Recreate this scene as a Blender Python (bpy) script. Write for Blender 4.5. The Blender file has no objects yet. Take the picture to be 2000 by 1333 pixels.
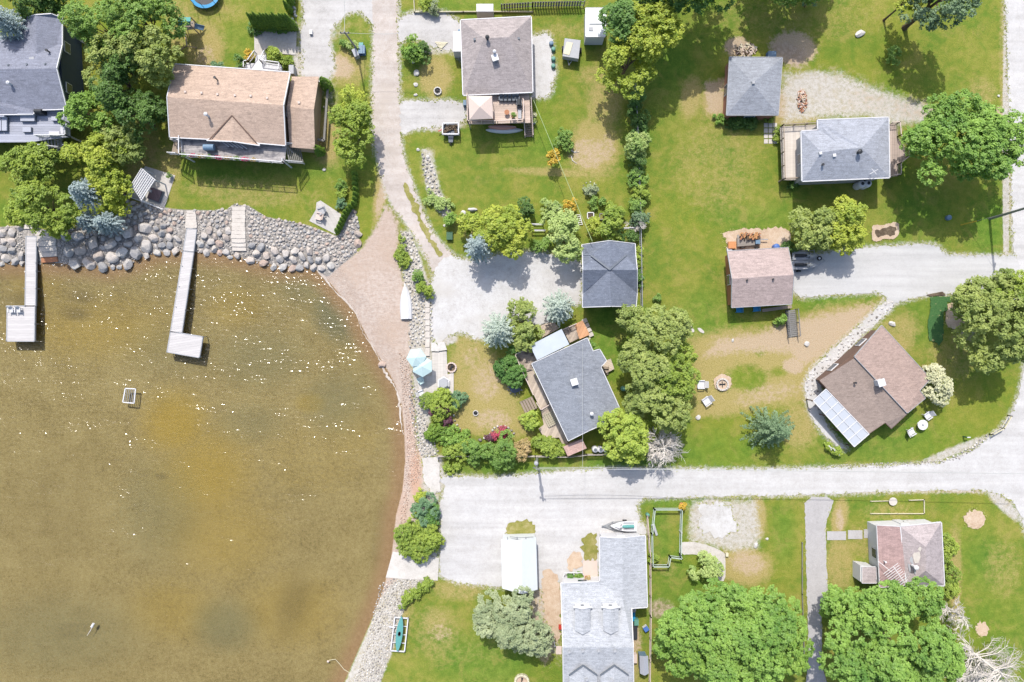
import bpy, math, random
import numpy as np
from mathutils import Vector
R = math.radians
random.seed(7); RNG = np.random.default_rng(11)
scene = bpy.context.scene
col = scene.collection

# ------------------------------------------------------------------ camera, sky, sun, exposure
S = 16.0            # photograph pixels per metre on the ground
HC = 87.5           # camera height, metres
cam = bpy.data.cameras.new('camera'); cam_o = bpy.data.objects.new('camera', cam); col.objects.link(cam_o)
cam_o.location = (0, 0, HC); cam_o.rotation_euler = (0, 0, 0)
cam.lens = 25.2; cam.sensor_width = 36; cam.sensor_fit = 'HORIZONTAL'; cam.clip_start = 1; cam.clip_end = 6000
scene.camera = cam_o
ELEV = R(54.5); AZ = math.atan2(-0.2, 0.98)
sdir = Vector((math.sin(AZ)*math.cos(ELEV), math.cos(AZ)*math.cos(ELEV), math.sin(ELEV)))
world = bpy.data.worlds.new('World'); scene.world = world; world.use_nodes = True
wn = world.node_tree.nodes; wl = world.node_tree.links; wn.clear()
sky = wn.new('ShaderNodeTexSky'); sky.sky_type = 'NISHITA'; sky.sun_disc = False
sky.sun_elevation = ELEV; sky.sun_rotation = AZ; sky.altitude = 250
sky.air_density = 1.0; sky.dust_density = 3.0; sky.ozone_density = 0.6
bg = wn.new('ShaderNodeBackground'); bg.inputs[1].default_value = 0.15
wo = wn.new('ShaderNodeOutputWorld'); wl.new(sky.outputs[0], bg.inputs[0]); wl.new(bg.outputs[0], wo.inputs[0])
sl = bpy.data.lights.new('sun', 'SUN'); sl.energy = 3.05; sl.angle = R(0.6); sl.color = (1.0, 0.955, 0.89)
so = bpy.data.objects.new('sun', sl); col.objects.link(so); so.location = (0, 0, 120)
so.rotation_euler = sdir.to_track_quat('Z', 'Y').to_euler()
scene.view_settings.view_transform = 'Standard'; scene.view_settings.look = 'None'
scene.view_settings.exposure = 0.95; scene.view_settings.gamma = 1.0
scene.render.engine = 'CYCLES'
scene.cycles.max_bounces = 6; scene.cycles.diffuse_bounces = 3; scene.cycles.glossy_bounces = 2
scene.cycles.transmission_bounces = 4; scene.cycles.transparent_max_bounces = 8
scene.cycles.sample_clamp_indirect = 4.0

# ------------------------------------------------------------------ helpers
def W(px, py, z=0.0):
    k = 1 - z/HC
    return Vector(((px-1000)/S*k, (666.5-py)/S*k, z))
def lin(c):
    c = c/255.0
    return c/12.92 if c <= 0.04045 else ((c+0.055)/1.055)**2.4
KEXP = 2.0
def C(r, g, b, k=KEXP):
    return tuple(min(0.86, lin(v)/k) for v in (r, g, b)) + (1.0,)

class NT:
    def __init__(s, name):
        s.m = bpy.data.materials.new(name); s.m.use_nodes = True
        s.n = s.m.node_tree.nodes; s.l = s.m.node_tree.links; s.n.clear()
        s.out = s.n.new('ShaderNodeOutputMaterial')
        s._co = None
    def co(s, rot=0, scale=(1, 1, 1), loc=(0, 0, 0)):
        if s._co is None:
            s._co = s.n.new('ShaderNodeTexCoord').outputs['Object']
        if rot == 0 and scale == (1, 1, 1) and loc == (0, 0, 0): return s._co
        mp = s.n.new('ShaderNodeMapping'); mp.inputs['Rotation'].default_value = (0, 0, rot)
        mp.inputs['Scale'].default_value = scale; mp.inputs['Location'].default_value = loc
        s.l.new(s._co, mp.inputs[0]); return mp.outputs[0]
    def set(s, sock, v):
        if isinstance(v, bpy.types.NodeSocket): s.l.new(v, sock)
        else: sock.default_value = v
    def noise(s, scale, detail=3, rough=0.55, vec=None, dist=0.0):
        t = s.n.new('ShaderNodeTexNoise'); t.inputs['Scale'].default_value = scale
        t.inputs['Detail'].default_value = detail; t.inputs['Roughness'].default_value = rough
        t.inputs['Distortion'].default_value = dist
        s.l.new(vec if vec is not None else s.co(), t.inputs['Vector']); return t.outputs['Fac']
    def voro(s, scale, vec=None, feat='F1', out='Distance', rnd=1.0):
        t = s.n.new('ShaderNodeTexVoronoi'); t.feature = feat; t.inputs['Scale'].default_value = scale
        t.inputs['Randomness'].default_value = rnd
        s.l.new(vec if vec is not None else s.co(), t.inputs['Vector']); return t.outputs[out]
    def ramp(s, fac, stops, interp='LINEAR'):
        t = s.n.new('ShaderNodeValToRGB'); cr = t.color_ramp; cr.interpolation = interp
        while len(cr.elements) < len(stops): cr.elements.new(0.5)
        for e, (p, c) in zip(cr.elements, stops):
            e.position = p; e.color = c if len(c) == 4 else tuple(c)+(1,)
        s.set(t.inputs[0], fac); return t.outputs[0]
    def mr(s, v, a, b, c=0.0, d=1.0, smooth=False):
        t = s.n.new('ShaderNodeMapRange'); t.clamp = True
        if smooth: t.interpolation_type = 'SMOOTHSTEP'
        s.set(t.inputs[0], v)
        for i, x in enumerate((a, b, c, d)): s.set(t.inputs[i+1], x)
        return t.outputs[0]
    def mix(s, f, a, b, mode='MIX'):
        t = s.n.new('ShaderNodeMix'); t.data_type = 'RGBA'; t.blend_type = mode
        s.set(t.inputs[0], f); s.set(t.inputs[6], a); s.set(t.inputs[7], b); return t.outputs[2]
    def math(s, op, a, b=0.0, c=0.0):
        t = s.n.new('ShaderNodeMath'); t.operation = op
        s.set(t.inputs[0], a); s.set(t.inputs[1], b); s.set(t.inputs[2], c); return t.outputs[0]
    def attr(s, name, out='Fac'):
        t = s.n.new('ShaderNodeAttribute'); t.attribute_name = name; return t.outputs[out]
    def hsv(s, colr, h=0.5, sat=1.0, v=1.0):
        t = s.n.new('ShaderNodeHueSaturation'); s.set(t.inputs['Color'], colr)
        s.set(t.inputs['Hue'], h); s.set(t.inputs['Saturation'], sat); s.set(t.inputs['Value'], v); return t.outputs[0]
    def rndobj(s):
        return s.n.new('ShaderNodeObjectInfo').outputs['Random']
    def bump(s, h, strength=0.5, dist=0.1):
        t = s.n.new('ShaderNodeBump'); t.inputs['Strength'].default_value = strength
        t.inputs['Distance'].default_value = dist; s.l.new(h, t.inputs['Height']); return t.outputs[0]
    def pbr(s, colr, rough=0.8, normal=None, metal=0.0, spec=0.3, alpha=None):
        p = s.n.new('ShaderNodeBsdfPrincipled'); s.set(p.inputs['Base Color'], colr)
        s.set(p.inputs['Roughness'], rough); p.inputs['Metallic'].default_value = metal
        p.inputs['Specular IOR Level'].default_value = spec
        if normal is not None: s.l.new(normal, p.inputs['Normal'])
        s.l.new(p.outputs[0], s.out.inputs[0]); return p

def m_plain(name, c, rough=0.7, var=0.12, scale=3.0, metal=0.0, spec=0.3):
    t = NT(name); n = t.noise(scale, 4, 0.65); n2 = t.noise(scale*7, 2, 0.6)
    f = t.math('ADD', t.math('MULTIPLY', n, 0.65), t.math('MULTIPLY', n2, 0.35))
    v = t.mr(f, 0.3, 0.7, 1-var, 1+var)
    t.pbr(t.hsv(c, 0.5, 1.0, v), rough, t.bump(n2, 0.25, 0.02), metal, spec); return t.m
def m_shingle(name, c, rot, c2=None, course=0.42, moss=0.0):
    t = NT(name); v = t.co(rot)
    spk = t.noise(9.0, 3, 0.75); big = t.noise(0.5, 4, 0.6)
    cell = t.voro(1.0, t.co(rot, (2.6, 5.2, 4.0)), out='Color', rnd=0.85)
    sep = t.n.new('ShaderNodeSeparateColor'); t.l.new(cell, sep.inputs[0])
    streak = t.noise(1.0, 3, 0.6, t.co(rot, (1.2, 9.0, 1.0)))
    val = t.math('ADD', t.mr(spk, 0.3, 0.7, 0.80, 1.20), t.mr(sep.outputs[0], 0, 1, -0.10, 0.10))
    val = t.math('ADD', val, t.mr(streak, 0.3, 0.7, -0.10, 0.10))
    val = t.math('ADD', val, t.mr(big, 0.3, 0.7, -0.08, 0.08))
    # course lines
    sx = t.n.new('ShaderNodeSeparateXYZ'); t.l.new(v, sx.inputs[0])
    fr = t.math('FRACT', t.math('MULTIPLY', sx.outputs[1], 1.0/course))
    ln = t.mr(fr, 0.0, 0.22, -0.10, 0.0)
    val = t.math('ADD', val, ln)
    colr = t.mix(t.mr(spk, 0.62, 0.72), c, c2 if c2 else tuple(min(1, x*1.45) for x in c[:3])+(1,))
    colr = t.mix(t.mr(t.noise(1.0, 5, 0.7, t.co(rot+R(90), (0.22, 1.4, 1))), 0.5, 0.72, 0, 0.45), colr, tuple(x*0.78 for x in c[:3])+(1,))
    colr = t.mix(t.mr(big, 0.5, 0.75, 0, 0.35), colr, tuple(x*0.8 for x in c[:3])+(1,))
    t.pbr(t.hsv(colr, 0.5, 0.95, val), 0.92, t.bump(spk, 0.5, 0.03), spec=0.15); return t.m
def m_plank(name, c, rot, w=0.28, dark=0.55, var=0.18, wear=None):
    t = NT(name); v = t.co(rot); sx = t.n.new('ShaderNodeSeparateXYZ'); t.l.new(v, sx.inputs[0])
    u = t.math('MULTIPLY', sx.outputs[1], 1.0/w); fl = t.math('FLOOR', u)
    wnz = t.n.new('ShaderNodeTexWhiteNoise'); wnz.noise_dimensions = '1D'; t.l.new(fl, wnz.inputs['W'])
    gap = t.mr(t.math('ABSOLUTE', t.math('SUBTRACT', t.math('FRACT', u), 0.5)), 0.40, 0.5, 1.0, dark)
    gr = t.noise(1.0, 4, 0.65, t.co(rot, (0.8, 14, 3)))
    n = t.noise(1.3, 4, 0.6)
    val = t.math('MULTIPLY', gap, t.math('ADD', t.mr(wnz.outputs[0], 0, 1, 1-var, 1+var*0.6), t.mr(gr, 0.3, 0.7, -0.12, 0.12)))
    cc = c if wear is None else t.mix(t.mr(n, 0.48, 0.62), c, wear)
    t.pbr(t.hsv(cc, 0.5, 1, val), 0.85, t.bump(gap, 0.6, 0.02), spec=0.2); return t.m
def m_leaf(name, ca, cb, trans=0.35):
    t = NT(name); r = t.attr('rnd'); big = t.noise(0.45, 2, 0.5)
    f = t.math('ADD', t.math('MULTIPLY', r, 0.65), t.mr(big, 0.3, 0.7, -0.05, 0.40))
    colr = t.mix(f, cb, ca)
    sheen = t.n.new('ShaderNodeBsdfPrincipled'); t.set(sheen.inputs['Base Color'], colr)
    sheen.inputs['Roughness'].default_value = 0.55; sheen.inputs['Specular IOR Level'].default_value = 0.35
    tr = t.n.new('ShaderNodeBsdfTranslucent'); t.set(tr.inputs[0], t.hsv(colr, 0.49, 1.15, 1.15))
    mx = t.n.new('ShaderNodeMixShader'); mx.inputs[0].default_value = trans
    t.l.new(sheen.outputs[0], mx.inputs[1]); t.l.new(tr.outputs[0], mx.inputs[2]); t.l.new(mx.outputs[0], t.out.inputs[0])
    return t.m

class MB:
    def __init__(s): s.v = []; s.f = []
    def add(s, vs, fs):
        b = len(s.v); s.v.extend([tuple(v) for v in vs]); s.f.extend([tuple(i+b for i in f) for f in fs]); return s
    def prism(s, poly, z0, z1):
        n = len(poly)
        area = sum(poly[i][0]*poly[(i+1) % n][1]-poly[(i+1) % n][0]*poly[i][1] for i in range(n))
        if area < 0: poly = poly[::-1]
        g = lambda z, i: z[i] if isinstance(z, (list, tuple)) else z
        vs = [(p[0], p[1], g(z0, i)) for i, p in enumerate(poly)] + [(p[0], p[1], g(z1, i)) for i, p in enumerate(poly)]
        fs = [tuple(range(n))[::-1], tuple(range(n, 2*n))] + [(i, (i+1) % n, n+(i+1) % n, n+i) for i in range(n)]
        return s.add(vs, fs)
    def box(s, c, size, rot=0.0):
        cx, cy, z0 = c; sx, sy, h = size; ca, sa = math.cos(rot), math.sin(rot)
        p = [(cx+x*ca-y*sa, cy+x*sa+y*ca) for x, y in ((-sx/2, -sy/2), (sx/2, -sy/2), (sx/2, sy/2), (-sx/2, sy/2))]
        return s.prism(p, z0, z0+h)
    def beam(s, p0, p1, w=0.08, h=0.08):
        a = Vector(p0); b = Vector(p1); d = (b-a)
        if d.length < 1e-5: return s
        d.normalize(); up = Vector((0, 0, 1))
        if abs(d.z) > 0.99: up = Vector((0, 1, 0))
        x = d.cross(up).normalized()*w/2; y = x.cross(d).normalized()*h/2
        vs = [a-x-y, a+x-y, a+x+y, a-x+y, b-x-y, b+x-y, b+x+y, b-x+y]
        return s.add(vs, [(0, 1, 2, 3), (7, 6, 5, 4), (0, 4, 5, 1), (1, 5, 6, 2), (2, 6, 7, 3), (3, 7, 4, 0)])
    def tube(s, pts, r, n=8, caps=True):
        pts = [Vector(p) for p in pts]; m = len(pts); rr = r if isinstance(r, (list, tuple)) else [r]*m
        vs = []; fs = []
        for i, p in enumerate(pts):
            d = (pts[min(i+1, m-1)]-pts[max(i-1, 0)])
            d = d.normalized() if d.length > 1e-6 else Vector((0, 0, 1))
            up = Vector((0, 0, 1)) if abs(d.z) < 0.95 else Vector((0, 1, 0))
            x = d.cross(up).normalized(); y = d.cross(x)
            for k in range(n):
                a = 2*math.pi*k/n; vs.append(p+x*math.cos(a)*rr[i]+y*math.sin(a)*rr[i])
        for i in range(m-1):
            for k in range(n):
                k2 = (k+1) % n; fs.append((i*n+k, i*n+k2, (i+1)*n+k2, (i+1)*n+k))
        if caps: fs.append(tuple(range(n))[::-1]); fs.append(tuple(range((m-1)*n, m*n)))
        return s.add(vs, fs)
    def lathe(s, c, prof, n=20, sq=1.0):
        vs = []; fs = []; m = len(prof)
        for r, z in prof:
            for k in range(n):
                a = 2*math.pi*k/n; vs.append((c[0]+r*math.cos(a), c[1]+r*math.sin(a)*sq, c[2]+z))
        for i in range(m-1):
            for k in range(n):
                k2 = (k+1) % n; fs.append((i*n+k, i*n+k2, (i+1)*n+k2, (i+1)*n+k))
        fs.append(tuple(range(n))[::-1]); fs.append(tuple(range((m-1)*n, m*n)))
        return s.add(vs, fs)
    def build(s, name, mat, parent=None, smooth=False, origin=None):
        if not s.v: return None
        o0 = Vector(origin) if origin is not None else (ROOT.get(parent.name, Vector((0, 0, 0))) if parent else Vector((0, 0, 0)))
        me = bpy.data.meshes.new(name)
        me.from_pydata([(x-o0.x, y-o0.y, z-o0.z) for x, y, z in s.v], [], s.f)
        if smooth: me.polygons.foreach_set('use_smooth', [True]*len(me.polygons))
        me.materials.append(mat); me.update()
        o = bpy.data.objects.new(name, me); col.objects.link(o)
        if parent:
            o.parent = parent; ROOT[o.name] = ROOT.get(parent.name, Vector((0, 0, 0)))
        else:
            o.location = o0; ROOT[o.name] = o0
        return o
ROOT = {}
def tag(o, label, cat, group=None, kind=None):
    if label: o['label'] = label
    if cat: o['category'] = cat
    if group: o['group'] = group
    if kind: o['kind'] = kind
    return o
def thing(name, label, cat, loc, group=None):
    o = bpy.data.objects.new(name, None); col.objects.link(o); o.location = loc; o.empty_display_size = 0.3
    ROOT[o.name] = Vector(loc); return tag(o, label, cat, group)
def copy_tree(o, parent=None):
    c = o.copy(); col.objects.link(c)
    if parent: c.parent = parent
    for ch in list(o.children): copy_tree(ch, c)
    return c
def npmesh(name, V, Q, mat, parent=None, rnd=None, origin=(0, 0, 0), smooth=False):
    V = np.asarray(V, dtype=np.float32) - np.asarray(origin, dtype=np.float32); Q = np.asarray(Q, dtype=np.int32)
    k = Q.shape[1]; me = bpy.data.meshes.new(name)
    me.vertices.add(len(V)); me.vertices.foreach_set('co', V.ravel())
    me.loops.add(Q.size); me.loops.foreach_set('vertex_index', Q.ravel())
    me.polygons.add(len(Q)); me.polygons.foreach_set('loop_start', np.arange(0, Q.size, k, dtype=np.int32))
    me.polygons.foreach_set('loop_total', np.full(len(Q), k, dtype=np.int32))
    if smooth: me.polygons.foreach_set('use_smooth', np.ones(len(Q), dtype=bool))
    me.update(calc_edges=True)
    if rnd is not None:
        at = me.attributes.new('rnd', 'FLOAT', 'POINT'); at.data.foreach_set('value', np.asarray(rnd, dtype=np.float32))
    me.materials.append(mat)
    o = bpy.data.objects.new(name, me); col.objects.link(o)
    if parent: o.parent = parent
    else: o.location = origin
    return o

# polygon utilities
def pw(poly, z=0.0): return [W(x, y, z) for x, y in poly]
def chaikin(p, it=2, closed=True):
    for _ in range(it):
        q = []
        n = len(p)
        for i in range(n if closed else n-1):
            a = p[i]; b = p[(i+1) % n]
            q.append((a[0]*.75+b[0]*.25, a[1]*.75+b[1]*.25)); q.append((a[0]*.25+b[0]*.75, a[1]*.25+b[1]*.75))
        if not closed: q = [p[0]]+q+[p[-1]]
        p = q
    return p
def jitter(p, step, amp, seed=0):
    rg = random.Random(seed); ph = [(rg.uniform(.15, .5), rg.uniform(0, 6.3), 1.0), (rg.uniform(.7, 1.3), rg.uniform(0, 6.3), .7), (rg.uniform(2, 3.2), rg.uniform(0, 6.3), .5)]
    out = []; n = len(p); s = 0.0
    for i in range(n):
        a = Vector(p[i][:2]); b = Vector(p[(i+1) % n][:2]); L = (b-a).length; m = max(1, int(L/step))
        if L < 1e-6: continue
        nr = Vector((-(b-a).y, (b-a).x))/L
        for j in range(m):
            q = a.lerp(b, j/m); t = s+L*j/m
            d = sum(w*math.sin(6.28*f*t+o) for f, o, w in ph)*0.24*amp + rg.gauss(0, amp*0.5)
            out.append((q.x+nr.x*d, q.y+nr.y*d))
        s += L
    return out
def sdf(X, Y, poly):
    P = np.array([(p[0], p[1]) for p in poly], dtype=np.float64); n = len(P)
    D = np.full(X.shape, 1e9); inside = np.zeros(X.shape, dtype=bool)
    for i in range(n):
        ax, ay = P[i]; bx, by = P[(i+1) % n]; ex, ey = bx-ax, by-ay
        wx, wy = X-ax, Y-ay; t = np.clip((wx*ex+wy*ey)/(ex*ex+ey*ey+1e-12), 0, 1)
        D = np.minimum(D, (wx-ex*t)**2+(wy-ey*t)**2)
        c = ((ay > Y) != (by > Y)) & (X < (bx-ax)*(Y-ay)/((by-ay) if abs(by-ay) > 1e-9 else 1e-9)+ax)
        inside ^= c
    return np.where(inside, -1, 1)*np.sqrt(D)      # negative inside
LAKE_PX = [(-9000, 508), (-60, 512), (0, 511), (60, 512), (150, 514), (205, 521), (235, 516), (300, 491), (345, 489), (400, 492), (440, 496), (480, 505), (540, 519), (600, 521), (618, 528), (640, 549), (662, 576), (690, 606),
           (706, 640), (722, 672), (738, 696), (758, 728), (770, 752), (783, 790), (789, 850), (790, 905), (785, 960), (772, 1010), (767, 1060), (762, 1100), (747, 1155), (728, 1205), (702, 1265), (672, 1333), (640, 1400), (500, 1700), (0, 9000), (-9000, 9000)]
LAKE = [tuple(W(x, y)[:2]) for x, y in LAKE_PX]
WATER_Z = -0.5
def shore(X, Y): return sdf(np.asarray(X, float), np.asarray(Y, float), LAKE)
def tz_sd(sd): return np.where(sd > 0, -0.5+0.5*np.clip(sd/2.2, 0, 1), -0.5+np.maximum(sd*0.13, -0.9))
def tz(x, y): return float(tz_sd(shore(np.array([x]), np.array([y])))[0])
# ------------------------------------------------------------------ ground sheet
def axis(a, b, step, far):
    core = np.arange(a, b+1e-6, step); out = []; d = step; x = b
    while x < far: d *= 1.35; x += d; out.append(x)
    lo = []; d = step; x = a
    while x > -far: d *= 1.35; x -= d; lo.append(x)
    return np.concatenate([lo[::-1], core, out])
XS = axis(-66, 66, 0.2, 2500); YS = axis(-45, 45, 0.2, 2500)
GX, GY = np.meshgrid(XS, YS); GSD = shore(GX, GY); GZ = tz_sd(GSD)
def sstep(d, a, b): 
    t = np.clip((d-a)/(b-a), 0, 1); return t*t*(3-2*t)
def ell(cx, cy, rx, ry, rot=0, st=1.0, soft=0.5):
    c = W(cx, cy); ca, sa = math.cos(R(rot)), math.sin(R(rot)); X = GX-c.x; Y = -(GY-c.y)
    u = (X*ca+Y*sa)/(rx/S); v = (-X*sa+Y*ca)/(ry/S); d = np.sqrt(u*u+v*v)
    return st*(1-sstep(d, 1-soft, 1+soft))
def pol(pts, st=1.0, soft=0.6):
    d = sdf(GX, GY, [tuple(W(x, y)[:2]) for x, y in pts]); return st*(1-sstep(d, -soft, soft))
def lay(lst):
    a = np.zeros(GX.shape)
    for q in lst: a = np.maximum(a, q)
    return a
DRY = lay([pol([(1345,660),(1420,640),(1480,640),(1550,625),(1600,600),(1720,590),(1735,600),(1690,640),(1620,700),(1590,740),(1575,790),(1480,800),(1400,820),(1355,820)],.75,1.6),
    ell(1160,290,52,60,0,.7), ell(1090,337,110,9,3,.55), ell(1180,200,36,60,0,.55), ell(1165,150,40,25,0,.45), pol([(885,655),(930,650),(975,690),(1010,760),(1045,850),(1010,860),(900,850),(870,740)],.62,1.5),
    ell(950,760,50,60,10,.9), ell(925,820,50,30,0,.7), ell(400,95,40,55,0,.65), ell(400,20,90,30,0,.35), ell(350,50,30,60,0,.5), ell(850,150,34,42,0,.75), ell(480,375,130,30,5,.38), ell(1600,370,1,1,0,0),
    ell(1420,560,20,60,0,.2), ell(1400,320,90,110,0,.30), ell(1560,30,200,60,0,.25), ell(1455,1105,52,38,10,.85), ell(1300,1110,26,20,0,.3), ell(1230,1290,25,60,0,.6), ell(1640,1100,30,60,0,.55), ell(1640,1010,16,36,10,.8), 
    ell(1700,1060,50,40,0,.4), ell(1480,1010,16,40,0,.9), ell(1740,958,140,6,0,.8), ell(1880,955,60,6,0,.9), ell(1865,1120,14,100,0,.6), ell(1960,1110,40,60,0,.3), ell(1750,660,40,60,40,.5), ell(1860,700,60,50,0,.35),
    ell(1920,180,30,30,0,.4), ell(1960,120,9,160,0,.45), ell(1975,340,8,120,0,.6), ell(640,270,30,55,0,.75), ell(680,130,38,40,0,.6), ell(1350,190,22,40,10,.7), ell(1395,200,26,35,0,.75), ell(1540,230,60,14,0,.8),
    ell(770,1210,40,60,20,.45), ell(900,1150,60,24,0,.5), ell(855,1235,50,60,0,.35), ell(745,370,14,70,10,.7), ell(835,470,18,60,-25,.8), ell(935,480,20,40,-30,.6), ell(1010,1035,45,24,0,.95), ell(850,1215,30,30,0,.5),
    ell(1165,1045,10,40,0,.6), ell(1140,1080,34,40,0,.85), ell(330,325,25,50,0,.5), ell(280,330,40,110,0,.5), ell(900,1270,120,30,0,.2), ell(1560,830,40,50,0,.55), ell(700,50,30,30,0,.2), ell(620,420,30,60,0,.25),
    ell(1100,60,60,16,0,.35), ell(1760,150,60,60,0,.15), ell(1740,1000,60,20,0,.35)])
DRY = np.clip(DRY - ell(1458,738,42,26,0,.6,.5) - ell(1522,726,16,12,0,.5) - ell(1485,690,10,10,0,.4) - ell(1400,855,60,30,0,.4,.8), 0, 1)
SAND = lay([pol([(1400,660),(1480,650),(1550,625),(1620,610),(1700,592),(1715,600),(1660,655),(1600,705),(1560,720),(1540,690),(1440,690),(1370,700)],.82,1.5), ell(1550,715,22,16,10,.8), ell(1500,770,80,22,-12,.45), ell(1150,300,40,34,0,.55),
    ell(1185,290,18,30,0,.5), ell(1460,1100,40,26,10,.6), ell(950,745,34,44,0,.5), ell(960,820,44,24,0,.5), ell(920,700,20,26,20,.4), ell(985,720,18,24,0,.45), ell(400,110,22,26,0,.45), ell(870,155,22,30,0,.25), pol([(1372,160),(1418,150),(1418,230),(1380,222)],.7,.8), ell(1550,95,45,34,10,.9),
    ell(1440,92,26,20,0,.9), ell(1530,200,30,34,0,.65), ell(1960,225,30,18,-20,.95), ell(660,130,34,24,20,.75), ell(745,385,9,45,12,.7), ell(860,1235,26,22,0,.4), ell(1140,1080,26,30,0,.6), ell(760,1240,10,40,18,.55),
    ell(1066,1180,26,110,0,.95), ell(1020,1038,36,14,0,.5), ell(1640,1015,9,30,0,.6), ell(1225,1250,30,40,0,.7), ell(1415,350,1,1,0,0), ell(648,360,18,20,0,.2), ell(1880,960,50,5,0,.6), ell(820,910,14,40,0,.8)])
LUSH = lay([ell(1500,430,80,30,0,.5), ell(1380,620,60,50,0,.6), ell(1600,590,100,12,-6,.8), ell(1430,740,40,26,0,.6), ell(1485,750,24,22,0,.5), ell(1100,330,90,16,0,.3), ell(1400,880,90,40,0,.8), ell(1750,860,160,40,0,.6), ell(1340,880,40,40,0,.7),
    ell(1330,1160,60,60,0,.6), ell(1530,1040,24,60,0,.7), ell(1900,1100,80,60,20,.5), ell(1950,1240,80,90,0,.5), ell(960,1290,110,50,0,.7), ell(1060,250,30,70,0,.6), ell(1000,275,110,30,0,.4), ell(1070,150,18,90,0,.6), ell(460,90,50,40,0,.4), ell(590,330,100,20,0,.6),
    ell(460,335,130,22,4,.5), ell(1180,660,30,80,0,.9), ell(1190,700,30,60,0,.8), ell(1000,915,150,10,0,.7), ell(1200,905,120,10,0,.9), ell(1320,980,60,14,0,.8), ell(1290,1040,20,60,0,.6), ell(930,10,100,10,0,.5), ell(1540,240,1,1), ell(1820,620,40,60,10,.5),
    ell(1500,20,60,40,0,.3), ell(1800,200,140,60,0,.2), ell(840,340,40,60,0,.1), ell(1930,450,40,60,0,.8), ell(1800,420,60,60,0,.5), ell(45,430,50,30,0,.5), ell(1300,110,60,110,0,.6), ell(700,70,24,70,0,.3), ell(1380,60,60,60,0,.4)])
GRAV = lay([pol([(1350,975),(1480,975),(1488,1040),(1482,1072),(1430,1080),(1345,1060)],.62,1.2), ell(1390,1010,40,34,0,.95), pol([(1527,140),(1640,138),(1700,165),(1820,205),(1830,240),(1740,250),(1700,232),(1597,235),(1527,245)],.62,1.5), ell(1590,180,60,40,0,.85),
    pol([(735,1145),(770,1130),(850,1130),(800,1165),(785,1200),(770,1260),(740,1340),(672,1340),(730,1205)],.95,.5), pol([(783,452),(802,452),(815,485),(838,555),(845,640),(845,790),(835,850),(855,890),(820,892),(812,800),(797,640),(790,560)],.85,.7),
    pol([(820,290),(845,290),(862,370),(885,420),(880,440),(850,410),(830,370)],.6,.6), pol([(822,895),(860,895),(870,935),(850,985),(815,960),(800,940)],.95,.8), pol([(775,980),(800,960),(845,980),(855,1090),(800,1090),(770,1090)],.8,.6),
    pol([(1345,985),(1375,985),(1380,1050),(1340,1052)],.5,.6), ell(1240,1050,22,30,0,.6), pol([(1010,1135),(1097,1135),(1097,1300),(1050,1260)],.4,1), ell(1600,965,1,1), ell(1180,560,1,1), ell(1890,640,30,30,0,.35), pol([(585,150),(650,150),(655,180),(650,250),(640,200)],.5,1.2),
    pol([(570,90),(600,90),(598,150),(575,150)],.7,.5), ell(620,60,60,30,0,.4), ell(860,240,50,18,0,.7), ell(850,95,40,14,0,.5), ell(870,660,24,14,0,.8), ell(1965,300,7,300,0,.8), ell(1865,880,90,9,-22,.6), ell(1960,985,50,12,45,.7)])
BEACH = lay([pol([(752,400),(762,415),(774,440),(780,520),(790,560),(800,640),(805,760),(815,900),(820,960),(800,1100),(600,1340),(560,1340),(760,1000),(770,800),(600,520),(690,500),(712,478),(738,440)],1,1.2)]) * (GSD > -7)
PEB = lay([pol([(-30,446),(50,440),(110,455),(240,425),(250,392),(335,408),(360,410),(440,412),(455,400),(485,402),(520,424),(600,440),(660,462),(690,405),(702,440),(702,480),(690,500),(640,540),(300,520),(-30,530)],1,.4)])
RED = lay([ell(812,930,14,50,0,.9,.8), ell(800,870,12,60,0,.45,.8), ell(785,1000,16,80,0,.4,.8)])
BR = lay([ell(1440,92,24,16,0,.45), pol([(1498,86),(1540,80),(1572,95),(1580,115),(1562,132),(1536,130),(1530,112),(1505,108)],.6,.8), ell(1700,200,60,24,10,.25), ell(1790,215,50,22,8,.35), ell(755,470,24,60,10,.7), ell(735,520,30,20,0,.5), ell(1040,1240,40,40,0,.5), ell(1290,1190,26,20,0,.5)])
# lake bed character
GREEN = lay([ell(660,610,60,50,50,.9,.6), ell(590,560,60,40,20,.5,.8), ell(500,700,90,60,0,.5,.8), ell(480,830,70,40,0,.4,.8), ell(650,790,60,60,0,.5,.8), ell(330,680,100,60,0,.35,.8), ell(300,1000,80,110,0,.4,.8), ell(430,1230,60,50,0,.6,.7), ell(100,1250,160,80,0,.45,.8), ell(560,1080,1,1)])
GOLD = lay([ell(330,830,60,60,20,.95,.8), ell(390,930,90,90,30,.8,.8), ell(420,1050,110,90,0,.55,.8), ell(600,790,30,20,0,.6), ell(330,1200,90,60,0,.5,.8), ell(170,640,160,60,0,.55,.8), ell(450,600,60,40,0,.4), ell(60,560,60,40,0,.4), ell(600,900,120,80,0,.25), ell(680,850,60,60,0,.3), ell(560,1200,100,70,0,.5,.8)])
DARK = lay([ell(135,612,30,16,5,.9,.9), ell(150,580,28,16,0,.8,.9), ell(30,585,30,18,0,.7,.9), ell(565,1190,34,70,20,.7,.8), ell(140,1240,50,20,0,.5), ell(740,1050,18,80,8,.5,.8), ell(590,970,40,16,0,.4), ell(305,935,14,8,0,.7), ell(700,590,24,18,40,.7,.5), ell(90,1000,120,160,0,.35,.9), ell(640,640,30,60,-40,.5,.8)])
DEEP = np.clip(-GSD/3.2, 0, 1)
HALO = np.zeros(GX.shape)
MASKS = dict(dry=DRY, sand=SAND, lush=LUSH, grav=GRAV, beach=BEACH, peb=PEB, red=RED, br=BR, green=GREEN, gold=GOLD, dark=DARK, deep=DEEP)

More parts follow.
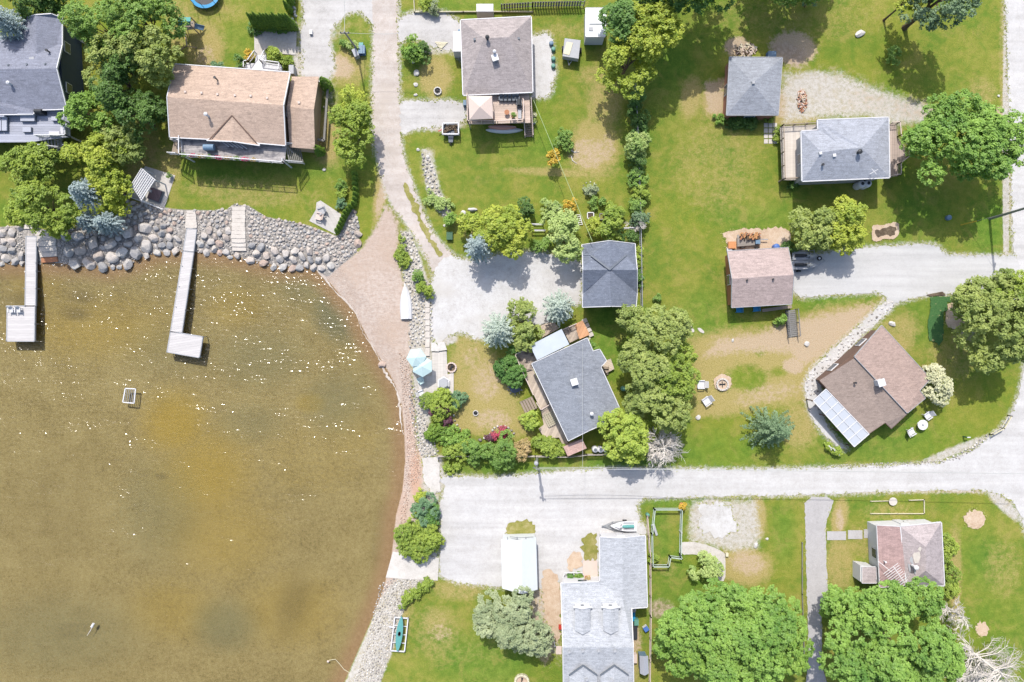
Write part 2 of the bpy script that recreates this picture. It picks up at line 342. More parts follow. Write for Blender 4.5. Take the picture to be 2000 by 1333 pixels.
def ground_mat():
    t = NT('lawn_and_soil')
    n1 = t.noise(0.16, 4, 0.6); n2 = t.noise(1.1, 4, 0.65); n3 = t.noise(6.5, 3, 0.7); n4 = t.noise(0.05, 2, 0.5)
    n5 = t.noise(2.6, 5, 0.7); n6 = t.noise(16.0, 2, 0.7)
    g = t.ramp(t.math('ADD', t.math('MULTIPLY', n1, 0.55), t.math('MULTIPLY', n2, 0.45)),
               [(0.30, C(96,130,48)), (0.42, C(120,144,56)), (0.52, C(142,152,64)), (0.60, C(156,160,74)), (0.70, C(170,162,84))])
    g = t.mix(t.mr(t.attr('lush'), 0.0, 1.0, 0, 0.85), g, t.ramp(n2, [(0.3, C(84,126,44)), (0.7, C(124,164,62))]))
    g = t.mix(t.mr(n4, 0.5, 0.64, 0, 0.3), g, C(150,158,52))
    nb = t.noise(0.42, 5, 0.72, None, 0.6); g = t.mix(t.mr(nb, 0.52, 0.66, 0, 0.5), g, C(176,164,92)); g = t.mix(t.mr(nb, 0.36, 0.46, 0.4, 0), g, C(104,142,50))
    g = t.mix(t.mr(t.noise(5.0, 3, 0.8), 0.66, 0.72, 0, 0.55), g, C(186,186,124))
    g = t.hsv(g, 0.5, 1.0, t.mr(n3, 0.3, 0.7, 0.84, 1.16))
    g = t.hsv(g, 0.5, 1.0, t.mr(n6, 0.3, 0.7, 0.88, 1.12))
    def brk(name, lo=0.30, hi=0.62, amp=0.9, nz=None):
        a = t.math('ADD', t.attr(name), t.math('MULTIPLY', t.math('SUBTRACT', nz if nz is not None else n5, 0.5), amp))
        return t.math('MULTIPLY', t.mr(a, lo, hi, 0, 1, True), t.mr(t.attr(name), 0.02, 0.15))
    nd = t.math('ADD', t.math('MULTIPLY', n5, 0.6), t.math('MULTIPLY', n2, 0.4))
    dry = t.ramp(n3, [(0.3, C(166,154,84)), (0.7, C(204,186,128))])
    g = t.mix(brk('dry', 0.10, 0.72, 1.5, nd), g, dry)
    sand = t.ramp(t.noise(9, 4, 0.7), [(0.3, C(186,160,124)), (0.52, C(210,188,156)), (0.72, C(226,210,186))])
    g = t.mix(brk('sand', 0.25, 0.72, 1.7, nd), g, sand)
    sp = t.noise(17.0, 3, 0.8)
    gravel = t.ramp(t.math('ADD', t.math('MULTIPLY', sp, .6), t.math('MULTIPLY', n5, .4)), [(0.34, C(150,144,116)), (0.44, C(196,189,172)), (0.52, C(219,214,205)), (0.64, C(232,229,224))])
    ng = t.math('ADD', t.math('MULTIPLY', sp, 0.55), t.math('MULTIPLY', n5, 0.45))
    g = t.mix(brk('grav', 0.26, 0.60, 1.5, ng), g, gravel)
    g = t.mix(brk('halo', 0.42, 0.70, 1.6, ng), g, gravel)
    g = t.mix(t.math('MULTIPLY', t.mr(n2, 0.5, 0.68, 0, .55), t.mr(t.attr('grav'), .05, .2)), g, C(196,184,150))
    brn = t.ramp(nd, [(0.35, C(166,142,116)), (0.6, C(214,194,172))])
    g = t.mix(brk('br', 0.15, 0.7, 1.5, nd), g, brn)
    stk = t.noise(1.4, 5, 0.7, t.co(R(60), (0.8, 2.4, 1)), 1.2)
    bea = t.ramp(t.math('ADD', t.math('MULTIPLY', stk, 0.5), t.math('MULTIPLY', n5, 0.5)), [(0.34, C(190,168,152)), (0.5, C(216,198,184)), (0.66, C(232,218,206))])
    bea = t.mix(t.mr(n1, 0.45, 0.65, 0, .6), bea, C(206,182,162))
    bea = t.hsv(bea, 0.5, 1, t.mr(n6, 0.3, 0.7, 0.84, 1.14))
    g = t.mix(brk('beach', 0.30, 0.65, 1.3, nd), g, bea)
    g = t.mix(t.math('MULTIPLY', brk('red', 0.1, 0.9, 0.9), .6), g, C(218,168,136))
    pc = t.voro(4.0, out='Color'); pd = t.voro(4.0)
    sc = t.n.new('ShaderNodeSeparateColor'); t.l.new(pc, sc.inputs[0])
    peb = t.hsv(t.mix(sc.outputs[1], C(190,185,180), C(230,222,212)), 0.5, 1, t.mr(pd, 0.2, 0.6, 1.0, 0.6))
    g = t.mix(t.mr(t.attr('peb'), 0.4, 0.6), g, peb)
    # lake bed
    w1 = t.noise(2.2, 5, 0.75); w2 = t.noise(0.35, 3, 0.6); w3 = t.noise(5.5, 4, 0.75, None, 0.8)
    bed = t.ramp(t.math('ADD', t.math('MULTIPLY', w1, 0.35), t.math('ADD', t.math('MULTIPLY', w3, 0.45), t.math('MULTIPLY', w2, 0.2))), [(0.38, C(140,127,86)), (0.5, C(172,158,112)), (0.62, C(192,180,134))])
    bed = t.mix(t.mr(t.math('ADD', t.attr('gold'), t.math('MULTIPLY', t.math('SUBTRACT', w1, 0.5), 1.0)), 0.1, 0.9, 0, 0.75), bed, C(186,162,76))
    bed = t.mix(t.mr(t.math('ADD', t.attr('green'), t.math('MULTIPLY', t.math('SUBTRACT', w1, 0.5), 1.0)), 0.1, 0.9, 0, 0.85), bed, C(136,138,110))
    bed = t.mix(t.mr(t.math('ADD', t.attr('dark'), t.math('MULTIPLY', t.math('SUBTRACT', w1, 0.5), 1.8)), 0.25, 1.2, 0, 0.7), bed, C(106,98,76))
    bed = t.hsv(bed, 0.5, 1, t.mr(n6, 0.3, 0.7, 0.80, 1.20))
    wet = t.mix(t.mr(n5, 0.3, 0.7), C(166,138,104), C(188,160,128))
    deep = t.attr('deep')
    g = t.mix(t.mr(deep, 0.0, 0.02), g, wet)
    g = t.mix(t.mr(t.math('ADD', deep, t.math('MULTIPLY', t.math('SUBTRACT', n5, 0.5), 0.25)), 0.12, 0.85, 0, 1, True), g, bed)
    hb = t.math('ADD', n3, t.math('MULTIPLY', n6, 0.6))
    t.pbr(g, 0.95, t.bump(hb, 0.55, 0.12), spec=0.08)
    return t.m
ny, nx = GX.shape
V = np.stack([GX.ravel(), GY.ravel(), GZ.ravel()], 1)
idx = np.arange(ny*nx).reshape(ny, nx)
Q = np.stack([idx[:-1, :-1].ravel(), idx[:-1, 1:].ravel(), idx[1:, 1:].ravel(), idx[1:, :-1].ravel()], 1)
ground = npmesh('ground', V, Q, ground_mat(), smooth=True)
tag(ground, 'patchy lawn, beach sand and shallow lake bed', None, kind='structure')
for k, a in MASKS.items():
    at = ground.data.attributes.new(k, 'FLOAT', 'POINT'); at.data.foreach_set('value', a.ravel().astype(np.float32))
del V, Q

# ------------------------------------------------------------------ water
def water_mat():
    t = NT('lake_water')
    wv = t.co(R(-28), (0.55, 1.9, 1))
    a = t.noise(1.5, 1, 0.5, wv); b = t.noise(2.6, 1, 0.5, t.co(R(20), (0.8, 1.5, 1))) 
    h = t.math('ADD', t.math('MULTIPLY', a, 0.75), t.math('MULTIPLY', b, 0.55))
    px = t.n.new('ShaderNodeSeparateXYZ'); t.l.new(t.co(), px.inputs[0])
    # ruffled toward the middle-left of the bay, calm close to the south-east shore
    reg = t.math('MULTIPLY', t.mr(px.outputs[0], -60, -16, 1.0, 0.56), t.mr(px.outputs[1], -34, 2, 0.6, 1.0))
    pat = t.noise(0.30, 4, 0.65, t.co(R(-38), (0.55, 2.4, 1)))
    st = t.math('MULTIPLY', reg, t.mr(pat, 0.50, 0.66, 0.48, 1.0))
    bp = t.n.new('ShaderNodeBump'); bp.inputs['Distance'].default_value = WATER_BUMP
    t.l.new(st, bp.inputs['Strength']); t.l.new(h, bp.inputs['Height'])
    gl = t.n.new('ShaderNodeBsdfGlossy'); gl.inputs['Roughness'].default_value = 0.11; t.l.new(bp.outputs[0], gl.inputs['Normal'])
    tr = t.n.new('ShaderNodeBsdfTransparent'); tr.inputs[0].default_value = (0.93, 0.92, 0.86, 1)
    fr = t.n.new('ShaderNodeFresnel'); fr.inputs[0].default_value = 1.33
    mx = t.n.new('ShaderNodeMixShader'); t.l.new(fr.outputs[0], mx.inputs[0]); t.l.new(tr.outputs[0], mx.inputs[1]); t.l.new(gl.outputs[0], mx.inputs[2])
    t.l.new(mx.outputs[0], t.out.inputs[0]); return t.m
WATER_BUMP = 0.55
wm = MB(); outer = [(-2400, 30), (40, 30), (-5, -60), (-40, -2400), (-2400, -2400)]
wm.add([(x, y, WATER_Z) for x, y in outer], [(0, 4, 3, 2, 1)])
wat = wm.build('water', water_mat()); wat['kind'] = 'structure'; wat['label'] = 'shallow brown-green lake water with sun glints'

# ------------------------------------------------------------------ roads, drives and pads as sheets
def m_gravel(name, base, dk, lt, streak=None, sc=1.0, patch=None):
    t = NT(name); a = t.noise(8*sc, 4, 0.75); b = t.noise(0.5, 4, 0.65); c = t.noise(2.2, 4, 0.7); e = t.noise(18, 2, 0.7)
    f = t.math('ADD', t.math('MULTIPLY', a, 0.35), t.math('ADD', t.math('MULTIPLY', b, 0.35), t.math('MULTIPLY', c, 0.30)))
    g = t.ramp(f, [(0.36, dk), (0.5, base), (0.62, lt)])
    if patch: g = t.mix(t.mr(t.noise(0.28, 3, 0.6), 0.52, 0.66, 0, 0.7), g, patch)
    if streak is not None:
        sk = t.noise(1.0, 3, 0.6, t.co(R(streak), (0.05, 0.85, 1)), 0.3); g = t.hsv(g, 0.5, 1, t.mr(sk, 0.35, 0.65, 0.90, 1.06))
    g = t.mix(t.mr(t.noise(1.1, 5, 0.7), 0.60, 0.72, 0, 0.35), g, dk)
    g = t.hsv(g, 0.5, 1, t.mr(e, 0.3, 0.7, 0.92, 1.07))
    t.pbr(g, 0.95, t.bump(a, 0.3, 0.04), spec=0.1); return t.m
M = {}
M['road'] = m_gravel('pale_road_gravel', C(222,220,218), C(207,204,200), C(233,232,231), streak=0)
M['road_pink'] = m_gravel('pinkish_road_gravel', C(218,207,198), C(198,185,174), C(228,221,215), streak=90, patch=C(212,200,189))
M['white_gravel'] = m_gravel('white_gravel', C(224,222,220), C(198,195,190), C(236,236,236), patch=C(214,210,204))
M['drive'] = m_gravel('grey_drive_gravel', C(217,214,211), C(192,189,185), C(228,226,224), streak=-3)
M['paved_drive'] = m_gravel('smooth_pale_driveway', C(217,216,214), C(209,208,206), C(223,222,221), streak=-3)
M['asphalt'] = m_gravel('worn_grey_asphalt', C(200,197,196), C(184,181,180), C(210,208,207))
M['concrete'] = m_gravel('concrete', C(228,223,216), C(208,202,194), C(240,236,230))
M['paving'] = m_gravel('pale_paving', C(222,216,208), C(196,190,180), C(236,231,224), sc=.6)
M['sandpit'] = m_gravel('bare_sand', C(222,198,172), C(196,168,140), C(236,218,198))
M['soil'] = m_gravel('dark_soil', C(112,98,82), C(78,66,54), C(150,134,112))
M['grass_strip'] = m_gravel('dry_verge_grass', C(162,158,88), C(120,130,58), C(196,184,136), sc=1.4)
LEVEL = [1]; EDGES = []
def sheet(name, pts, mat, label, smooth=2, step=0.25, amp=0.14, seed=1, kind='structure', z=None, extra=0.0):
    p = [tuple(W(x, y)[:2]) for x, y in pts]
    if smooth: p = chaikin(p, smooth)
    if amp: p = jitter(p, step, amp, seed)
    if z is None: z = 0.004*LEVEL[0]; LEVEL[0] += 1
    m = MB(); n = len(p); ar = sum(p[i][0]*p[(i+1) % n][1]-p[(i+1) % n][0]*p[i][1] for i in range(n))
    if ar < 0: p = p[::-1]
    m.add([(x, y, z) for x, y in p], [tuple(range(n))])
    o = m.build(name, M[mat] if isinstance(mat, str) else mat); o['kind'] = kind; o['label'] = label; EDGES.append((mat, chaikin([tuple(W(x, y)[:2]) for x, y in pts], min(smooth, 1)), p)); return o
sheet('grass_island_soil', [(640,20),(727,15),(727,215),(700,215),(655,150),(640,110)], 'drive', 'gravel apron round the lamp island', amp=.2) if False else None
sheet('gravel_apron', [(585,-40),(740,-40),(740,60),(722,40),(705,24),(680,24),(655,45),(643,75),(650,110),(655,135),(645,152),(628,158),(588,158),(592,110),(585,70),(596,40)], 'drive', 'pale gravel drive beside the pink roofed house', smooth=1, amp=.22)
sheet('gravel_driveway', [(772,24),(903,24),(905,120),(890,104),(868,96),(840,94),(812,76),(798,70),(785,84),(776,90)], 'drive', 'pale gravel parking pad left of the hip roofed house', smooth=1, amp=.16)
sheet('gravel_driveway', [(770,200),(790,198),(908,197),(914,236),(880,244),(850,250),(810,252),(785,262),(770,262)], 'drive', 'short gravel drive holding the dump trailer', smooth=1, amp=.25)
sheet('gravel_yard', [(1036,68),(1052,72),(1056,66),(1072,66),(1080,90),(1076,104),(1086,140),(1080,160),(1076,188),(1052,192),(1036,190)], 'white_gravel', 'white stone strip beside the hip roofed house', smooth=1, amp=.2)
sheet('gravel_lane', [(722,-60),(731,60),(728,120),(728,200),(727,250),(733,290),(744,335),(752,372),(766,402),(786,425),(806,455),(826,492),(846,530),(850,560),(905,560),(930,530),(905,512),(880,494),(852,466),(836,438),(822,405),(810,372),(798,340),(789,310),(783,270),(780,200),(778,60),(776,-60)], 'road_pink', 'pinkish gravel lane running down to the parking yard', smooth=2, amp=.16, seed=3)
sheet('gravel_yard', [(872,497),(905,506),(930,512),(950,502),(1000,495),(1050,492),(1090,500),(1136,505),(1136,560),(1136,596),(1105,590),(1085,600),(1080,625),(1052,640),(1020,620),(1000,620),(960,660),(930,662),(905,650),(880,652),(868,668),(842,668),(840,600),(843,548),(850,520)], 'white_gravel', 'white gravel parking yard in front of the dark garage', smooth=1, amp=.2, seed=5)
sheet('gravel_road', [(850,932),(900,930),(960,934),(1040,926),(1120,920),(1200,914),(1300,916),(1450,917),(1600,914),(1720,911),(1835,904),(1872,893),(1900,878),(1935,852),(1962,828),(1982,795),(1996,750),(2001,700),(2000,640),(1995,560),(1978,500),(1974,330),(1970,200),(1966,100),(1962,-60),(2600,-60),(2600,1200),(2008,1060),(1992,1000),(1968,970),(1925,958),(1850,957),(1740,960),(1600,966),(1440,969),(1300,972),(1245,974),(1245,1010),(1262,1030),(1262,1046),(1172,1048),(1170,1140),(1100,1140),(1050,1150),(990,1148),(858,1134),(860,1090),(862,1040),(858,985),(872,950)], 'road', 'white gravel road and parking area along the cottages', smooth=1, amp=.13, seed=6)
sheet('gravel_driveway', [(1540,499),(1600,497),(1690,484),(1750,480),(1822,477),(1838,486),(1850,499),(1960,500),(1990,495),(1990,590),(1960,578),(1900,572),(1830,575),(1790,580),(1752,592),(1740,594),(1722,571),(1690,573),(1600,578),(1548,583)], 'paved_drive', 'pale driveway from the road to the pink roofed garage', smooth=1, amp=.10, seed=8)
sheet('asphalt_path', [(1570,971),(1629,970),(1623,1000),(1612,1018),(1614,1100),(1618,1168),(1604,1180),(1606,1260),(1602,1300),(1640,1400),(1560,1400),(1580,1300),(1577,1200),(1574,1100),(1573,1020)], 'asphalt', 'cracked grey asphalt driveway between two lawns', smooth=1, amp=.06, seed=9)
sheet('gravel_pad', [(1365,985),(1400,982),(1432,990),(1435,1020),(1428,1045),(1400,1050),(1372,1040),(1362,1010)], 'white_gravel', 'bare white gravel parking pad by the road', smooth=2, amp=.45, seed=10)
sheet('paved_path', [(1328,1060),(1345,1058),(1362,1060),(1390,1067),(1412,1078),(1417,1085),(1417,1135),(1402,1135),(1400,1110),(1385,1092),(1360,1082),(1328,1084)], 'paving', 'curved grey paved path past the green plot', smooth=1, amp=.03, seed=11)
sheet('stone_path', [(1726,588),(1740,585),(1750,596),(1690,650),(1640,700),(1600,745),(1606,760),(1600,800),(1625,850),(1660,880),(1635,872),(1600,840),(1580,806),(1573,765),(1572,742),(1590,715),(1640,670),(1690,625)], 'white_gravel', 'crazy stone path beside the brown roofed cottage', smooth=1, amp=.12, seed=12)
sheet('sand_patch', [(1412,455),(1440,448),(1470,448),(1510,446),(1530,444),(1545,455),(1545,470),(1530,478),(1525,492),(1420,494),(1418,470)], 'sandpit', 'bare sand behind the pink roofed garage', smooth=1, amp=.2, seed=13)
sheet('sand_patch', [(1850,591),(1885,590),(1890,620),(1878,645),(1855,642),(1846,630),(1846,610),(1850,608)], 'sandpit', 'rectangle of bare sand beside the dark green strip', smooth=1, amp=.12, seed=14)
sheet('sand_patch', [(1884,1005),(1895,998),(1908,995),(1920,1002),(1925,1016),(1918,1030),(1903,1036),(1888,1028),(1882,1015)], 'sandpit', 'round patch of bare sand on the corner lawn', smooth=2, amp=.12, seed=15)
sheet('sand_patch', [(1905,1222),(1915,1213),(1928,1218),(1931,1232),(1925,1243),(1910,1242),(1904,1232)], 'sandpit', 'small bare patch under the leafless tree', smooth=2, amp=.15, seed=15)
sheet('grass_strip', [(790,352),(800,372),(816,400),(824,430),(838,455),(856,485),(866,500),(858,500),(842,480),(824,450),(812,420),(798,392),(788,368)], 'grass_strip', 'strip of dry grass between the wheel tracks of the lane', smooth=1, amp=.22, seed=16, kind='stuff')
sheet('stone_pad', [(1336,632),(1345,631),(1353,640),(1357,648),(1348,651),(1339,643)], 'paving', 'grey stone slab in the lawn by the willows', smooth=2, amp=.03)
sheet('stone_pad', [(1361,641),(1367,640),(1376,648),(1374,652),(1366,648)], 'paving', 'narrow stone slab in the lawn by the willows', smooth=2, amp=.03)
sheet('paved_terrace', [(497,56),(580,60),(578,108),(546,106),(530,90),(518,98),(516,110),(497,108)], 'paving', 'pale paved terrace behind the cedar hedge', smooth=0, amp=.02)
sheet('mulch_bed', [(1702,440),(1712,438),(1718,442),(1735,437),(1752,434),(1757,450),(1750,468),(1730,466),(1705,474),(1702,458)], 'sandpit', 'pale rim of the flower bed beside the yellow green bush', smooth=1, amp=.12)
sheet('mulch_bed', [(1709,447),(1720,448),(1735,444),(1748,442),(1750,452),(1746,461),(1730,459),(1710,465)], 'soil', 'dark soil of the flower bed beside the yellow green bush', smooth=1, amp=.2)
sheet('concrete_pad', [(824,894),(857,893),(859,926),(861,958),(846,966),(828,940)], 'concrete', 'pale concrete pad at the west end of the picket fence', smooth=0, amp=.1, seed=17)
sheet('dry_patch', [(983,1048),(988,1026),(1005,1018),(1044,1018),(1048,1046)], 'grass_strip', 'dry weedy patch at the north end of the white tent garage', smooth=1, amp=.3, seed=21, kind='stuff')
sheet('dry_patch', [(1140,1052),(1150,1040),(1168,1042),(1168,1094),(1142,1094),(1136,1075)], 'grass_strip', 'dry weedy patch at the west wall of the light grey house', smooth=1, amp=.3, seed=22, kind='stuff')
sheet('dirt_patch', [(1106,1092),(1122,1078),(1138,1080),(1138,1112),(1104,1114)], 'sandpit', 'bare dirt beside the porch of the light grey house', smooth=1, amp=.3, seed=23)
sheet('dirt_patch', [(1056,1120),(1072,1112),(1092,1120),(1096,1180),(1097,1262),(1080,1240),(1062,1200)], 'sandpit', 'sandy strip between the tent garage and the light grey house', smooth=1, amp=.3, seed=24)
# boat ramp follows the bank down to the water
def ramp():
    m = MB(); a = W(858, 1090); b = W(855, 1134); c = W(800, 1082); d = W(789, 1131); e = W(766, 1080); f = W(752, 1131)
    za, zc, ze = 0.075, 0.055, -0.46
    m.add([(a.x, a.y, za), (b.x, b.y, za), (d.x, d.y, zc), (c.x, c.y, zc), (f.x, f.y, ze), (e.x, e.y, ze)], [(0, 3, 2, 1), (3, 5, 4, 2)])
    m.add([(b.x, b.y, -1), (d.x, d.y, -1), (f.x, f.y, -1)], []); nb = len(m.v)-3
    m.f.append((1, 2, nb+1, nb)); m.f.append((2, 4, nb+2, nb+1))
    o = m.build('boat_ramp', M['concrete']); o['kind'] = 'structure'; o['label'] = 'pale concrete boat ramp sloping into the lake'
ramp()
def fringe():
    m = MB(); pts = chaikin([tuple(W(x, y)[:2]) for x, y in [(604,518),(640,550),(668,582),(700,624),(712,655),(730,690),(756,730),(768,755),(781,792),(786,850)]], 3, False)
    rg = random.Random(3); L = []
    for i, p in enumerate(pts):
        q = pts[min(i+1, len(pts)-1)]; o = pts[max(i-1, 0)]; d = Vector((q[0]-o[0], q[1]-o[1])).normalized(); nn = Vector((-d.y, d.x))
        wv = 0.02+0.15*abs(math.sin(i*0.21))*abs(math.sin(i*0.063+1)); off = 0.15*math.sin(i*.33)+rg.gauss(0, .05)
        L.append((Vector(p)+nn*(off-wv), Vector(p)+nn*(off+wv)))
    vs = []; fs = []
    for i, (a, b) in enumerate(L):
        vs += [(a.x, a.y, WATER_Z+.03), (b.x, b.y, WATER_Z+.03)]
        if i: fs.append((2*i-2, 2*i-1, 2*i+1, 2*i))
    m.add(vs, fs); o = m.build('foam', m_gravel('lake_foam', C(216,203,190), C(190,172,156), C(236,230,224))); o['kind'] = 'stuff'; o['label'] = 'thin line of foam where the lake meets the beach'
fringe()

# gravel thrown off the roads into the verges, and ragged grass along their edges
def verges():
    halo = np.zeros(GX.shape); rg = np.random.default_rng(77); PP = []
    for mat, pl, pj in EDGES:
        if mat not in ('road', 'road_pink', 'white_gravel', 'drive', 'paved_drive', 'asphalt', 'grass_strip', 'sandpit', 'concrete'): continue
        P = np.array(pj); L = np.hypot(*(np.roll(P, -1, 0)-P).T); P = P[L < 1.0]
        n = int(len(P)*(2.0 if mat != 'asphalt' else 1.0)); i = rg.integers(0, len(P), n); q = P[i]+rg.normal(size=(n, 2))*.13; PP.append(q)
        if mat in ('grass_strip', 'sandpit', 'asphalt'): continue
        xs = [p[0] for p in pl]; ys = [p[1] for p in pl]; i0, i1 = np.searchsorted(XS, (min(xs)-2, max(xs)+2)); j0, j1 = np.searchsorted(YS, (min(ys)-2, max(ys)+2)); sl_ = (slice(j0, j1), slice(i0, i1))
        d = sdf(GX[sl_], GY[sl_], pl); halo[sl_] = np.maximum(halo[sl_], np.clip(1-(d-.05)/1.3, 0, 1)*.62*(d > -.6))
    at = ground.data.attributes.new('halo', 'FLOAT', 'POINT'); at.data.foreach_set('value', halo.ravel().astype(np.float32))
    q = np.concatenate(PP); q = q[(abs(q[:, 0]) < 66) & (abs(q[:, 1]) < 45) & (tz_sd(shore(q[:, 0], q[:, 1])) > -.3)]
    ok = np.ones(len(q), bool)
    for mat, pl, pj in EDGES:
        if mat in ('road', 'road_pink', 'white_gravel', 'drive', 'paved_drive'): ok &= sdf(q[:, 0], q[:, 1], pl) > -.22
    q = q[ok]
    clump = np.sin(q[:, 0]*1.7)+np.sin(q[:, 1]*2.1+q[:, 0])+rg.normal(size=len(q))*.8; q = q[clump > -.2]; k = 5
    qq = np.repeat(q, k, 0)+rg.normal(size=(len(q)*k, 2))*.06; n = len(qq); a = rg.uniform(0, 6.28, n); h = rg.uniform(.03, .10, n); w = rg.uniform(.03, .06, n)
    base = np.stack([qq[:, 0], qq[:, 1], tz_sd(shore(qq[:, 0], qq[:, 1]))+.01], 1); d = np.stack([np.cos(a), np.sin(a), np.zeros(n)], 1); s = np.stack([-np.sin(a), np.cos(a), np.zeros(n)], 1)
    tip = base+d*(h*1.1)[:, None]+np.array([0, 0, 1.])*h[:, None]
    V = np.stack([base-s*w[:, None], base+s*w[:, None], tip+s*(w*.4)[:, None], tip-s*(w*.4)[:, None]], 1).reshape(-1, 3)
    o = npmesh('verge_grass', V, np.arange(4*n).reshape(n, 4), m_leaf('verge_blades', C(196,194,120,1.3), C(150,164,84,1.3)), None, np.repeat(rg.uniform(0, 1, n), 4)); o['kind'] = 'stuff'; o['label'] = 'ragged grass along the edges of the gravel'
# ------------------------------------------------------------------ materials for buildings
def RA(p, q):     # world angle of the direction p->q given in photograph pixels
    return math.atan2(-(q[1]-p[1]), q[0]-p[0])
M['white'] = m_plain('white_paint', C(244,244,246), .55, .04)
M['trimgrey'] = m_plain('grey_trim', C(190,192,196), .6, .08)
M['slatewall'] = m_plain('dark_blue_siding', C(78,92,108), .7, .12)
M['tanwall'] = m_plain('tan_siding', C(206,178,150), .75, .1)
M['brickwall'] = m_plain('brick_wall', C(196,140,116), .85, .18, 6)
M['greywall'] = m_plain('grey_siding', C(190,192,194), .7, .08)
M['brownwall'] = m_plain('brown_siding', C(128,104,92), .75, .12)
M['glass'] = m_plain('window_glass', C(70,84,98), .12, .1, 1, 0, .6)
M['metal'] = m_plain('galvanised_metal', C(186,190,194), .4, .1, 6, .5)
M['dark'] = m_plain('black_plastic', C(62,64,68), .5, .2)
M['rubber'] = m_plain('tyre_rubber', C(58,56,56), .8, .2)
M['wood'] = m_plain('weathered_wood', C(176,160,142), .85, .18, 5)
M['greywood'] = m_plain('grey_timber', C(150,148,144), .85, .2, 5)
M['brownwood'] = m_plain('brown_bark', C(112,94,76), .9, .25, 5)
M['palebark'] = m_plain('pale_dead_bark', C(226,219,210,1.7), .9, .15, 5)
M['orangewood'] = m_plain('orange_stained_wood', C(224,156,104), .8, .12, 6)
M['teal'] = m_plain('teal_plastic', C(104,176,172), .5, .08)
M['blue'] = m_plain('bright_blue_plastic', C(44,160,216), .45, .06)
M['royal'] = m_plain('royal_blue_plastic', C(92,132,206), .45, .08)
M['softblue'] = m_plain('faded_blue_vinyl', C(120,150,176), .5, .12)
M['red'] = m_plain('red_plastic', C(214,72,56), .5, .08)
M['yellow'] = m_plain('yellow_plastic', C(232,196,60), .5, .08)
M['green'] = m_plain('green_plastic', C(112,168,150), .5, .08)
M['dkgreen'] = m_plain('dark_green_plastic', C(64,110,78), .5, .1)
M['cream'] = m_plain('cream_board', C(240,232,200), .6, .06)
M['slate'] = m_plain('slate_paint', C(120,128,138), .6, .1)
M['stone'] = m_plain('pale_stone', C(226,218,208), .9, .14, 2)
M['redstone'] = m_plain('brick_paver', C(200,150,128), .85, .15, 6)
M['canvas'] = m_plain('pale_pink_canvas', C(236,216,204), .7, .05)
M['cyan'] = m_plain('pale_cyan_canvas', C(214,240,240), .6, .04)
M['tent'] = m_plain('white_tarpaulin', C(240,246,248), .45, .03)
M['salmon'] = m_plain('salmon_boat_hull', C(222,160,146), .4, .05)
M['rust'] = m_plain('terracotta', C(196,136,100), .8, .12)
M['ash'] = m_plain('cold_ash', C(120,116,112), .95, .25, 6)
M['greenpaint'] = m_plain('pale_green_paint', C(206,222,210), .6, .1)
M['wire'] = m_plain('pale_wire', C(206,208,204), .5, .05)
M['lattice'] = M['white']

def offset_poly(p, d):
    n = len(p); ar = sum(p[i][0]*p[(i+1) % n][1]-p[(i+1) % n][0]*p[i][1] for i in range(n)); sg = 1 if ar > 0 else -1
    out = []
    for i in range(n):
        a = Vector(p[i-1][:2]); b = Vector(p[i][:2]); c = Vector(p[(i+1) % n][:2])
        d1 = (b-a).normalized(); d2 = (c-b).normalized(); n1 = Vector((-d1.y, d1.x))*sg; n2 = Vector((-d2.y, d2.x))*sg
        bis = n1+n2; k = max(0.35, bis.dot(n1))
        out.append(tuple(b+bis/k*d if bis.length > .2 else b+n1*d))
    return out

def roof_mesh(faces, th=0.14):
    m = MB(); idx = {}; tops = []
    for f in faces:
        ids = []
        for p in f:
            key = (round(p[0], 1), round(p[1], 1), round(p[2], 2))
            if key not in idx: idx[key] = len(m.v); m.v.append(tuple(W(*p)))
            ids.append(idx[key])
        ar = 0
        for i in range(len(ids)):
            a = m.v[ids[i]]; b = m.v[ids[(i+1) % len(ids)]]; ar += a[0]*b[1]-b[0]*a[1]
        if ar < 0: ids = ids[::-1]
        tops.append(tuple(ids))
    n = len(m.v); cnt = {}
    for f in tops:
        for i in range(len(f)):
            e = (f[i], f[(i+1) % len(f)]); cnt[e] = 1
    bnd = [e for e in cnt if (e[1], e[0]) not in cnt]
    top_v = list(m.v)
    m.v += [(x, y, z-th) for x, y, z in top_v]
    m.f += tops + [tuple(i+n for i in f[::-1]) for f in tops] + [(a, a+n, b+n, b) for a, b in bnd]
    return m, [(Vector(top_v[a]), Vector(top_v[b])) for a, b in bnd]

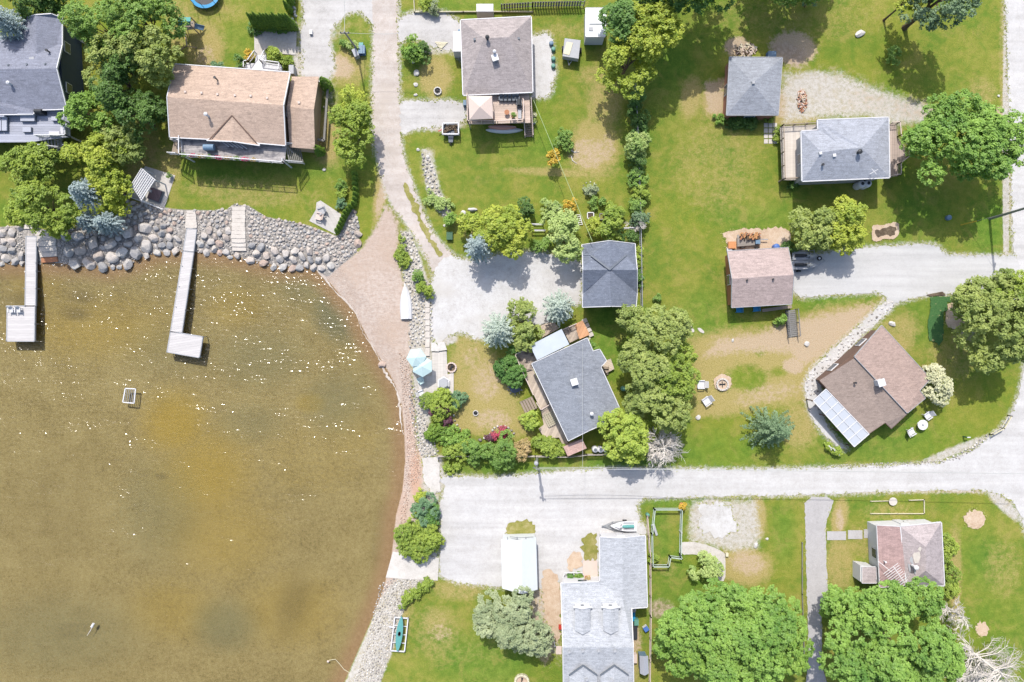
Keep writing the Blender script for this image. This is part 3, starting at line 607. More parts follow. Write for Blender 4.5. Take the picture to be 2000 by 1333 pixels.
def house(name, label, cat, faces, rmat, foot, eave, wmat, inset=0.35, gables=(), trim='white', windows=True, door=0, tw=0.10, roofname='roof', skip_trim=()):
    fp = [tuple(W(x, y, eave)[:2]) for x, y in foot]
    c = Vector((sum(p[0] for p in fp)/len(fp), sum(p[1] for p in fp)/len(fp), 0))
    root = thing(name, label, cat, c)
    wp = offset_poly(fp, inset); m = MB(); m.prism(wp, -0.05, eave-0.16)
    wall = m.build('wall', wmat, root)
    for a, b, ap in gables:
        A = W(a[0], a[1], eave); B = W(b[0], b[1], eave); P = W(*ap); cc = Vector((c.x, c.y, 0))
        def inn(v): d = (Vector((c.x, c.y, v.z))-v); d.z = 0; return v+d.normalized()*inset*1.2
        A, B, P = inn(A), inn(B), inn(P); A = A.lerp(B, .04); B = B.lerp(A, .04)
        t = (Vector((c.x, c.y, 0))-Vector(((A.x+B.x)/2, (A.y+B.y)/2, 0))).normalized()*0.12
        g = MB(); lo = -0.18
        vs = [A+Vector((0, 0, lo)), B+Vector((0, 0, lo)), P+Vector((0, 0, -0.22))]
        g.add(vs+[v+t for v in vs], [(0, 1, 2), (5, 4, 3), (0, 3, 4, 1), (1, 4, 5, 2), (2, 5, 3, 0)]); g.build('gable_wall', wmat, root)
    rm, bnd = roof_mesh(faces); roof = rm.build(roofname, rmat, root)
    if trim:
        f = MB()
        for a, b in bnd:
            d = (b-a); 
            if d.length < .25: continue
            nn = Vector((d.y, -d.x, 0)).normalized()*(tw/2+.003); f.beam(a+nn+Vector((0, 0, -.06)), b+nn+Vector((0, 0, -.06)), tw, .2)
        f.build('fascia', M[trim], root)
    if windows:
        n = len(wp); ar = sum(wp[i][0]*wp[(i+1) % n][1]-wp[(i+1) % n][0]*wp[i][1] for i in range(n)); sg = 1 if ar > 0 else -1
        for i in range(n):
            a = Vector(wp[i]); b = Vector(wp[(i+1) % n]); L = (b-a).length
            if L < 2.6: continue
            d = (b-a)/L; nr = Vector((d.y, -d.x))*sg; k = max(1, int(L/4.2)); ang = math.atan2(d.y, d.x)
            for j in range(k):
                t = a+d*(L*(j+.5)/k)+nr*0.045; isd = (i == door and j == 0)
                if isd:
                    q = MB().box((t.x, t.y, 0.05), (0.95, .12, 2.0), ang).build('door', M['white'], root)
                    h = t+nr*.09+d*.35; MB().box((h.x, h.y, 1.0), (.08, .08, .14), ang).build('handle', M['dark'], q)
                else:
                    zb = max(0.5, eave-1.9); hh = min(1.1, eave-.4-zb)
                    q = MB().box((t.x, t.y, zb), (1.25, .12, hh), ang).build('window', M['white'], root)
                    g = t+nr*.03; MB().box((g.x, g.y, zb+.08), (1.05, .1, hh-.16), ang).build('pane', M['glass'], q)
    return root
def at_roof(px, py, z): return W(px, py, z)
def vent(root, px, py, z, kind='vent', mat='metal', r=.14, h=.35):
    p = W(px, py, z)
    if kind == 'box': MB().box((p.x, p.y, p.z-.25), (r*2, r*2, h+.25), .2).build('roof_vent', M[mat], root)
    elif kind == 'pipe': MB().lathe((p.x, p.y, p.z-.4), [(r*.6, 0), (r*.6, h+.4), (r*1.1, h+.4), (r*1.1, h+.5)], 12).build('vent_pipe', M[mat], root)
    elif kind == 'chimney':
        ch = MB().box((p.x, p.y, p.z-.5), (r*2, r*2, h+.5), .3).build('chimney', M[mat], root)
        MB().box((p.x, p.y, p.z+h), (r*2.5, r*2.5, .08), .3).build('cap', M['white'], ch)
    elif kind == 'flue':
        ch = MB().tube([(p.x, p.y, p.z-.3), (p.x, p.y, p.z+h)], r, 12).build('flue', M[mat], root)
        MB().lathe((p.x, p.y, p.z+h), [(r*1.8, 0), (r*1.6, .1), (.04, .2)], 12).build('cap', M[mat], ch)
def railing(root, pts, z, mat='white', h=0.95, name='railing', step=1.6, pick=None, w=.09, pw_=.1):
    """pts: world xy(z) list"""
    m = MB(); P = [Vector((p[0], p[1], p[2] if len(p) > 2 else z)) for p in pts]
    for a, b in zip(P[:-1], P[1:]):
        L = (b-a).length; up = Vector((0, 0, h)); m.beam(a+up, b+up, w, .06); m.beam(a+up*.15, b+up*.15, .05, .05)
        k = max(1, int(round(L/step)))
        for j in range(k+1):
            q = a.lerp(b, j/k); m.beam(q-Vector((0, 0, .1)), q+up*1.04, pw_, pw_)
        kk = int(L/0.16)
        for j in range(1, kk):
            q = a.lerp(b, j/kk); m.beam(q+up*.15, q+up, .03, .03)
    return m.build(name, M[mat] if isinstance(mat, str) else mat, root)
def deck(root, poly, z, pmat, rails=(), rmat='white', name='deck', posts=True, th=.15):
    P = [W(x, y, z) for x, y in poly]; m = MB().prism([(p.x, p.y) for p in P], z-th, z); d = m.build(name, pmat, root)
    if posts and z > .4:
        q = MB()
        for p in offset_poly([(p.x, p.y) for p in P], .15): q.box((p[0], p[1], -.05), (.14, .14, z-th+.04))
        q.build('post', M['wood'] if rmat != 'white' else M['white'], d)
    for r in rails: railing(d, [W(x, y, z) for x, y in r], z, rmat)
    return d
def stairs(root, p0, p1, width, z0, z1, mat='wood', n=None, rails='white', name='stairs', sides=(1, 1)):
    """top p0 (px at z0) to bottom p1 (px at z1)"""
    a = W(p0[0], p0[1], z0); b = W(p1[0], p1[1], z1); d = b-a; hd = Vector((d.x, d.y, 0)); L = hd.length; hd.normalize(); sd = Vector((-hd.y, hd.x, 0))
    n = n or max(2, int(L/.3)); m = MB(); ang = math.atan2(hd.y, hd.x)
    for i in range(n):
        t = (i+.5)/n; c = a.lerp(b, t); m.box((c.x, c.y, a.z-(a.z-b.z)*(i+1)/(n+.0)+.02), (L/n*.80, width, .05), ang)
    st = m.build(name, M[mat], root)
    for s in (-1, 1): MB().beam(a+sd*s*width/2-Vector((0, 0, .15)), b+sd*s*width/2-Vector((0, 0, .05)), .06, .22).build('stringer', M[mat], st)
    if rails:
        for s in (-1, 1):
            if (s == -1 and sides[0]) or (s == 1 and sides[1]):
                railing(st, [a+sd*s*(width/2+.04), b+sd*s*(width/2+.04)], 0, rails)
    return st

# ------------------------------------------------------------------ 1 slate house, top left
sh_slate = m_shingle('slate_blue_shingles', C(152,156,172), 0)
E, Rz = 4.4, 5.9
h1 = house('slate_roof_house', 'slate blue roofed house with a long grey deck, at the top left corner', 'house',
  [[(-260,140,Rz),(110,134,Rz),(130,213,E),(67,215,E),(65,223,E),(-260,226,E)],
   [(-260,140,Rz),(-260,72,E),(38,73,E),(72,106,5.3),(112,88,E),(121,88,E),(110,134,Rz)],
   [(38,73,E),(47,36,E),(70,30,5.5),(72,106,5.3)], [(72,106,5.3),(70,30,5.5),(100,28,5.1),(121,36,E),(121,88,E),(112,88,E)]],
  sh_slate, [(-260,75),(47,75),(50,38),(120,38),(128,212),(67,214),(65,222),(-260,224)], E, M['slatewall'], door=6)
for x, y in ((17,128),(53,127),(89,126)): vent(h1, x, y, 5.7, 'box', 'slate', .1, .15)
vent(h1, 63, 117, 5.4, 'box', 'trimgrey', .28, .1)
vent(h1, 95, 101, 5.2, 'pipe', 'dark'); vent(h1, 24, 166, 5.2, 'flue', 'white', .12, .7)
dk = m_plank('blue_grey_decking', C(196,200,214), 0, .3)
P = M['white']
d1 = deck(h1, [(-260,222),(64,222),(66,213),(134,213),(137,268),(100,272),(60,278),(-260,280)], 3.6, dk, [[(134,216),(137,268),(77,268)]])
stairs(h1, (84,278), (122,282), 1.0, 3.5, 2.2, 'trimgrey', 6)
stairs(h1, (124,280), (131,306), 1.3, 2.2, .1, 'trimgrey', 6)
stairs(h1, (130,158), (142,190), 1.1, 2.0, .2, 'white', 6)
railing(h1, [W(123,34,.2), W(123,76,.2)], .2, 'white', name='side_railing'); 
railing(h1, [W(124,46,.2), W(142,56,.2), W(162,58,.2), W(163,84,.2)], .2, 'white', name='side_railing')

# ------------------------------------------------------------------ 2 pink tan roof house
sh_tan = m_shingle('pink_tan_shingles', C(210,184,164), R(-4.5), C(226,202,184))
E = 3.9; Rz = 6.0; E2 = 3.3; R2 = 5.0
Rz = 5.3; R2 = 3.8; E2 = 2.7
h2 = house('tan_roof_house', 'long house with a pinkish tan gable roof and lakeside deck', 'house',
  [[(341,126,E),(566,142,E),(553,206,Rz),(327,190,Rz)], [(327,190,Rz),(553,206,Rz),(557,284,E),(500,279,E),(453,226,4.9),(411,272,E),(332,268,E)],
   [(453,226,4.9),(500,279,E),(507,284,4.0),(455,276,4.75)], [(453,226,4.9),(455,276,4.75),(404,274,4.0),(411,272,E)]],
  sh_tan, [(341,128),(565,143),(556,283),(333,267)], E, M['tanwall'], gables=[((341,128),(333,267),(328,191,Rz)), ((565,143),(556,283),(553,206,Rz))], trim='white', door=2)
roofw, bw = roof_mesh([[(570,150,E2),(623,150,E2),(613,214,R2),(560,209,R2)], [(560,209,R2),(613,214,R2),(615,292,E2),(566,288,E2)]])
roofw.build('wing_roof', sh_tan, h2)
MB().prism([tuple(W(x, y, E2)[:2]) for x, y in ((570,154),(618,153),(610,288),(566,284))], -.05, E2-.15).build('wing_wall', M['tanwall'], h2)
gg = MB(); a, b, c_ = W(618,153,E2), W(611,288,E2), W(609,214,R2); gg.add([a-Vector((0,0,.2)), b-Vector((0,0,.2)), c_-Vector((0,0,.25)), a-Vector((.15,0,.2)), b-Vector((.15,0,.2)), c_-Vector((.15,0,.25))], [(0,1,2),(5,4,3),(0,3,4,1),(1,4,5,2),(2,5,3,0)]); gg.build('wing_gable', M['tanwall'], h2)
for x, y in ((362,180),(394,182),(425,185),(459,187),(490,188),(522,192)): vent(h2, x, y, 5.1, 'box', 'canvas', .12, .12)
vent(h2, 584, 201, 3.7, 'box', 'canvas', .14, .12); vent(h2, 422, 154, 4.9, 'pipe', 'dark'); vent(h2, 408, 228, 4.75, 'flue', 'white', .13, .9)
dkg = m_plank('weathered_grey_decking', C(196,190,188), R(-4.5), .26, .75, .15, C(146,143,147))
d2 = deck(h2, [(352,268),(560,282),(556,318),(355,306)], 3.1, dkg, [[(356,270),(356,305),(556,320),(556,314)]])
stairs(h2, (560,300), (590,303), 2.1, 3.0, 1.2, 'greywood', 8, 'white'); stairs(h2, (352,290), (337,289), 1.5, 3.0, 2.0, 'wood', 4, 'white')
m = MB()
for i in range(5): q = W(430+i*9, 275+i*1.2, 3.6); m.beam(q, q+Vector((1.0, -.7, .0)), .08, .1)
m.build('gable_bracket', M['white'], h2)
m = MB()
for q1, q2 in (((453,226,4.95),(409,273,4.05)), ((453,226,4.95),(502,281,4.0))): m.beam(W(*q1), W(*q2), .12, .05)
m.build('valley_flashing', M['brownwall'], h2)
# north porch
p = deck(h2, [(480,124),(498,124),(500,108),(520,108),(520,122),(551,128),(550,142),(480,137)], .9, M['white'], [[(481,136),(481,125),(488,124),(501,106)], [(520,106),(512,123),(550,128),(548,141)]], name='porch')
w = MB().prism([tuple(W(x, y)[:2]) for x, y in ((622,160),(627,152),(619,286),(614,286))], 0, .5).build('side_ledge', M['white'], h2)
w = MB();
for a, b in (((640,175),(633,275)), ((633,275),(620,273))): w.beam(W(*a, 1.2), W(*b, 1.2), .25, .2)
for x, y in ((640,175),(637,215),(633,275),(622,273)): q = W(x, y, 0); w.box((q.x, q.y, 0), (.15, .15, 1.2))
w = w.build('timber_screen', M['greywood'], h2)

# ------------------------------------------------------------------ 3 brown hip roof house
sh_hip = m_shingle('grey_brown_shingles', C(186,176,174), 0, C(208,199,197))
E = 3.1; Rz = 4.8
h3 = house('hip_roof_house', 'brown grey hip roofed house with a deck and canopy on its south side', 'house',
  [[(900,40,E),(1037,33,E),(993,73,Rz),(945,75,Rz)], [(1037,33,E),(1040,180,E),(993,73,Rz)], [(1040,180,E),(905,186,E),(945,75,Rz),(993,73,Rz)], [(905,186,E),(900,40,E),(945,75,Rz)]],
  sh_hip, [(900,40),(1037,33),(1040,180),(905,186)], E, M['tanwall'], door=2)
vent(h3, 952, 77, 4.75, 'flue', 'dark', .14, .6); vent(h3, 966, 105, 4.5, 'flue', 'white', .12, .6); vent(h3, 967, 115, 4.35, 'chimney', 'trimgrey', .3, .3)
vent(h3, 927, 78, 4.2, 'box', 'slate', .13, .15); vent(h3, 1013, 76, 4.0, 'box', 'slate', .13, .15)
dkp = m_plank('pinkish_brown_decking', C(230,208,192), 0, .26, .7)
d3 = deck(h3, [(912,184),(1034,181),(1036,240),(914,243)], 2.3, dkp, [[(913,188),(914,241),(968,241)], [(972,241),(1023,238),(1022,200)]], 'canvas')
stairs(h3, (1029,198), (1033,268), .9, 1.9, .1, 'wood', 17, 'canvas')
w = MB().box((W(894,27).x+3.4, W(0,30).y-.2, 0), (2.0, .9, 2.4)).build('entry_canopy', M['white'], h3)
w = MB(); q = W(895,94); w.box((q.x, q.y, 0), (.9, 2.4, 1.9)); w.build('side_cupboard', M['white'], h3)

# ------------------------------------------------------------------ 4 grey pyramid roof shed
sh_grey = m_shingle('mid_grey_shingles', C(170,175,184), 0)
E = 2.4; Rz = 3.6
h4 = house('hip_roof_garage', 'square grey garage with a pyramid roof between the two log piles', 'garage',
  [[(1425,112,E),(1528,113,E),(1471,163,Rz)], [(1528,113,E),(1520,225,E),(1471,163,Rz)], [(1520,225,E),(1419,225,E),(1471,163,Rz)], [(1419,225,E),(1425,112,E),(1471,163,Rz)]],
  sh_grey, [(1425,112),(1528,113),(1520,225),(1419,225)], E, M['brickwall'], trim='trimgrey', tw=.06, inset=.2)
vent(h4, 1471, 162, 3.6, 'box', 'trimgrey', .16, .15)

# ------------------------------------------------------------------ 5 grey house right
E = 4.0; Rz = 5.4
h5 = house('grey_roof_house', 'grey roofed house with white trim and a deck at each end', 'house',
  [[(1565,257,E),(1567,354,E),(1604,298,Rz)], [(1567,354,E),(1737,347,E),(1684,289,Rz),(1648,292,Rz),(1604,298,Rz)], [(1737,347,E),(1735,230,E),(1684,289,Rz)],
   [(1565,257,E),(1598,255,E),(1648,292,Rz),(1604,298,Rz)], [(1598,255,E),(1597,235,E),(1735,230,E),(1684,289,Rz),(1648,292,Rz)]],
  m_shingle('light_grey_shingles', C(180,185,196), R(2)), [(1565,257),(1598,255),(1597,235),(1735,230),(1737,347),(1567,354)], E, M['greywall'])
vent(h5, 1602, 300, 5.35, 'box', 'white', .15, .15); vent(h5, 1629, 304, 5.2, 'box', 'white', .17, .15); vent(h5, 1675, 299, 5.15, 'flue', 'dark', .16, .6); vent(h5, 1605, 323, 4.7, 'pipe', 'dark')
q = W(1700,339,4.3); ant = MB().tube([q, q+Vector((0, 0, .8))], .03, 6); ant.beam(q+Vector((-.5, -.3, .8)), q+Vector((.5, .3, .8)), .05, .04); ant.beam(q+Vector((-.25, .35, .8)), q+Vector((.3, -.3, .8)), .05, .04); ant.build('aerial', M['white'], h5)
dkw = m_plank('pale_weathered_decking', C(232,222,210), R(90), .34, .84, .08)
deck(h5, [(1524,248),(1597,244),(1598,256),(1566,258),(1567,352),(1528,352)], 1.6, dkw, [[(1596,244),(1525,248),(1528,352),(1564,350)]], 'wood')
deck(h5, [(1736,244),(1750,243),(1752,268),(1768,293),(1768,309),(1752,322),(1752,344),(1737,345)], 1.6, m_plank('pinkish_decking', C(204,186,174), R(90), .3), [[(1737,244),(1750,243),(1752,268),(1768,293),(1768,309),(1752,322),(1752,344),(1738,345)]], 'canvas')
w = MB().box((W(1559,0).x-.2, W(0,323,1.6).y, 1.6), (.9, 1.3, 1.0)).build('gas_grill', M['white'], h5)
# ------------------------------------------------------------------ 6 pink garage
sh_pink = m_shingle('pinkish_shingles', C(200,180,174), R(1.5), C(216,198,192))
E = 2.5; Rz = 3.8
h6 = house('tan_garage', 'garage with a pinkish gable roof at the end of the pale driveway', 'garage',
  [[(1421,491,E),(1539,484,E),(1550,537,Rz),(1430,545,Rz)], [(1430,545,Rz),(1550,537,Rz),(1546,594,E),(1429,601,E)]],
  sh_pink, [(1423,491),(1541,485),(1546,593),(1429,600)], E, M['rust'], gables=[((1423,491),(1429,600),(1428,545,Rz)), ((1541,485),(1546,593),(1548,537,Rz))], trim='trimgrey', tw=.06, inset=.3)
vent(h6, 1459, 548, 3.75, 'box', 'dark', .1, .12); vent(h6, 1510, 546, 3.75, 'box', 'dark', .1, .12)
deck(h6, [(1488,604),(1546,596),(1547,602),(1490,610)], .6, M['wood'], name='porch', posts=False)
stairs(h6, (1544,606), (1548,658), 1.1, .55, .1, 'greywood', 14, 'greywood', name='ramp')
# ------------------------------------------------------------------ 7 brown rotated cottage
sh_br = m_shingle('brown_pink_shingles', C(188,164,153), R(-44), C(206,184,174))
sh_br2 = m_shingle('darker_brown_shingles', C(174,156,145), R(-44), C(192,174,163))  # darker tone of the cottage brown, used on the southwest slope
E = 2.3; Rz = 3.4
h7 = house('brown_cottage', 'brown roofed cottage turned diagonally by the road bend', 'house',
  [[(1722,636,E),(1817,740,E),(1796,763,E+.25),(1807,778,E),(1772,807,Rz),(1669,697,Rz)]],
  sh_br, [(1720,637),(1816,740),(1796,763),(1806,778),(1741,838),(1729,826),(1697,848),(1600,743)], E, M['brownwall'], trim='trimgrey', tw=.05, door=4)
rb, bb = roof_mesh([[(1669,699,Rz-.18),(1772,809,Rz-.18),(1741,838,E),(1729,826,E+.2),(1697,848,E),(1600,743,E)]]); rb.build('lower_roof', sh_br2, h7)
ff = MB()
for a_, b_ in bb: ff.beam(a_-Vector((0, 0, .07)), b_-Vector((0, 0, .07)), .05, .16)
ff.build('drip_edge', M['brownwall'], h7)
vent(h7, 1714, 747, 3.3, 'chimney', 'white', .34, .9); vent(h7, 1669, 748, 3.0, 'pipe', 'dark', .12, .3)
a, b = W(1613,760,2.25), W(1697,848,2.25); c_, d_ = W(1668,873,2.0), W(1588,783,2.0)
mm = NT('clear_panel'); mm.pbr(C(212,218,226), .25, spec=.5)
aw = MB(); aw.add([a, b, c_, d_, a-Vector((0,0,.04)), b-Vector((0,0,.04)), c_-Vector((0,0,.04)), d_-Vector((0,0,.04))], [(3,2,1,0),(4,5,6,7),(0,1,5,4),(1,2,6,5),(2,3,7,6),(3,0,4,7)]); aw = aw.build('patio_cover', mm.m, h7)
fr = MB()
for i in range(8): fr.beam(a.lerp(b, i/7)+Vector((0,0,.05)), d_.lerp(c_, i/7)+Vector((0,0,.05)), .10 if i < 8 else .05, .05)
for t in (0, .5, 1): fr.beam(a.lerp(d_, t)+Vector((0,0,.05)), b.lerp(c_, t)+Vector((0,0,.05)), .08 if t != .5 else .04, .04)
fr.build('frame', M['white'], aw)
po = MB()
for t in (0, .33, .66, 1): q = d_.lerp(c_, t); po.box((q.x, q.y, -.05), (.12, .12, q.z))
po.build('post', M['brownwall'], aw)
# ------------------------------------------------------------------ 8 pinkish house, bottom right
sh_pg = m_shingle('faded_pink_grey_shingles', C(196,184,184), R(90), C(216,204,204))
E = 2.9; Rz = 4.6
h8 = house('faded_roof_house', 'cottage with a worn pinkish grey roof beside the big round maple', 'house',
  [[(1759,1029,E+.5),(1838,1021,E),(1808,1069,Rz)], [(1838,1021,E),(1844,1144,E),(1808,1115,Rz),(1808,1069,Rz)], [(1844,1144,E),(1771,1144,E+.4),(1808,1115,Rz)],
   [(1759,1029,E+.5),(1808,1069,Rz),(1808,1115,Rz),(1771,1144,E+.4),(1765,1090,E+.35)]],
  sh_pg, [(1712,1026),(1838,1021),(1844,1144),(1718,1148)], E, M['white'], tw=.09, inset=.3)
rb, bb = roof_mesh([[(1712,1026,E),(1759,1029,E+.5),(1765,1090,E+.35),(1771,1144,E+.4),(1718,1148,E)]]); rb.build('addition_roof', m_shingle('mauve_shingles', C(192,162,158), R(90), C(206,178,174)), h8)
ff = MB()
for a_, b_ in bb[:]:
    if abs(a_.x-b_.x) > abs(a_.y-b_.y) or a_.x < W(1730,0).x: ff.beam(a_-Vector((0,0,.07)), b_-Vector((0,0,.07)), .06, .18)
ff.build('drip_edge', M['white'], h8)
vent(h8, 1784, 1106, 4.1, 'flue', 'white', .16, .6); vent(h8, 1728, 1097, 3.2, 'pipe', 'white', .1, .2)
MB().box((W(1780,1018).x, W(0,1019).y, -.02), (1.4, .5, .5)).build('step', M['concrete'], h8)
m = MB(); 
def flat_patch(pts, off): 
    vs = [W(x, y, 3.25+max(0, x-1765)/43*1.35+off) for x, y in pts]; n = len(vs); m.add(vs+[v-Vector((0, 0, .05)) for v in vs], [tuple(range(n)), tuple(range(n, 2*n))[::-1]]+[(i, i+n, (i+1) % n+n, (i+1) % n) for i in range(n)])
flat_patch([(1782,1078),(1788,1080),(1796,1078),(1798,1088),(1794,1100),(1787,1101),(1784,1092)], .05); flat_patch([(1794,1066),(1800,1070),(1798,1078),(1793,1074)], .05)
m.build('shingle_patch', M['stone'], h8)
m = MB(); flat_patch([(1773,1101),(1777,1103),(1780,1118),(1776,1117)], .06); flat_patch([(1785,1111),(1789,1112),(1789,1122),(1786,1121)], .06); flat_patch([(1776,1060),(1781,1064),(1777,1082),(1771,1088),(1773,1072)], .04); flat_patch([(1780,1085),(1783,1092),(1784,1103),(1778,1098),(1776,1088)], .04)
m.build('exposed_felt', M['trimgrey'], h8)
an = MB(); a, b = W(1745,1107,4.7), W(1771,1145,4.3); an.beam(a, b, .08, .06)
for i in range(11):
    t = i/10; c_ = a.lerp(b, t); d_ = (b-a).normalized(); n_ = Vector((-d_.y, d_.x, 0)); L = 1.1-.25*t; an.beam(c_-n_*L*1.3, c_+n_*L*.6, .045, .04)
an.beam(W(1716,1097,3.5), W(1742,1118,4.5), .05, .05); an.beam(W(1752,1150,2.9), W(1775,1122,4.6), .04, .04)
an.build('tv_aerial', M['white'], h8)
h8b = house('small_shed', 'small pink roofed shed against the faded cottage', 'shed', [[(1684,1108,2.1),(1711,1108,2.3),(1712,1139,2.3),(1684,1139,2.1)]], sh_pg, [(1680,1104),(1710,1108),(1712,1139),(1680,1139)], 2.1, M['white'], inset=.1, tw=.05, windows=False)
# ------------------------------------------------------------------ 9 big light grey house, bottom centre
sh_lg = m_shingle('pale_grey_shingles', C(198,202,208), 0, C(214,218,224)); E = 3.4; Rz = 5.6
h9 = house('light_grey_house', 'large light grey roofed house with dormers at the bottom edge', 'house',
  [[(1172,1050,E),(1216,1052,3.9),(1216,1170,4.0),(1178,1143,E),(1172,1137,E)], [(1216,1052,3.9),(1260,1047,E),(1264,1186,E),(1233,1188,E+.25),(1216,1170,4.0)],
   [(1096,1140,E),(1172,1137,E),(1178,1143,E),(1216,1170,4.0),(1233,1188,E+.25),(1236,1265,Rz),(1100,1265,Rz)], [(1100,1265,Rz),(1236,1265,Rz),(1238,1420,E),(1102,1420,E)]],
  sh_lg, [(1172,1050),(1260,1047),(1264,1186),(1234,1188),(1238,1420),(1100,1420),(1096,1140),(1172,1138)], E, M['white'], tw=.09)
for x0 in (1125, 1180):
    a, b, c2, d2_ = W(x0-2,1187,5.1), W(x0+28,1187,5.1), W(x0+28,1232,5.2), W(x0-2,1232,5.2)
    pk, pk2 = W(x0+13,1191,5.45), W(x0+13,1240,5.5)
    dm = MB(); dm.add([a, pk, pk2, d2_, b, c2], [(0,1,2,3),(1,4,5,2)]); dm.add([v-Vector((0,0,.12)) for v in (a, pk, pk2, d2_, b, c2)], [(3,2,1,0),(2,5,4,1)]); dm = dm.build('dormer', sh_lg, h9)
    q = W(x0+13,1187,5.1); MB().box((q.x, q.y+.02, 4.0), (1.75, .16, 1.12)).build('front', M['white'], dm); MB().box((q.x, q.y+.1, 4.5), (.36, .04, .3)).build('pane', M['glass'], dm); ft = MB(); ft.beam(a+Vector((-.2,.12,.05)), pk+Vector((0,.12,.05)), .14, .14); ft.beam(pk+Vector((0,.12,.05)), b+Vector((.2,.12,.05)), .14, .14); ft.build('fascia', M['white'], dm)
for x0 in (1139, 1200):
    a, b, c2, d2_ = W(x0-27,1320,5.0), W(x0+27,1320,5.0), W(x0+27,1420,4.8), W(x0-27,1420,4.8); pk, pk2 = W(x0,1301,5.5), W(x0,1420,5.5)
    dm = MB(); dm.add([a, pk, pk2, d2_, b, c2], [(0,3,2,1),(1,2,5,4)]); dm.add([v-Vector((0,0,.2)) for v in (a, pk, pk2, d2_, b, c2)], [(1,2,3,0),(4,5,2,1)]); dm.build('cross_gable', sh_lg, h9)
    gt = MB(); 
    for u, v in ((a, pk), (pk, b)): gt.beam(u+Vector((0,.05,0)), v+Vector((0,.05,0)), .14, .2)
    gt.build('valley_flashing', M['slate'], h9)
for x, y in ((1112,1274),(1138,1272),(1169,1272),(1201,1272)): vent(h9, x, y, 5.6, 'box', 'trimgrey', .13, .15)
for x, y in ((1146,1328),(1194,1329)): vent(h9, x, y, 5.5, 'box', 'trimgrey', .15, .15)
m = MB(); m.beam(W(1102,1119,.8), W(1138,1119,.8), .08, .08); m.beam(W(1102,1119,.8), W(1098,1138,.8), .08, .08)
for x, y in ((1102,1119),(1120,1119),(1138,1119),(1098,1136)): q = W(x, y); m.box((q.x, q.y, 0), (.08, .08, .8))
m.build('planter_rail', M['white'], h9)
q = MB().prism([tuple(W(x, y)[:2]) for x, y in ((1138,1095),(1166,1095),(1167,1137),(1138,1137))], 0, .25).build('porch', M['canvas'], h9)
# ------------------------------------------------------------------ 10 dark cross gable garage
sh_dk = m_shingle('blue_grey_shingles', C(134,142,158), 0, C(180,186,198)); E = 3.2; Rz = 5.1
h10 = house('cross_gable_garage', 'dark blue grey garage with a cross gable roof in the middle of the picture', 'garage',
  [[(1190,471,Rz),(1191,527,Rz),(1154,499,4.5),(1138,499,E+.3),(1137,479,E)], [(1190,471,Rz),(1240,477,E),(1241,499,E+.3),(1224,498,4.5),(1191,527,Rz)],
   [(1139,528,Rz-.1),(1138,499,E+.3),(1154,499,4.5),(1191,527,Rz)], [(1139,528,Rz-.1),(1191,527,Rz),(1148,566,E+.3),(1139,573,E+.1)],
   [(1191,527,Rz),(1224,498,4.5),(1241,499,E+.3),(1244,528,Rz-.1)], [(1191,527,Rz),(1244,528,Rz-.1),(1244,573,E+.1),(1236,566,E+.3)],
   [(1191,527,Rz),(1194,598,Rz),(1138,600,E),(1139,573,E+.1),(1148,566,E+.3)], [(1191,527,Rz),(1236,566,E+.3),(1244,573,E+.1),(1242,599,E),(1194,598,Rz)]],
  sh_dk, [(1138,479),(1241,477),(1242,599),(1139,600)], E, M['greywall'], gables=[((1139,479),(1241,477),(1190,474,Rz)), ((1139,599),(1242,598),(1193,596,Rz))], tw=.08, inset=.3, door=3)
m = MB()
for q1, q2 in (((1154,499,4.6),(1191,527,5.25)), ((1224,498,4.6),(1191,527,5.25))): m.beam(W(*q1), W(*q2), .16, .05)
m.build('valley_flashing', M['slate'], h10)
# ------------------------------------------------------------------ 11 subject cottage
AN = RA((1110,861),(1193,822)); sh_s = m_shingle('granite_grey_shingles', C(156,162,172), AN, C(196,201,210)); E = 3.1; Rz = 3.9
h11 = house('lakeside_cottage', 'granite grey roofed cottage with decks, turned diagonally, in front of the parking yard', 'house',
  [[(1039,711,E),(1093,686,Rz),(1150,841,Rz),(1110,861,E)], [(1093,686,Rz),(1147,661,E+.1),(1158,687,E),(1171,683,E),(1184,705,E),(1173,717,E),(1209,796,E),(1193,822,E),(1150,841,Rz)]],
  sh_s, [(1039,711),(1147,661),(1158,687),(1171,683),(1184,705),(1173,717),(1209,796),(1193,822),(1110,861)], E, M['greywall'], tw=.08, door=1)
vent(h11, 1121, 746, 3.85, 'chimney', 'stone', .32, .5); vent(h11, 1155, 808, 3.75, 'flue', 'white', .13, .5)
mb_ = NT('pale_blue_steel'); mb_.pbr(mb_.hsv(C(188,200,214), .5, 1, mb_.mr(mb_.noise(.8, 3), .3, .7, .95, 1.05)), .35, spec=.4)
rb, bb = roof_mesh([[(1035,675,3.0),(1097,643,3.0),(1112,673,3.3),(1049,704,3.3)]], .08); rb.build('porch_roof', mb_.m, h11)
m = MB()
for x, y in ((1038,677),(1096,646),(1066,662)): q = W(x, y, 2.9); m.box((q.x+.1, q.y-.1, -.05), (.14, .14, 2.9))
m.build('porch_post', M['white'], h11)
AD = RA((1007,693),(1056,800)); dks = m_plank('weathered_brown_decking', C(208,192,176), AD, .28, .74, .16, C(146,132,122)); dkl = m_plank('pale_decking', C(220,204,186), AD, .28, .8)
deck(h11, [(1005,693),(1036,678),(1049,704),(1037,712),(1040,722),(1021,728)], 1.1, dks, [[(1034,679),(1006,693),(1021,727)]], 'canvas')
deck(h11, [(1021,727),(1040,719),(1072,788),(1056,800)], .9, dkl, [[(1021,727),(1041,770)], [(1048,787),(1056,800),(1073,789)]], 'canvas')
stairs(h11, (1045,786), (1020,797), 1.5, .85, .1, 'wood', 5, None)
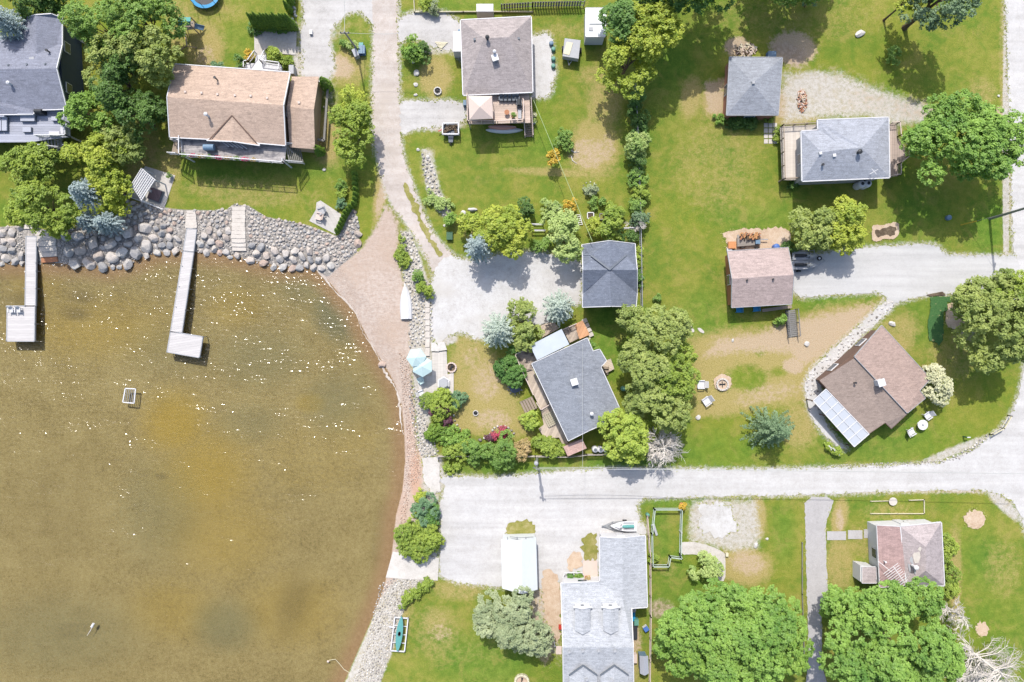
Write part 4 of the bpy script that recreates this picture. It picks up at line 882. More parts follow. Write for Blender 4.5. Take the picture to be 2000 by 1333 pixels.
deck(h11, [(1056,800),(1074,790),(1110,866),(1100,872),(1092,855),(1065,858),(1052,838),(1062,830)], .35, dkl, name='lower_deck', posts=False)
m = MB(); o = W(1061,812,.7); ux = (W(1083,801,.7)-W(1061,812,.7)).normalized(); uy = Vector((-ux.y, ux.x, 0))*-1
for i in range(7): m.beam(o+ux*.25*i, o+ux*.25*i+uy*1.5, .07, .05); m.beam(o+uy*.25*i, o+uy*.25*i+ux*1.5, .07, .05)
for u in (0, 1.5):
    for v in (0, 1.5): q = o+ux*u+uy*v; m.box((q.x, q.y, .3), (.08, .08, .4))
m.build('lattice', M['cream'], h11)
deck(h11, [(1056,636),(1082,628),(1092,642),(1058,660)], .35, m_plank('pinkish_boards', C(226,206,188), R(90)+AN, .3), name='boardwalk', posts=False)
deck(h11, [(1099,644),(1124,633),(1134,660),(1113,670)], .9, dks, [[(1099,644),(1124,633)]], 'canvas')
deck(h11, [(1122,634),(1138,626),(1152,654),(1132,663)], .95, m_plank('orange_cedar_boards', C(232,178,136), AN+R(90), .38, .75, .2), name='cedar_panel', posts=True)
for i, (x, y) in enumerate(((1142,627),(1146,636),(1150,645),(1154,654))): q = W(x, y, .3); MB().box((q.x, q.y, 0), (.62, .5, .3), AN).build('paver_step', M['stone'], h11)
deck(h11, [(1174,708),(1193,701),(1200,721),(1184,729)], .5, m_plank('pale_boards', C(228,212,192), AN, .25), name='landing')
stairs(h11, (1182,716), (1180,732), .9, .9, .2, 'wood', 3, None)
h11b = house('lean_to_shed', 'small pink roofed shed at the south corner of the granite grey cottage', 'shed',
  [[(1100,873,1.9),(1137,858,2.2),(1146,876,2.2),(1109,892,1.9)]], m_shingle('pink_felt', C(214,178,166), AN), [(1101,873),(1137,858),(1146,876),(1109,891)], 1.9, M['tanwall'], inset=.1, trim=None, windows=False)
# ------------------------------------------------------------------ 12 white carport, 13 white shed
h12 = house('tent_garage', 'long white canvas tent garage beside the big light grey house', 'tent',
  [[(979,1054,2.3),(1019,1056,3.2),(1020,1161,3.2),(981,1150,2.3)], [(1019,1056,3.2),(1047,1050,2.3),(1050,1152,2.3),(1020,1161,3.2)]],
  M['tent'], [(981,1053),(1046,1051),(1049,1151),(982,1150)], 2.3, M['tent'], inset=.05, trim=None, windows=False, roofname='canopy')
m = MB()
for x in (1000, 1019, 1036): m.tube([W(x-9,1049,2.5), W(x-9,1055,2.5)], .04, 6)
m.tube([W(996,1049,2.5), W(1018,1051,2.9), W(1042,1049,2.5)], .04, 6); m.build('frame_tube', M['metal'], h12)
h13 = house('white_shed', 'white flat roofed shed partly under the yellow green tree at the top', 'shed',
  [[(1144,16,2.5),(1184,16,2.5),(1182,72,2.6),(1144,72,2.6)]], M['tent'], [(1144,16),(1184,16),(1182,72),(1144,72)], 2.5, M['white'], inset=.05, windows=False, tw=.05)
q = W(1154,57,2.62); MB().box((q.x, q.y, 2.5), (.5, .42, .16)).build('roof_hatch', M['trimgrey'], h13)
MB().box((W(1165,0).x, W(0,47,2.6).y, 2.52), (2.3, .06, .12)).build('roof_seam', M['trimgrey'], h13)
# ------------------------------------------------------------------ plants
LC = {  # lighter leaf, deeper leaf
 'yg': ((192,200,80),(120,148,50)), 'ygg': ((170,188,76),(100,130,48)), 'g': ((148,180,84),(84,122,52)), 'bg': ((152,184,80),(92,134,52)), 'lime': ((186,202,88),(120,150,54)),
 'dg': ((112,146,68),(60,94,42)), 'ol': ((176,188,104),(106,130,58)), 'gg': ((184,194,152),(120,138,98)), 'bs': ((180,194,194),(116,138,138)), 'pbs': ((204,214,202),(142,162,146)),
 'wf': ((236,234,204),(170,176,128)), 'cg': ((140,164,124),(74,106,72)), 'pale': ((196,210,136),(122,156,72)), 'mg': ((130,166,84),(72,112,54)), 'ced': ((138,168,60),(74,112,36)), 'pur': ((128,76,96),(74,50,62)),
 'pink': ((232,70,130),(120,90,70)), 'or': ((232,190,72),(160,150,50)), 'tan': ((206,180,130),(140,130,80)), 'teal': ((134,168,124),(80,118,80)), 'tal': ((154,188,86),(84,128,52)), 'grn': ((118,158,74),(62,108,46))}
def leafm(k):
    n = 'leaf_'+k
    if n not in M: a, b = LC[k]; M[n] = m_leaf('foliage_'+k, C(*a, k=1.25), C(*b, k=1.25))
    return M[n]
def quads(P, Nn, size, rg, asp=1.0):
    n = len(P); r = rg.normal(size=(n, 3)); T = np.cross(Nn, r); T /= np.linalg.norm(T, axis=1)[:, None]+1e-9; B = np.cross(Nn, T)
    s = size[:, None]
    V = np.stack([P-T*s*.5, P-B*s*.36*asp, P+T*s*.5, P+B*s*.36*asp], 1).reshape(-1, 3)
    return V, np.arange(4*n).reshape(n, 4)
def unit(rg, n, zmin=-1.0):
    z = rg.uniform(zmin, 1, n); a = rg.uniform(0, 2*np.pi, n); r = np.sqrt(1-z*z); return np.stack([r*np.cos(a), r*np.sin(a), z], 1)
def broad(rx, ry, H, rg, leaf=0.23, dens=1.0, bot=0.28, sub=0.5, rough=.22, sparse=0.0, flat=1.0):
    """crown in local coordinates, base of the trunk at the origin"""
    zc = H*(bot+(1-bot)*.42); rz = H-zc; Rm = (rx+ry)/2
    ph = rg.uniform(0, 6.28, 4)
    def env(a): return 1+rough*(.5*np.sin(3*a+ph[0])+.35*np.sin(5*a+ph[1])+.3*np.sin(8*a+ph[2]))
    nl = int(np.clip(10+Rm*Rm*1.3, 10, 90)); lr0 = Rm*(1.35/math.sqrt(nl)+.10)
    nl = int(nl*.85); d = unit(rg, nl, -.35); a = np.arctan2(d[:, 1], d[:, 0]); e = env(a)*rg.uniform(.60, .95, nl)
    Lc = d*np.stack([rx*e, ry*e, rz*rg.uniform(.62, .9, nl)*flat], 1); Lr = lr0*rg.uniform(.55, 1.15, nl)
    P = []; Nn = []; Rn = []; Sz = []
    for i in range(nl):
        m = max(4, int(dens*7.5*(Lr[i]/sub)**2)); u = unit(rg, m, -.55); c = Lc[i]+u*Lr[i]*rg.uniform(.82, 1.08, m)[:, None]
        lobe = rg.uniform(0, 1)
        k = max(5, int(18*(sub/.5)**2*(.23/leaf)**2)); 
        uu = unit(rg, m*k, -.3); cc = np.repeat(c, k, 0)+uu*sub*.55*rg.uniform(.5, 1.1, m*k)[:, None]*np.array([1, 1, .7])
        nn = uu*.40+np.repeat(u, k, 0)*.25+np.array([-.12, .5, 1.0])+rg.normal(size=(m*k, 3))*.38
        P.append(cc); Nn.append(nn); Rn.append(np.clip(.45*lobe+.35*np.repeat(rg.uniform(0, 1, m), k)+.25*rg.uniform(0, 1, m*k), 0, 1))
    P = np.concatenate(P); Nn = np.concatenate(Nn); Nn /= np.linalg.norm(Nn, axis=1)[:, None]; Rn = np.concatenate(Rn)
    P[:, 2] += zc; P[:, 2] = np.maximum(P[:, 2], .05)
    if sparse: kp = rg.uniform(0, 1, len(P)) > sparse; P, Nn, Rn = P[kp], Nn[kp], Rn[kp]
    V, Q = quads(P, Nn, leaf*rg.uniform(.7, 1.3, len(P)), rg); return V, Q, np.repeat(Rn, 4), zc, Lc, rz
def conifer(rx, ry, H, rg, leaf=.2, lev=13, nb=13, bot=.06, droop=.18, dens=1.0, dome=False):
    P = []; Nn = []; Rn = []; Rm = (rx+ry)/2
    for l in range(lev):
        t = (l+.5)/lev; z = H*(1-(1-bot)*t); rr = (math.sin(t*math.pi/2)**.85 if dome else t**.8)*.98+.05; n = max(5, int(nb*(.45+.55*t))); off = rg.uniform(0, 6.28)
        for b in range(n):
            a = off+2*np.pi*b/n+rg.normal()*.12; L = Rm*rr*rg.uniform(.78, 1.1); m = max(4, int(dens*L*30)); s = rg.uniform(.08, 1, m)
            wid = .36*Rm*.5*(1.05-s)*.8+.06; side = rg.normal(size=m)*wid*.55; x = s*L; zz = z-droop*Rm*s*s*rr+rg.normal(size=m)*.07-abs(side)*.3
            X = (x*math.cos(a)-side*math.sin(a))*rx/Rm; Y = (x*math.sin(a)+side*math.cos(a))*ry/Rm
            P.append(np.stack([X, Y, zz], 1)); nn = np.array([math.cos(a)*.25, math.sin(a)*.25+.3, 1.0])+rg.normal(size=(m, 3))*.38; Nn.append(nn)
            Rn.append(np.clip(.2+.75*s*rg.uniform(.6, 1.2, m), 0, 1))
    P = np.concatenate(P); Nn = np.concatenate(Nn); Nn /= np.linalg.norm(Nn, axis=1)[:, None]; Rn = np.concatenate(Rn); P[:, 2] = np.maximum(P[:, 2], .05)
    V, Q = quads(P, Nn, leaf*rg.uniform(.7, 1.3, len(P)), rg, .8); return V, Q, np.repeat(Rn, 4)
def column(rx, ry, H, rg, leaf=.16, taper=.75, dens=1.0):
    n = int(dens*900*H*rx); t = rg.uniform(0, 1, n)**.85; a = rg.uniform(0, 6.28, n); prof = np.where(t < .25, .75+t, 1-(t-.25)/.75*taper)**.9
    rr = prof*(1+.12*np.sin(9*a+t*7))*rg.uniform(.8, 1.08, n)
    P = np.stack([rx*rr*np.cos(a), ry*rr*np.sin(a), t*H], 1); Nn = np.stack([np.cos(a), np.sin(a), .5+t*.6], 1)+rg.normal(size=(n, 3))*.45
    Nn /= np.linalg.norm(Nn, axis=1)[:, None]; V, Q = quads(P, Nn, leaf*rg.uniform(.7, 1.4, n), rg, .8); return V, Q, np.repeat(rg.uniform(0, 1, n), 4)
SEED = [100]
def trunk_mb(base, H, r0, tips, rg):
    m = MB(); b = Vector(base); lean = Vector((rg.normal()*.12, rg.normal()*.12, 0)); top = b+Vector((0, 0, H*.62))+lean
    m.tube([b-Vector((0, 0, .15)), b+Vector((0, 0, H*.08)), b+Vector((0, 0, H*.35))+lean*.5, top], [r0*1.5, r0, r0*.75, r0*.4], 8)
    for t in tips:
        s = b+Vector((0, 0, H*(.28+.3*rg.uniform())))+lean*.5; e = b+Vector(t); mid = s.lerp(e, .5)+Vector((0, 0, H*.05)); m.tube([s, mid, e], [r0*.42, r0*.26, r0*.08], 6)
    return m
def plant(kind, px, py, rx, ry, H, key, name, label, cat, group=None, rot=0, **kw):
    """px,py: where the crown centre shows; rx, ry in photograph pixels"""
    SEED[0] += 1; rg = np.random.default_rng(SEED[0]); zc = kw.pop('zc', None); zc = H*.6 if zc is None else zc
    b = W(px, py, zc); b.z = kw.pop('z0', None) or 0.0
    if b.z == 0.0:
        zz = tz(b.x, b.y); b.z = zz if zz > -.45 else -.2
    sh = 1-zc/HC; RX = rx/S*sh; RY = ry/S*sh; root = thing(name, label, cat, b, group); root.rotation_euler = (0, 0, R(rot))
    if kind == 'broad':
        V, Q, rn, z, Lc, rz = broad(RX, RY, H, rg, **kw); part = 'crown'
    elif kind == 'conifer': V, Q, rn = conifer(RX, RY, H, rg, **kw); part = 'crown'
    elif kind == 'column': V, Q, rn = column(RX, RY, H, rg, **kw); part = 'crown'
    else: V, Q, rn, z, Lc, rz = broad(RX, RY, H, rg, **dict(dict(bot=.02, leaf=.17, sub=.34, rough=.16), **kw)); part = 'foliage'
    o = npmesh(part, V, Q, leafm(key), root, rn)
    if kind == 'broad':
        tips = [(Lc[i][0]*.8, Lc[i][1]*.8, z+Lc[i][2]*.7) for i in range(0, len(Lc), max(1, len(Lc)//7))]; r0 = .05+.019*H*min(1, (RX+RY)/6)
    elif kind == 'bush':
        tips = [(Lc[i][0]*.6, Lc[i][1]*.6, max(.2, z+Lc[i][2]*.5)) for i in range(0, len(Lc), max(1, len(Lc)//4))]; r0 = .04+.01*H
    else: tips = []; r0 = .04+.014*H
    tm = trunk_mb((0, 0, 0), H*(1.5 if kind in ('conifer', 'column') else 1) if kind != 'bush' else H*.7, r0, tips, rg)
    tm.build('trunk' if part == 'crown' else 'stem', M['brownwood'], root, origin=(0, 0, 0))
    return root
T = 'tree'; B_ = 'bush'
# (kind, px, py, rx, ry, H, colour, object name, label, category, extras)
SPR = dict(dome=True, bot=.42, zc=None, lev=11, nb=17, droop=.12)
PL = [
('broad',205,60,58,60,9,'g','broadleaf_tree','mid green tree at the top left, between the slate house and the playset',T,{}),
('broad',285,45,60,58,9,'g','broadleaf_tree','green tree with the widest crown just left of the teal playset',T,{}),
('broad',222,118,58,40,8,'ol','broadleaf_tree','olive tinged tree brushing the right wall of the slate house',T,{}),
('broad',305,105,52,48,9,'ol','broadleaf_tree','olive tree with pinkish twigs at the top left corner of the tan roof',T,{}),
('broad',250,168,52,52,8,'dg','broadleaf_tree','dark green tree between the slate house and the tan roofed house',T,{}),
('broad',265,225,42,42,7,'dg','broadleaf_tree','dark green tree below the darkest crown, left of the tan roof',T,{}),
('broad',168,222,38,46,6,'bg','broadleaf_tree','bright green round tree at the corner of the slate house deck',T,{}),
('broad',240,278,46,40,5,'ol','broadleaf_tree','dull olive tree above the white pergola',T,{}),
('broad',62,320,54,38,5,'ygg','maple_tree','green maple in front of the grey deck at the left edge',T,{}),
('broad',95,408,60,46,6,'ygg','maple_tree','green maple at the top of the wide stone steps by the left dock',T,{}),
('broad',188,308,60,42,6,'yg','broadleaf_tree','yellow green tree left of the white pergola, upper part',T,{}),
('broad',224,372,30,46,5.0,'yg','broadleaf_tree','yellow green tree hanging over the two blue spruces',T,{}),
('conifer',165,378,28,33,7,'bs','blue_spruce','blue spruce at the left of the yellow green tree',T,SPR),
('conifer',170,432,25,22,4.5,'bs','blue_spruce','small blue spruce above the riprap bank, left one of the pair',T,SPR),
('conifer',208,436,34,24,5,'bs','blue_spruce','wide blue spruce above the riprap bank, right one of the pair',T,SPR),
('conifer',14,46,34,36,9.5,'bs','blue_spruce','blue spruce on the roof edge at the top left corner',T,SPR),
('broad',60,2,60,28,7,'dg','broadleaf_tree','dark green tree cut by the top edge above the slate roof',T,{}),
('broad',110,14,28,22,5,'grn','broadleaf_tree','small green tree above the upper wing of the slate roof',T,{}),
('conifer',682,190,38,48,6,'yg','cedar_tree','yellow green cedar right of the tan roof, upper one of two',T,{'lev':9,'nb':9}),
('broad',688,255,38,52,6,'ygg','cedar_tree','bushy yellow green cedar beside the gravel lane, lower one of two',T,{'rough':.3}),
('bush',808,92,20,24,2.5,'bg','green_shrub','bright green shrub at the top of the row of white rocks',B_,{}),
('bush',824,100,12,20,2,'dg','green_shrub','dark green shrub beside the bright one above the white rocks',B_,{}),
('bush',848,14,12,12,1.4,'gg','round_shrub','pale round shrub at the top edge above the gravel pad',B_,{}),
('bush',833,6,12,12,1.6,'lime','round_shrub','lime shrub at the top edge left of the pale round one',B_,{}),
('bush',534,107,14,13,1.6,'lime','round_shrub','clipped lime green shrub on the paved terrace',B_,{}),
('bush',553,122,20,9,.8,'ygg','green_shrub','low green planting behind the clipped lime shrub',B_,{}),
('bush',488,108,8,11,1.0,'or','flowering_shrub','orange yellow shrub beside the white porch rail',B_,{}),
('bush',467,120,11,11,1.2,'mg','round_shrub','dark round shrub on the lawn left of the white porch',B_,{}),
('bush',425,130,14,6,.8,'teal','green_shrub','low green shrub along the north edge of the tan roof',B_,{}),
('bush',671,84,7,7,1.0,'g','round_shrub','small round shrub left of the utility pole on the grass island',B_,{}),
('bush',688,92,12,11,.9,'pale','round_shrub','pale yellow shrub at the foot of the utility pole on the grass island',B_,{}),
('broad',1215,52,38,52,9,'mg','broadleaf_tree','dark green tree leaning over the white shed',T,{}),
('broad',1264,66,58,50,10,'yg','broadleaf_tree','large yellow green tree with greyish twigs, upper part, by the white shed',T,{'sparse':.12}),
('broad',1224,128,50,50,9,'yg','broadleaf_tree','large yellow green tree, lower crown above the vine fence',T,{}),
('broad',1330,-42,78,78,13,'mg','broadleaf_tree','tall green tree cut by the top edge, casting the longest shade on the lawn',T,{}),
('broad',1395,-68,70,70,13,'mg','broadleaf_tree','tall tree mostly beyond the top edge, right of the tallest green one',T,{}),
('broad',1255,-20,50,40,11,'mg','broadleaf_tree','green tree at the top edge above the large yellow green tree',T,{}),
('broad',1560,-92,88,88,10,'g','broadleaf_tree','tree beyond the top edge whose shade falls above the square garage',T,{}),
('bush',1583,0,14,12,3,'teal','green_shrub','small teal green shrub at the top edge left of the white dot on the lawn',B_,{}),
('broad',1835,0,58,42,12,'cg','broadleaf_tree','blue green tree at the top edge near the straight road',T,{}),
('broad',1768,4,24,26,8,'yg','broadleaf_tree','yellow green tree at the top edge left of the blue green one',T,{}),
('bush',1744,110,14,14,1.6,'g','round_shrub','small green shrub standing in tree shade near the top right',B_,{}),
('broad',1882,285,106,84,10,'tal','maple_tree','large spreading green maple right of the grey roofed house',T,{'rough':.34}),
('broad',1646,438,50,43,5.5,'yg','broadleaf_tree','yellow green tree between the grey house and the pale driveway',T,{}),
('broad',1586,443,46,41,5,'ol','broadleaf_tree','olive bush-like tree left of the yellow green one above the jet skis',T,{'sparse':.15}),
('bush',1548,484,20,10,1.6,'dg','green_shrub','low dark green shrub beside the jet ski trailer',B_,{}),
('broad',1955,622,84,88,9,'ol','broadleaf_tree','big olive green tree at the right edge beside the bend',T,{}),
('broad',1990,590,50,60,9,'ygg','broadleaf_tree','yellow green tree cut by the right edge near the driveway mouth',T,{}),
('bush',1834,756,33,32,3,'wf','flowering_tree','cream blossomed tree at the corner of the brown cottage',T,{'zc':2,'sub':.3}),
('bush',1815,718,12,6,.8,'tan','flowering_shrub','small reddish shrub above the cream blossomed tree',B_,{}),
('conifer',1520,842,58,52,7,'cg','spruce_tree','grey green spruce standing alone beside the white road',T,{'lev':11,'nb':12,'droop':.3}),
('broad',1283,650,66,56,8,'ol','willow_tree','olive willow, topmost of the clump behind the granite grey cottage',T,{}),
('broad',1262,728,50,48,8,'ol','willow_tree','olive willow in the left middle of the clump behind the granite grey cottage',T,{}),
('broad',1312,730,48,56,7,'ygg','willow_tree','greener willow on the right of the clump behind the granite grey cottage',T,{}),
('broad',1285,790,64,50,7,'ol','willow_tree','olive willow, lowest of the clump, just above the leafless tree',T,{}),
('broad',1225,848,44,50,6,'lime','broadleaf_tree','bright lime green tree between the grey cottage and the leafless tree',T,{}),
('bush',1232,893,26,10,2,'dg','green_shrub','dark shrub under the lime green tree by the road edge',B_,{}),
('broad',1430,1235,118,100,11,'tal','maple_tree','very large leafy maple at the bottom, left of the asphalt driveway',T,{'rough':.16}),
('broad',1340,1260,50,66,8,'bg','maple_tree','green maple on the left flank of the very large one, by the garden shed',T,{}),
('broad',1520,1240,46,70,9,'bg','maple_tree','green maple on the right flank of the very large one, along the asphalt',T,{}),
('broad',1738,1248,132,108,11,'tal','maple_tree','very large leafy maple at the bottom, in front of the faded cottage',T,{'rough':.14}),
('broad',1645,1190,46,40,7,'tal','maple_tree','maple beside the asphalt driveway left of the small pink roofed shed',T,{}),
('broad',1012,1206,70,62,6,'gg','silver_tree','silvery grey green round tree at the end of the white tent garage',T,{'leaf':.19}),
('broad',1040,1232,36,50,5,'gg','silver_tree','smaller silvery tree beside the path of the light grey house',T,{'leaf':.19}),
('broad',985,452,52,52,6,'yg','broadleaf_tree','round yellow green tree beside the blue spruce above the parking yard',T,{'rough':.1}),
('broad',925,438,26,24,4,'yg','broadleaf_tree','small yellow green tree left of the round one above the parking yard',T,{}),
('bush',884,432,16,12,1.6,'bg','green_shrub','green shrub on the rockery at the lane',B_,{}),
('conifer',935,483,27,31,7,'bs','blue_spruce','blue spruce at the top left corner of the white parking yard',T,SPR),
('broad',1099,467,42,44,5,'pale','broadleaf_tree','pale green round tree left of the cross gable garage',T,{'rough':.12}),
('bush',1058,478,18,14,2,'g','green_shrub','green shrub between the yellow green and the pale green trees',B_,{}),
('bush',1022,405,18,20,2.4,'dg','green_shrub','dark green shrub beside the round yellow green tree',B_,{}),
('bush',1070,405,24,14,1.2,'pale','green_shrub','loose pale planting around the white bench',B_,{}),
('bush',1112,400,14,12,1.2,'or','flowering_shrub','yellow orange flowers beside the green cable',B_,{}),
('broad',1190,440,30,28,4,'ygg','broadleaf_tree','light green tree just above the cross gable garage',T,{}),
('bush',1160,445,18,18,2,'yg','green_shrub','yellowish shrub left of the tree above the cross gable garage',B_,{}),
('bush',1222,464,20,14,2,'dg','green_shrub','dark shrub at the top right corner of the cross gable garage',B_,{}),
('bush',1165,397,18,10,1,'g','green_shrub','low planting above the two white framed beds',B_,{}),
('bush',1200,410,18,16,1.6,'ygg','green_shrub','green shrub right of the two white framed beds',B_,{}),
('bush',1241,280,26,28,3.2,'pale','green_shrub','pale green round shrub sitting on the vine fence',B_,{'zc':1.6}),
('bush',1105,272,17,19,1.6,'g','round_shrub','round green shrub on the lawn right of the deck stairs',B_,{}),
('broad',1077,307,11,13,2.6,'or','small_tree','small yellow leaved tree under the green cable',T,{'bot':.35,'zc':1.8}),
('bush',1152,368,14,12,.9,'gg','round_shrub','grey green shrub alone on the lawn, ringed with stones',B_,{}),
('conifer',1091,601,33,36,5.5,'pbs','blue_spruce','pale blue spruce above the boardwalk of the granite grey cottage',T,SPR),
('conifer',972,647,34,36,6,'pbs','blue_spruce','pale blue spruce at the lower edge of the white parking yard',T,SPR),
('broad',1024,630,34,40,4.5,'ol','broadleaf_tree','dark olive tree between the two pale blue spruces',T,{'rough':.35}),
('bush',1000,716,21,40,2.2,'grn','hedge_shrub','dense dark green hedge shrub beside the weathered deck',B_,{'rot':8,'leaf':.14,'rough':.05,'dens':1.5}),
('bush',1038,819,19,20,2.2,'lime','green_shrub','bright lime shrub beside the lower deck of the grey cottage',B_,{}),
('bush',862,792,36,24,1.9,'ygg','green_shrub','green shrub below the stone patio, largest by the lake',B_,{}),
('bush',894,780,14,14,1.6,'teal','green_shrub','grey green shrub at the right end of the largest lakeside shrub',B_,{}),
('bush',850,800,12,10,1.9,'pur','purple_shrub','purple leaved shrub, left one in the lakeside bed',B_,{}),
('bush',867,802,9,9,2.0,'pur','purple_shrub','purple leaved shrub, middle one in the lakeside bed',B_,{}),
('bush',873,824,10,9,1.4,'pur','purple_shrub','purple leaved shrub, lowest one in the lakeside bed',B_,{}),
('bush',855,844,20,20,1.4,'ced','green_shrub','dark clipped shrub at the lower left of the lakeside lawn',B_,{}),
('bush',890,852,26,18,1.4,'bg','green_shrub','bright green shrub along the lower edge of the lakeside lawn',B_,{}),
('bush',895,878,30,14,1.4,'ygg','green_shrub','light green shrub behind the west end of the picket fence',B_,{}),
('bush',933,882,30,28,2.6,'g','green_shrub','mid green shrub over the picket fence, left of the pink flowers',B_,{}),
('bush',985,878,28,30,3,'g','green_shrub','mid green shrub over the picket fence, below the pink flowers',B_,{}),
('bush',1018,880,14,22,2,'tan','flowering_shrub','tan flowered shrub behind the picket fence',B_,{}),
('bush',1068,874,34,15,1.6,'ygg','green_shrub','green shrubs behind the picket fence near the lower deck',B_,{}),
('bush',976,847,14,9,.9,'pink','flowering_shrub','magenta pink flowers at the stone edging',B_,{'rot':25,'leaf':.14}),
('bush',957,857,9,7,.9,'pur','purple_shrub','small purple shrub beside the magenta flowers',B_,{}),
('bush',885,912,20,9,.8,'ygg','green_shrub','low weeds below the west end of the picket fence',B_,{}),
('bush',829,1000,28,28,1.8,'teal','ground_shrub','teal green shrub on the bank, upper half of the thicket by the boat ramp',B_,{'leaf':.15}),
('bush',821,1050,35,44,1.8,'ygg','ground_shrub','light green shrub on the bank just above the boat ramp',B_,{'leaf':.15}),
('bush',838,1052,20,36,1.8,'ygg','ground_shrub','right flank of the light green thicket above the boat ramp, beside the parking area',B_,{'leaf':.15}),
('bush',842,1008,14,24,1.7,'grn','ground_shrub','darker right end of the teal thicket beside the parking area',B_,{'leaf':.15}),
('bush',822,970,10,14,.8,'yg','ground_shrub','small yellow green weed patch above the teal thicket',B_,{}),
('bush',832,1142,12,9,.9,'ygg','ground_shrub','small light shrub by the lower side of the boat ramp',B_,{}),
('bush',808,1160,26,7,.8,'ygg','ground_shrub','curved light green hedge along the pebble bank',B_,{'rot':35}),
('bush',787,1182,12,6,.8,'ygg','ground_shrub','lower end of the light green hedge along the pebble bank',B_,{'rot':55}),
('bush',1377,1112,27,26,2,'pale','green_shrub','pale green shrub inside the curve of the paved path',B_,{}),
('bush',820,538,14,12,1.4,'g','green_shrub','dark green shrub on the stone bank above the white boat',B_,{}),
('bush',828,568,17,17,1.5,'ygg','green_shrub','bright green shrub on the stone bank beside the white boat',B_,{}),
('bush',788,490,10,30,.6,'ygg','ground_shrub','strip of low green weeds at the top of the beach bank',B_,{}),
('bush',838,385,12,14,.6,'pale','ground_shrub','low pale flowers among the stones beside the lane',B_,{}),
('bush',868,400,18,12,.9,'pale','ground_shrub','low pale plants at the lower end of the stone strip',B_,{}),
('bush',1570,623,11,10,1.1,'bg','green_shrub','bright fern-like shrub beside the grey ramp',B_,{}) if False else ('bush',1522,623,11,10,1.1,'bg','green_shrub','bright fern-like shrub beside the grey ramp',B_,{}),
('bush',1405,233,10,9,.9,'bg','green_shrub','small green plant at the lower left corner of the square garage',B_,{}),
('bush',1503,235,8,7,.8,'ygg','green_shrub','small green plant under the south eave of the square garage',B_,{}),
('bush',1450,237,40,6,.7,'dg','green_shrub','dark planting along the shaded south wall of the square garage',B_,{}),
('bush',1565,362,1,1,.1,'dg','green_shrub','x',B_,{}) if False else ('bush',1550,362,8,8,1.1,'dg','round_shrub','dark shrub at the lower left corner of the grey roofed house',B_,{}),
('bush',1517,237,1,1,.3,'ygg','green_shrub','x',B_,{}) if False else ('bush',1518,262,5,12,.8,'ygg','green_shrub','narrow light green plant beside the stepping pads',B_,{}),
('bush',1627,877,16,9,.9,'lime','green_shrub','lime green plant growing round the little white trellis',B_,{'rot':-30}),
('column',634,163,11,12,3.4,'ced','cedar_tree','pointed cedar at the upper right corner of the tan roof',T,{'zc':1.8}),
('column',622,293,10,10,2.8,'ced','cedar_tree','pointed cedar at the lower right corner of the tan roof',T,{'zc':1.4}),
('bush',667,376,9,9,1.0,'lime','round_shrub','round lime shrub beside the lakeside hedge',B_,{}),
('bush',670,398,12,10,.9,'teal','ground_shrub','teal green plants between the small patio and the hedge',B_,{}),
('bush',665,360,9,10,1,'g','green_shrub','dark green plant above the round lime shrub',B_,{}),
('bush',1270,1125,1,1,.2,'g','green_shrub','x',B_,{}) if False else ('bush',1275,1090,10,8,1,'ygg','green_shrub','small plant at the lower left corner of the green fenced plot',B_,{}),
('bush',1116,1127,9,5,.6,'grn','green_shrub','left plant in the white framed planter',B_,{}),
('bush',1130,1126,7,6,.7,'bg','green_shrub','right plant in the white framed planter',B_,{}),
('bush',1852,1100,8,60,.8,'ygg','hedge_plants','line of low green plants along the east wall of the faded cottage',B_,{}),
('bush',1160,677,9,9,.8,'bg','green_shrub','bright plant in the roof notch of the granite grey cottage',B_,{'zc':.6}),
('bush',1283,583,6,9,1.2,'g','round_shrub','tiny round shrub alone on the right hand lawn',B_,{}) if False else ('bush',1283,583,5,6,1.0,'g','round_shrub','tiny shrub alone on the right hand lawn near the dark garage',B_,{}),
('bush',530,55,42,5,.6,'mg','flower_border','low flower border at the foot of the clipped cedar hedge',B_,{}),
]
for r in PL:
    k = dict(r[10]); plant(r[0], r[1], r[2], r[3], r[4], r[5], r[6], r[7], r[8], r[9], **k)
# clipped cedar hedges: every cedar is its own tree
rg0 = np.random.default_rng(5)
def proto_cedar(r, H, name, label, group, key='ced'):
    root = thing(name, label, 'hedge tree', (0, 0, 0), group); V, Q, rn = column(r, r, H, rg0, leaf=.15, taper=.92, dens=1.2); npmesh('crown', V, Q, leafm(key), root, rn)
    MB().tube([(0, 0, -.1), (0, 0, H*.8)], [.07, .03], 6).build('trunk', M['brownwood'], root, origin=(0, 0, 0)); return root
c1 = proto_cedar(.46, 4.2, 'emerald_cedar', 'pointed cedar in the clipped hedge row above the paved terrace', 'cedars in the hedge row above the terrace')
for i in range(13):
    o = c1 if i == 0 else copy_tree(c1); p = W(506+i*5.9, 56+i*.1, 0); o.location = p; o.rotation_euler.z = i*1.3; o.scale = (1, 1, (1, .94, 1.05, .9, 1.0, .97)[i % 6])
c3 = proto_cedar(.42, 3.0, 'emerald_cedar', 'pointed cedar in the short row right of the clipped hedge', 'cedars in the short row at the top edge')
for i, (x, y) in enumerate(((571,10),(572,0),(574,-10),(568,24))):
    o = c3 if i == 0 else copy_tree(c3); o.location = W(x, y, 0); o.rotation_euler.z = i*1.7
c2 = proto_cedar(.36, 1.7, 'emerald_cedar', 'small cedar in the hedge running down to the lake patio', 'cedars in the hedge by the lake patio')
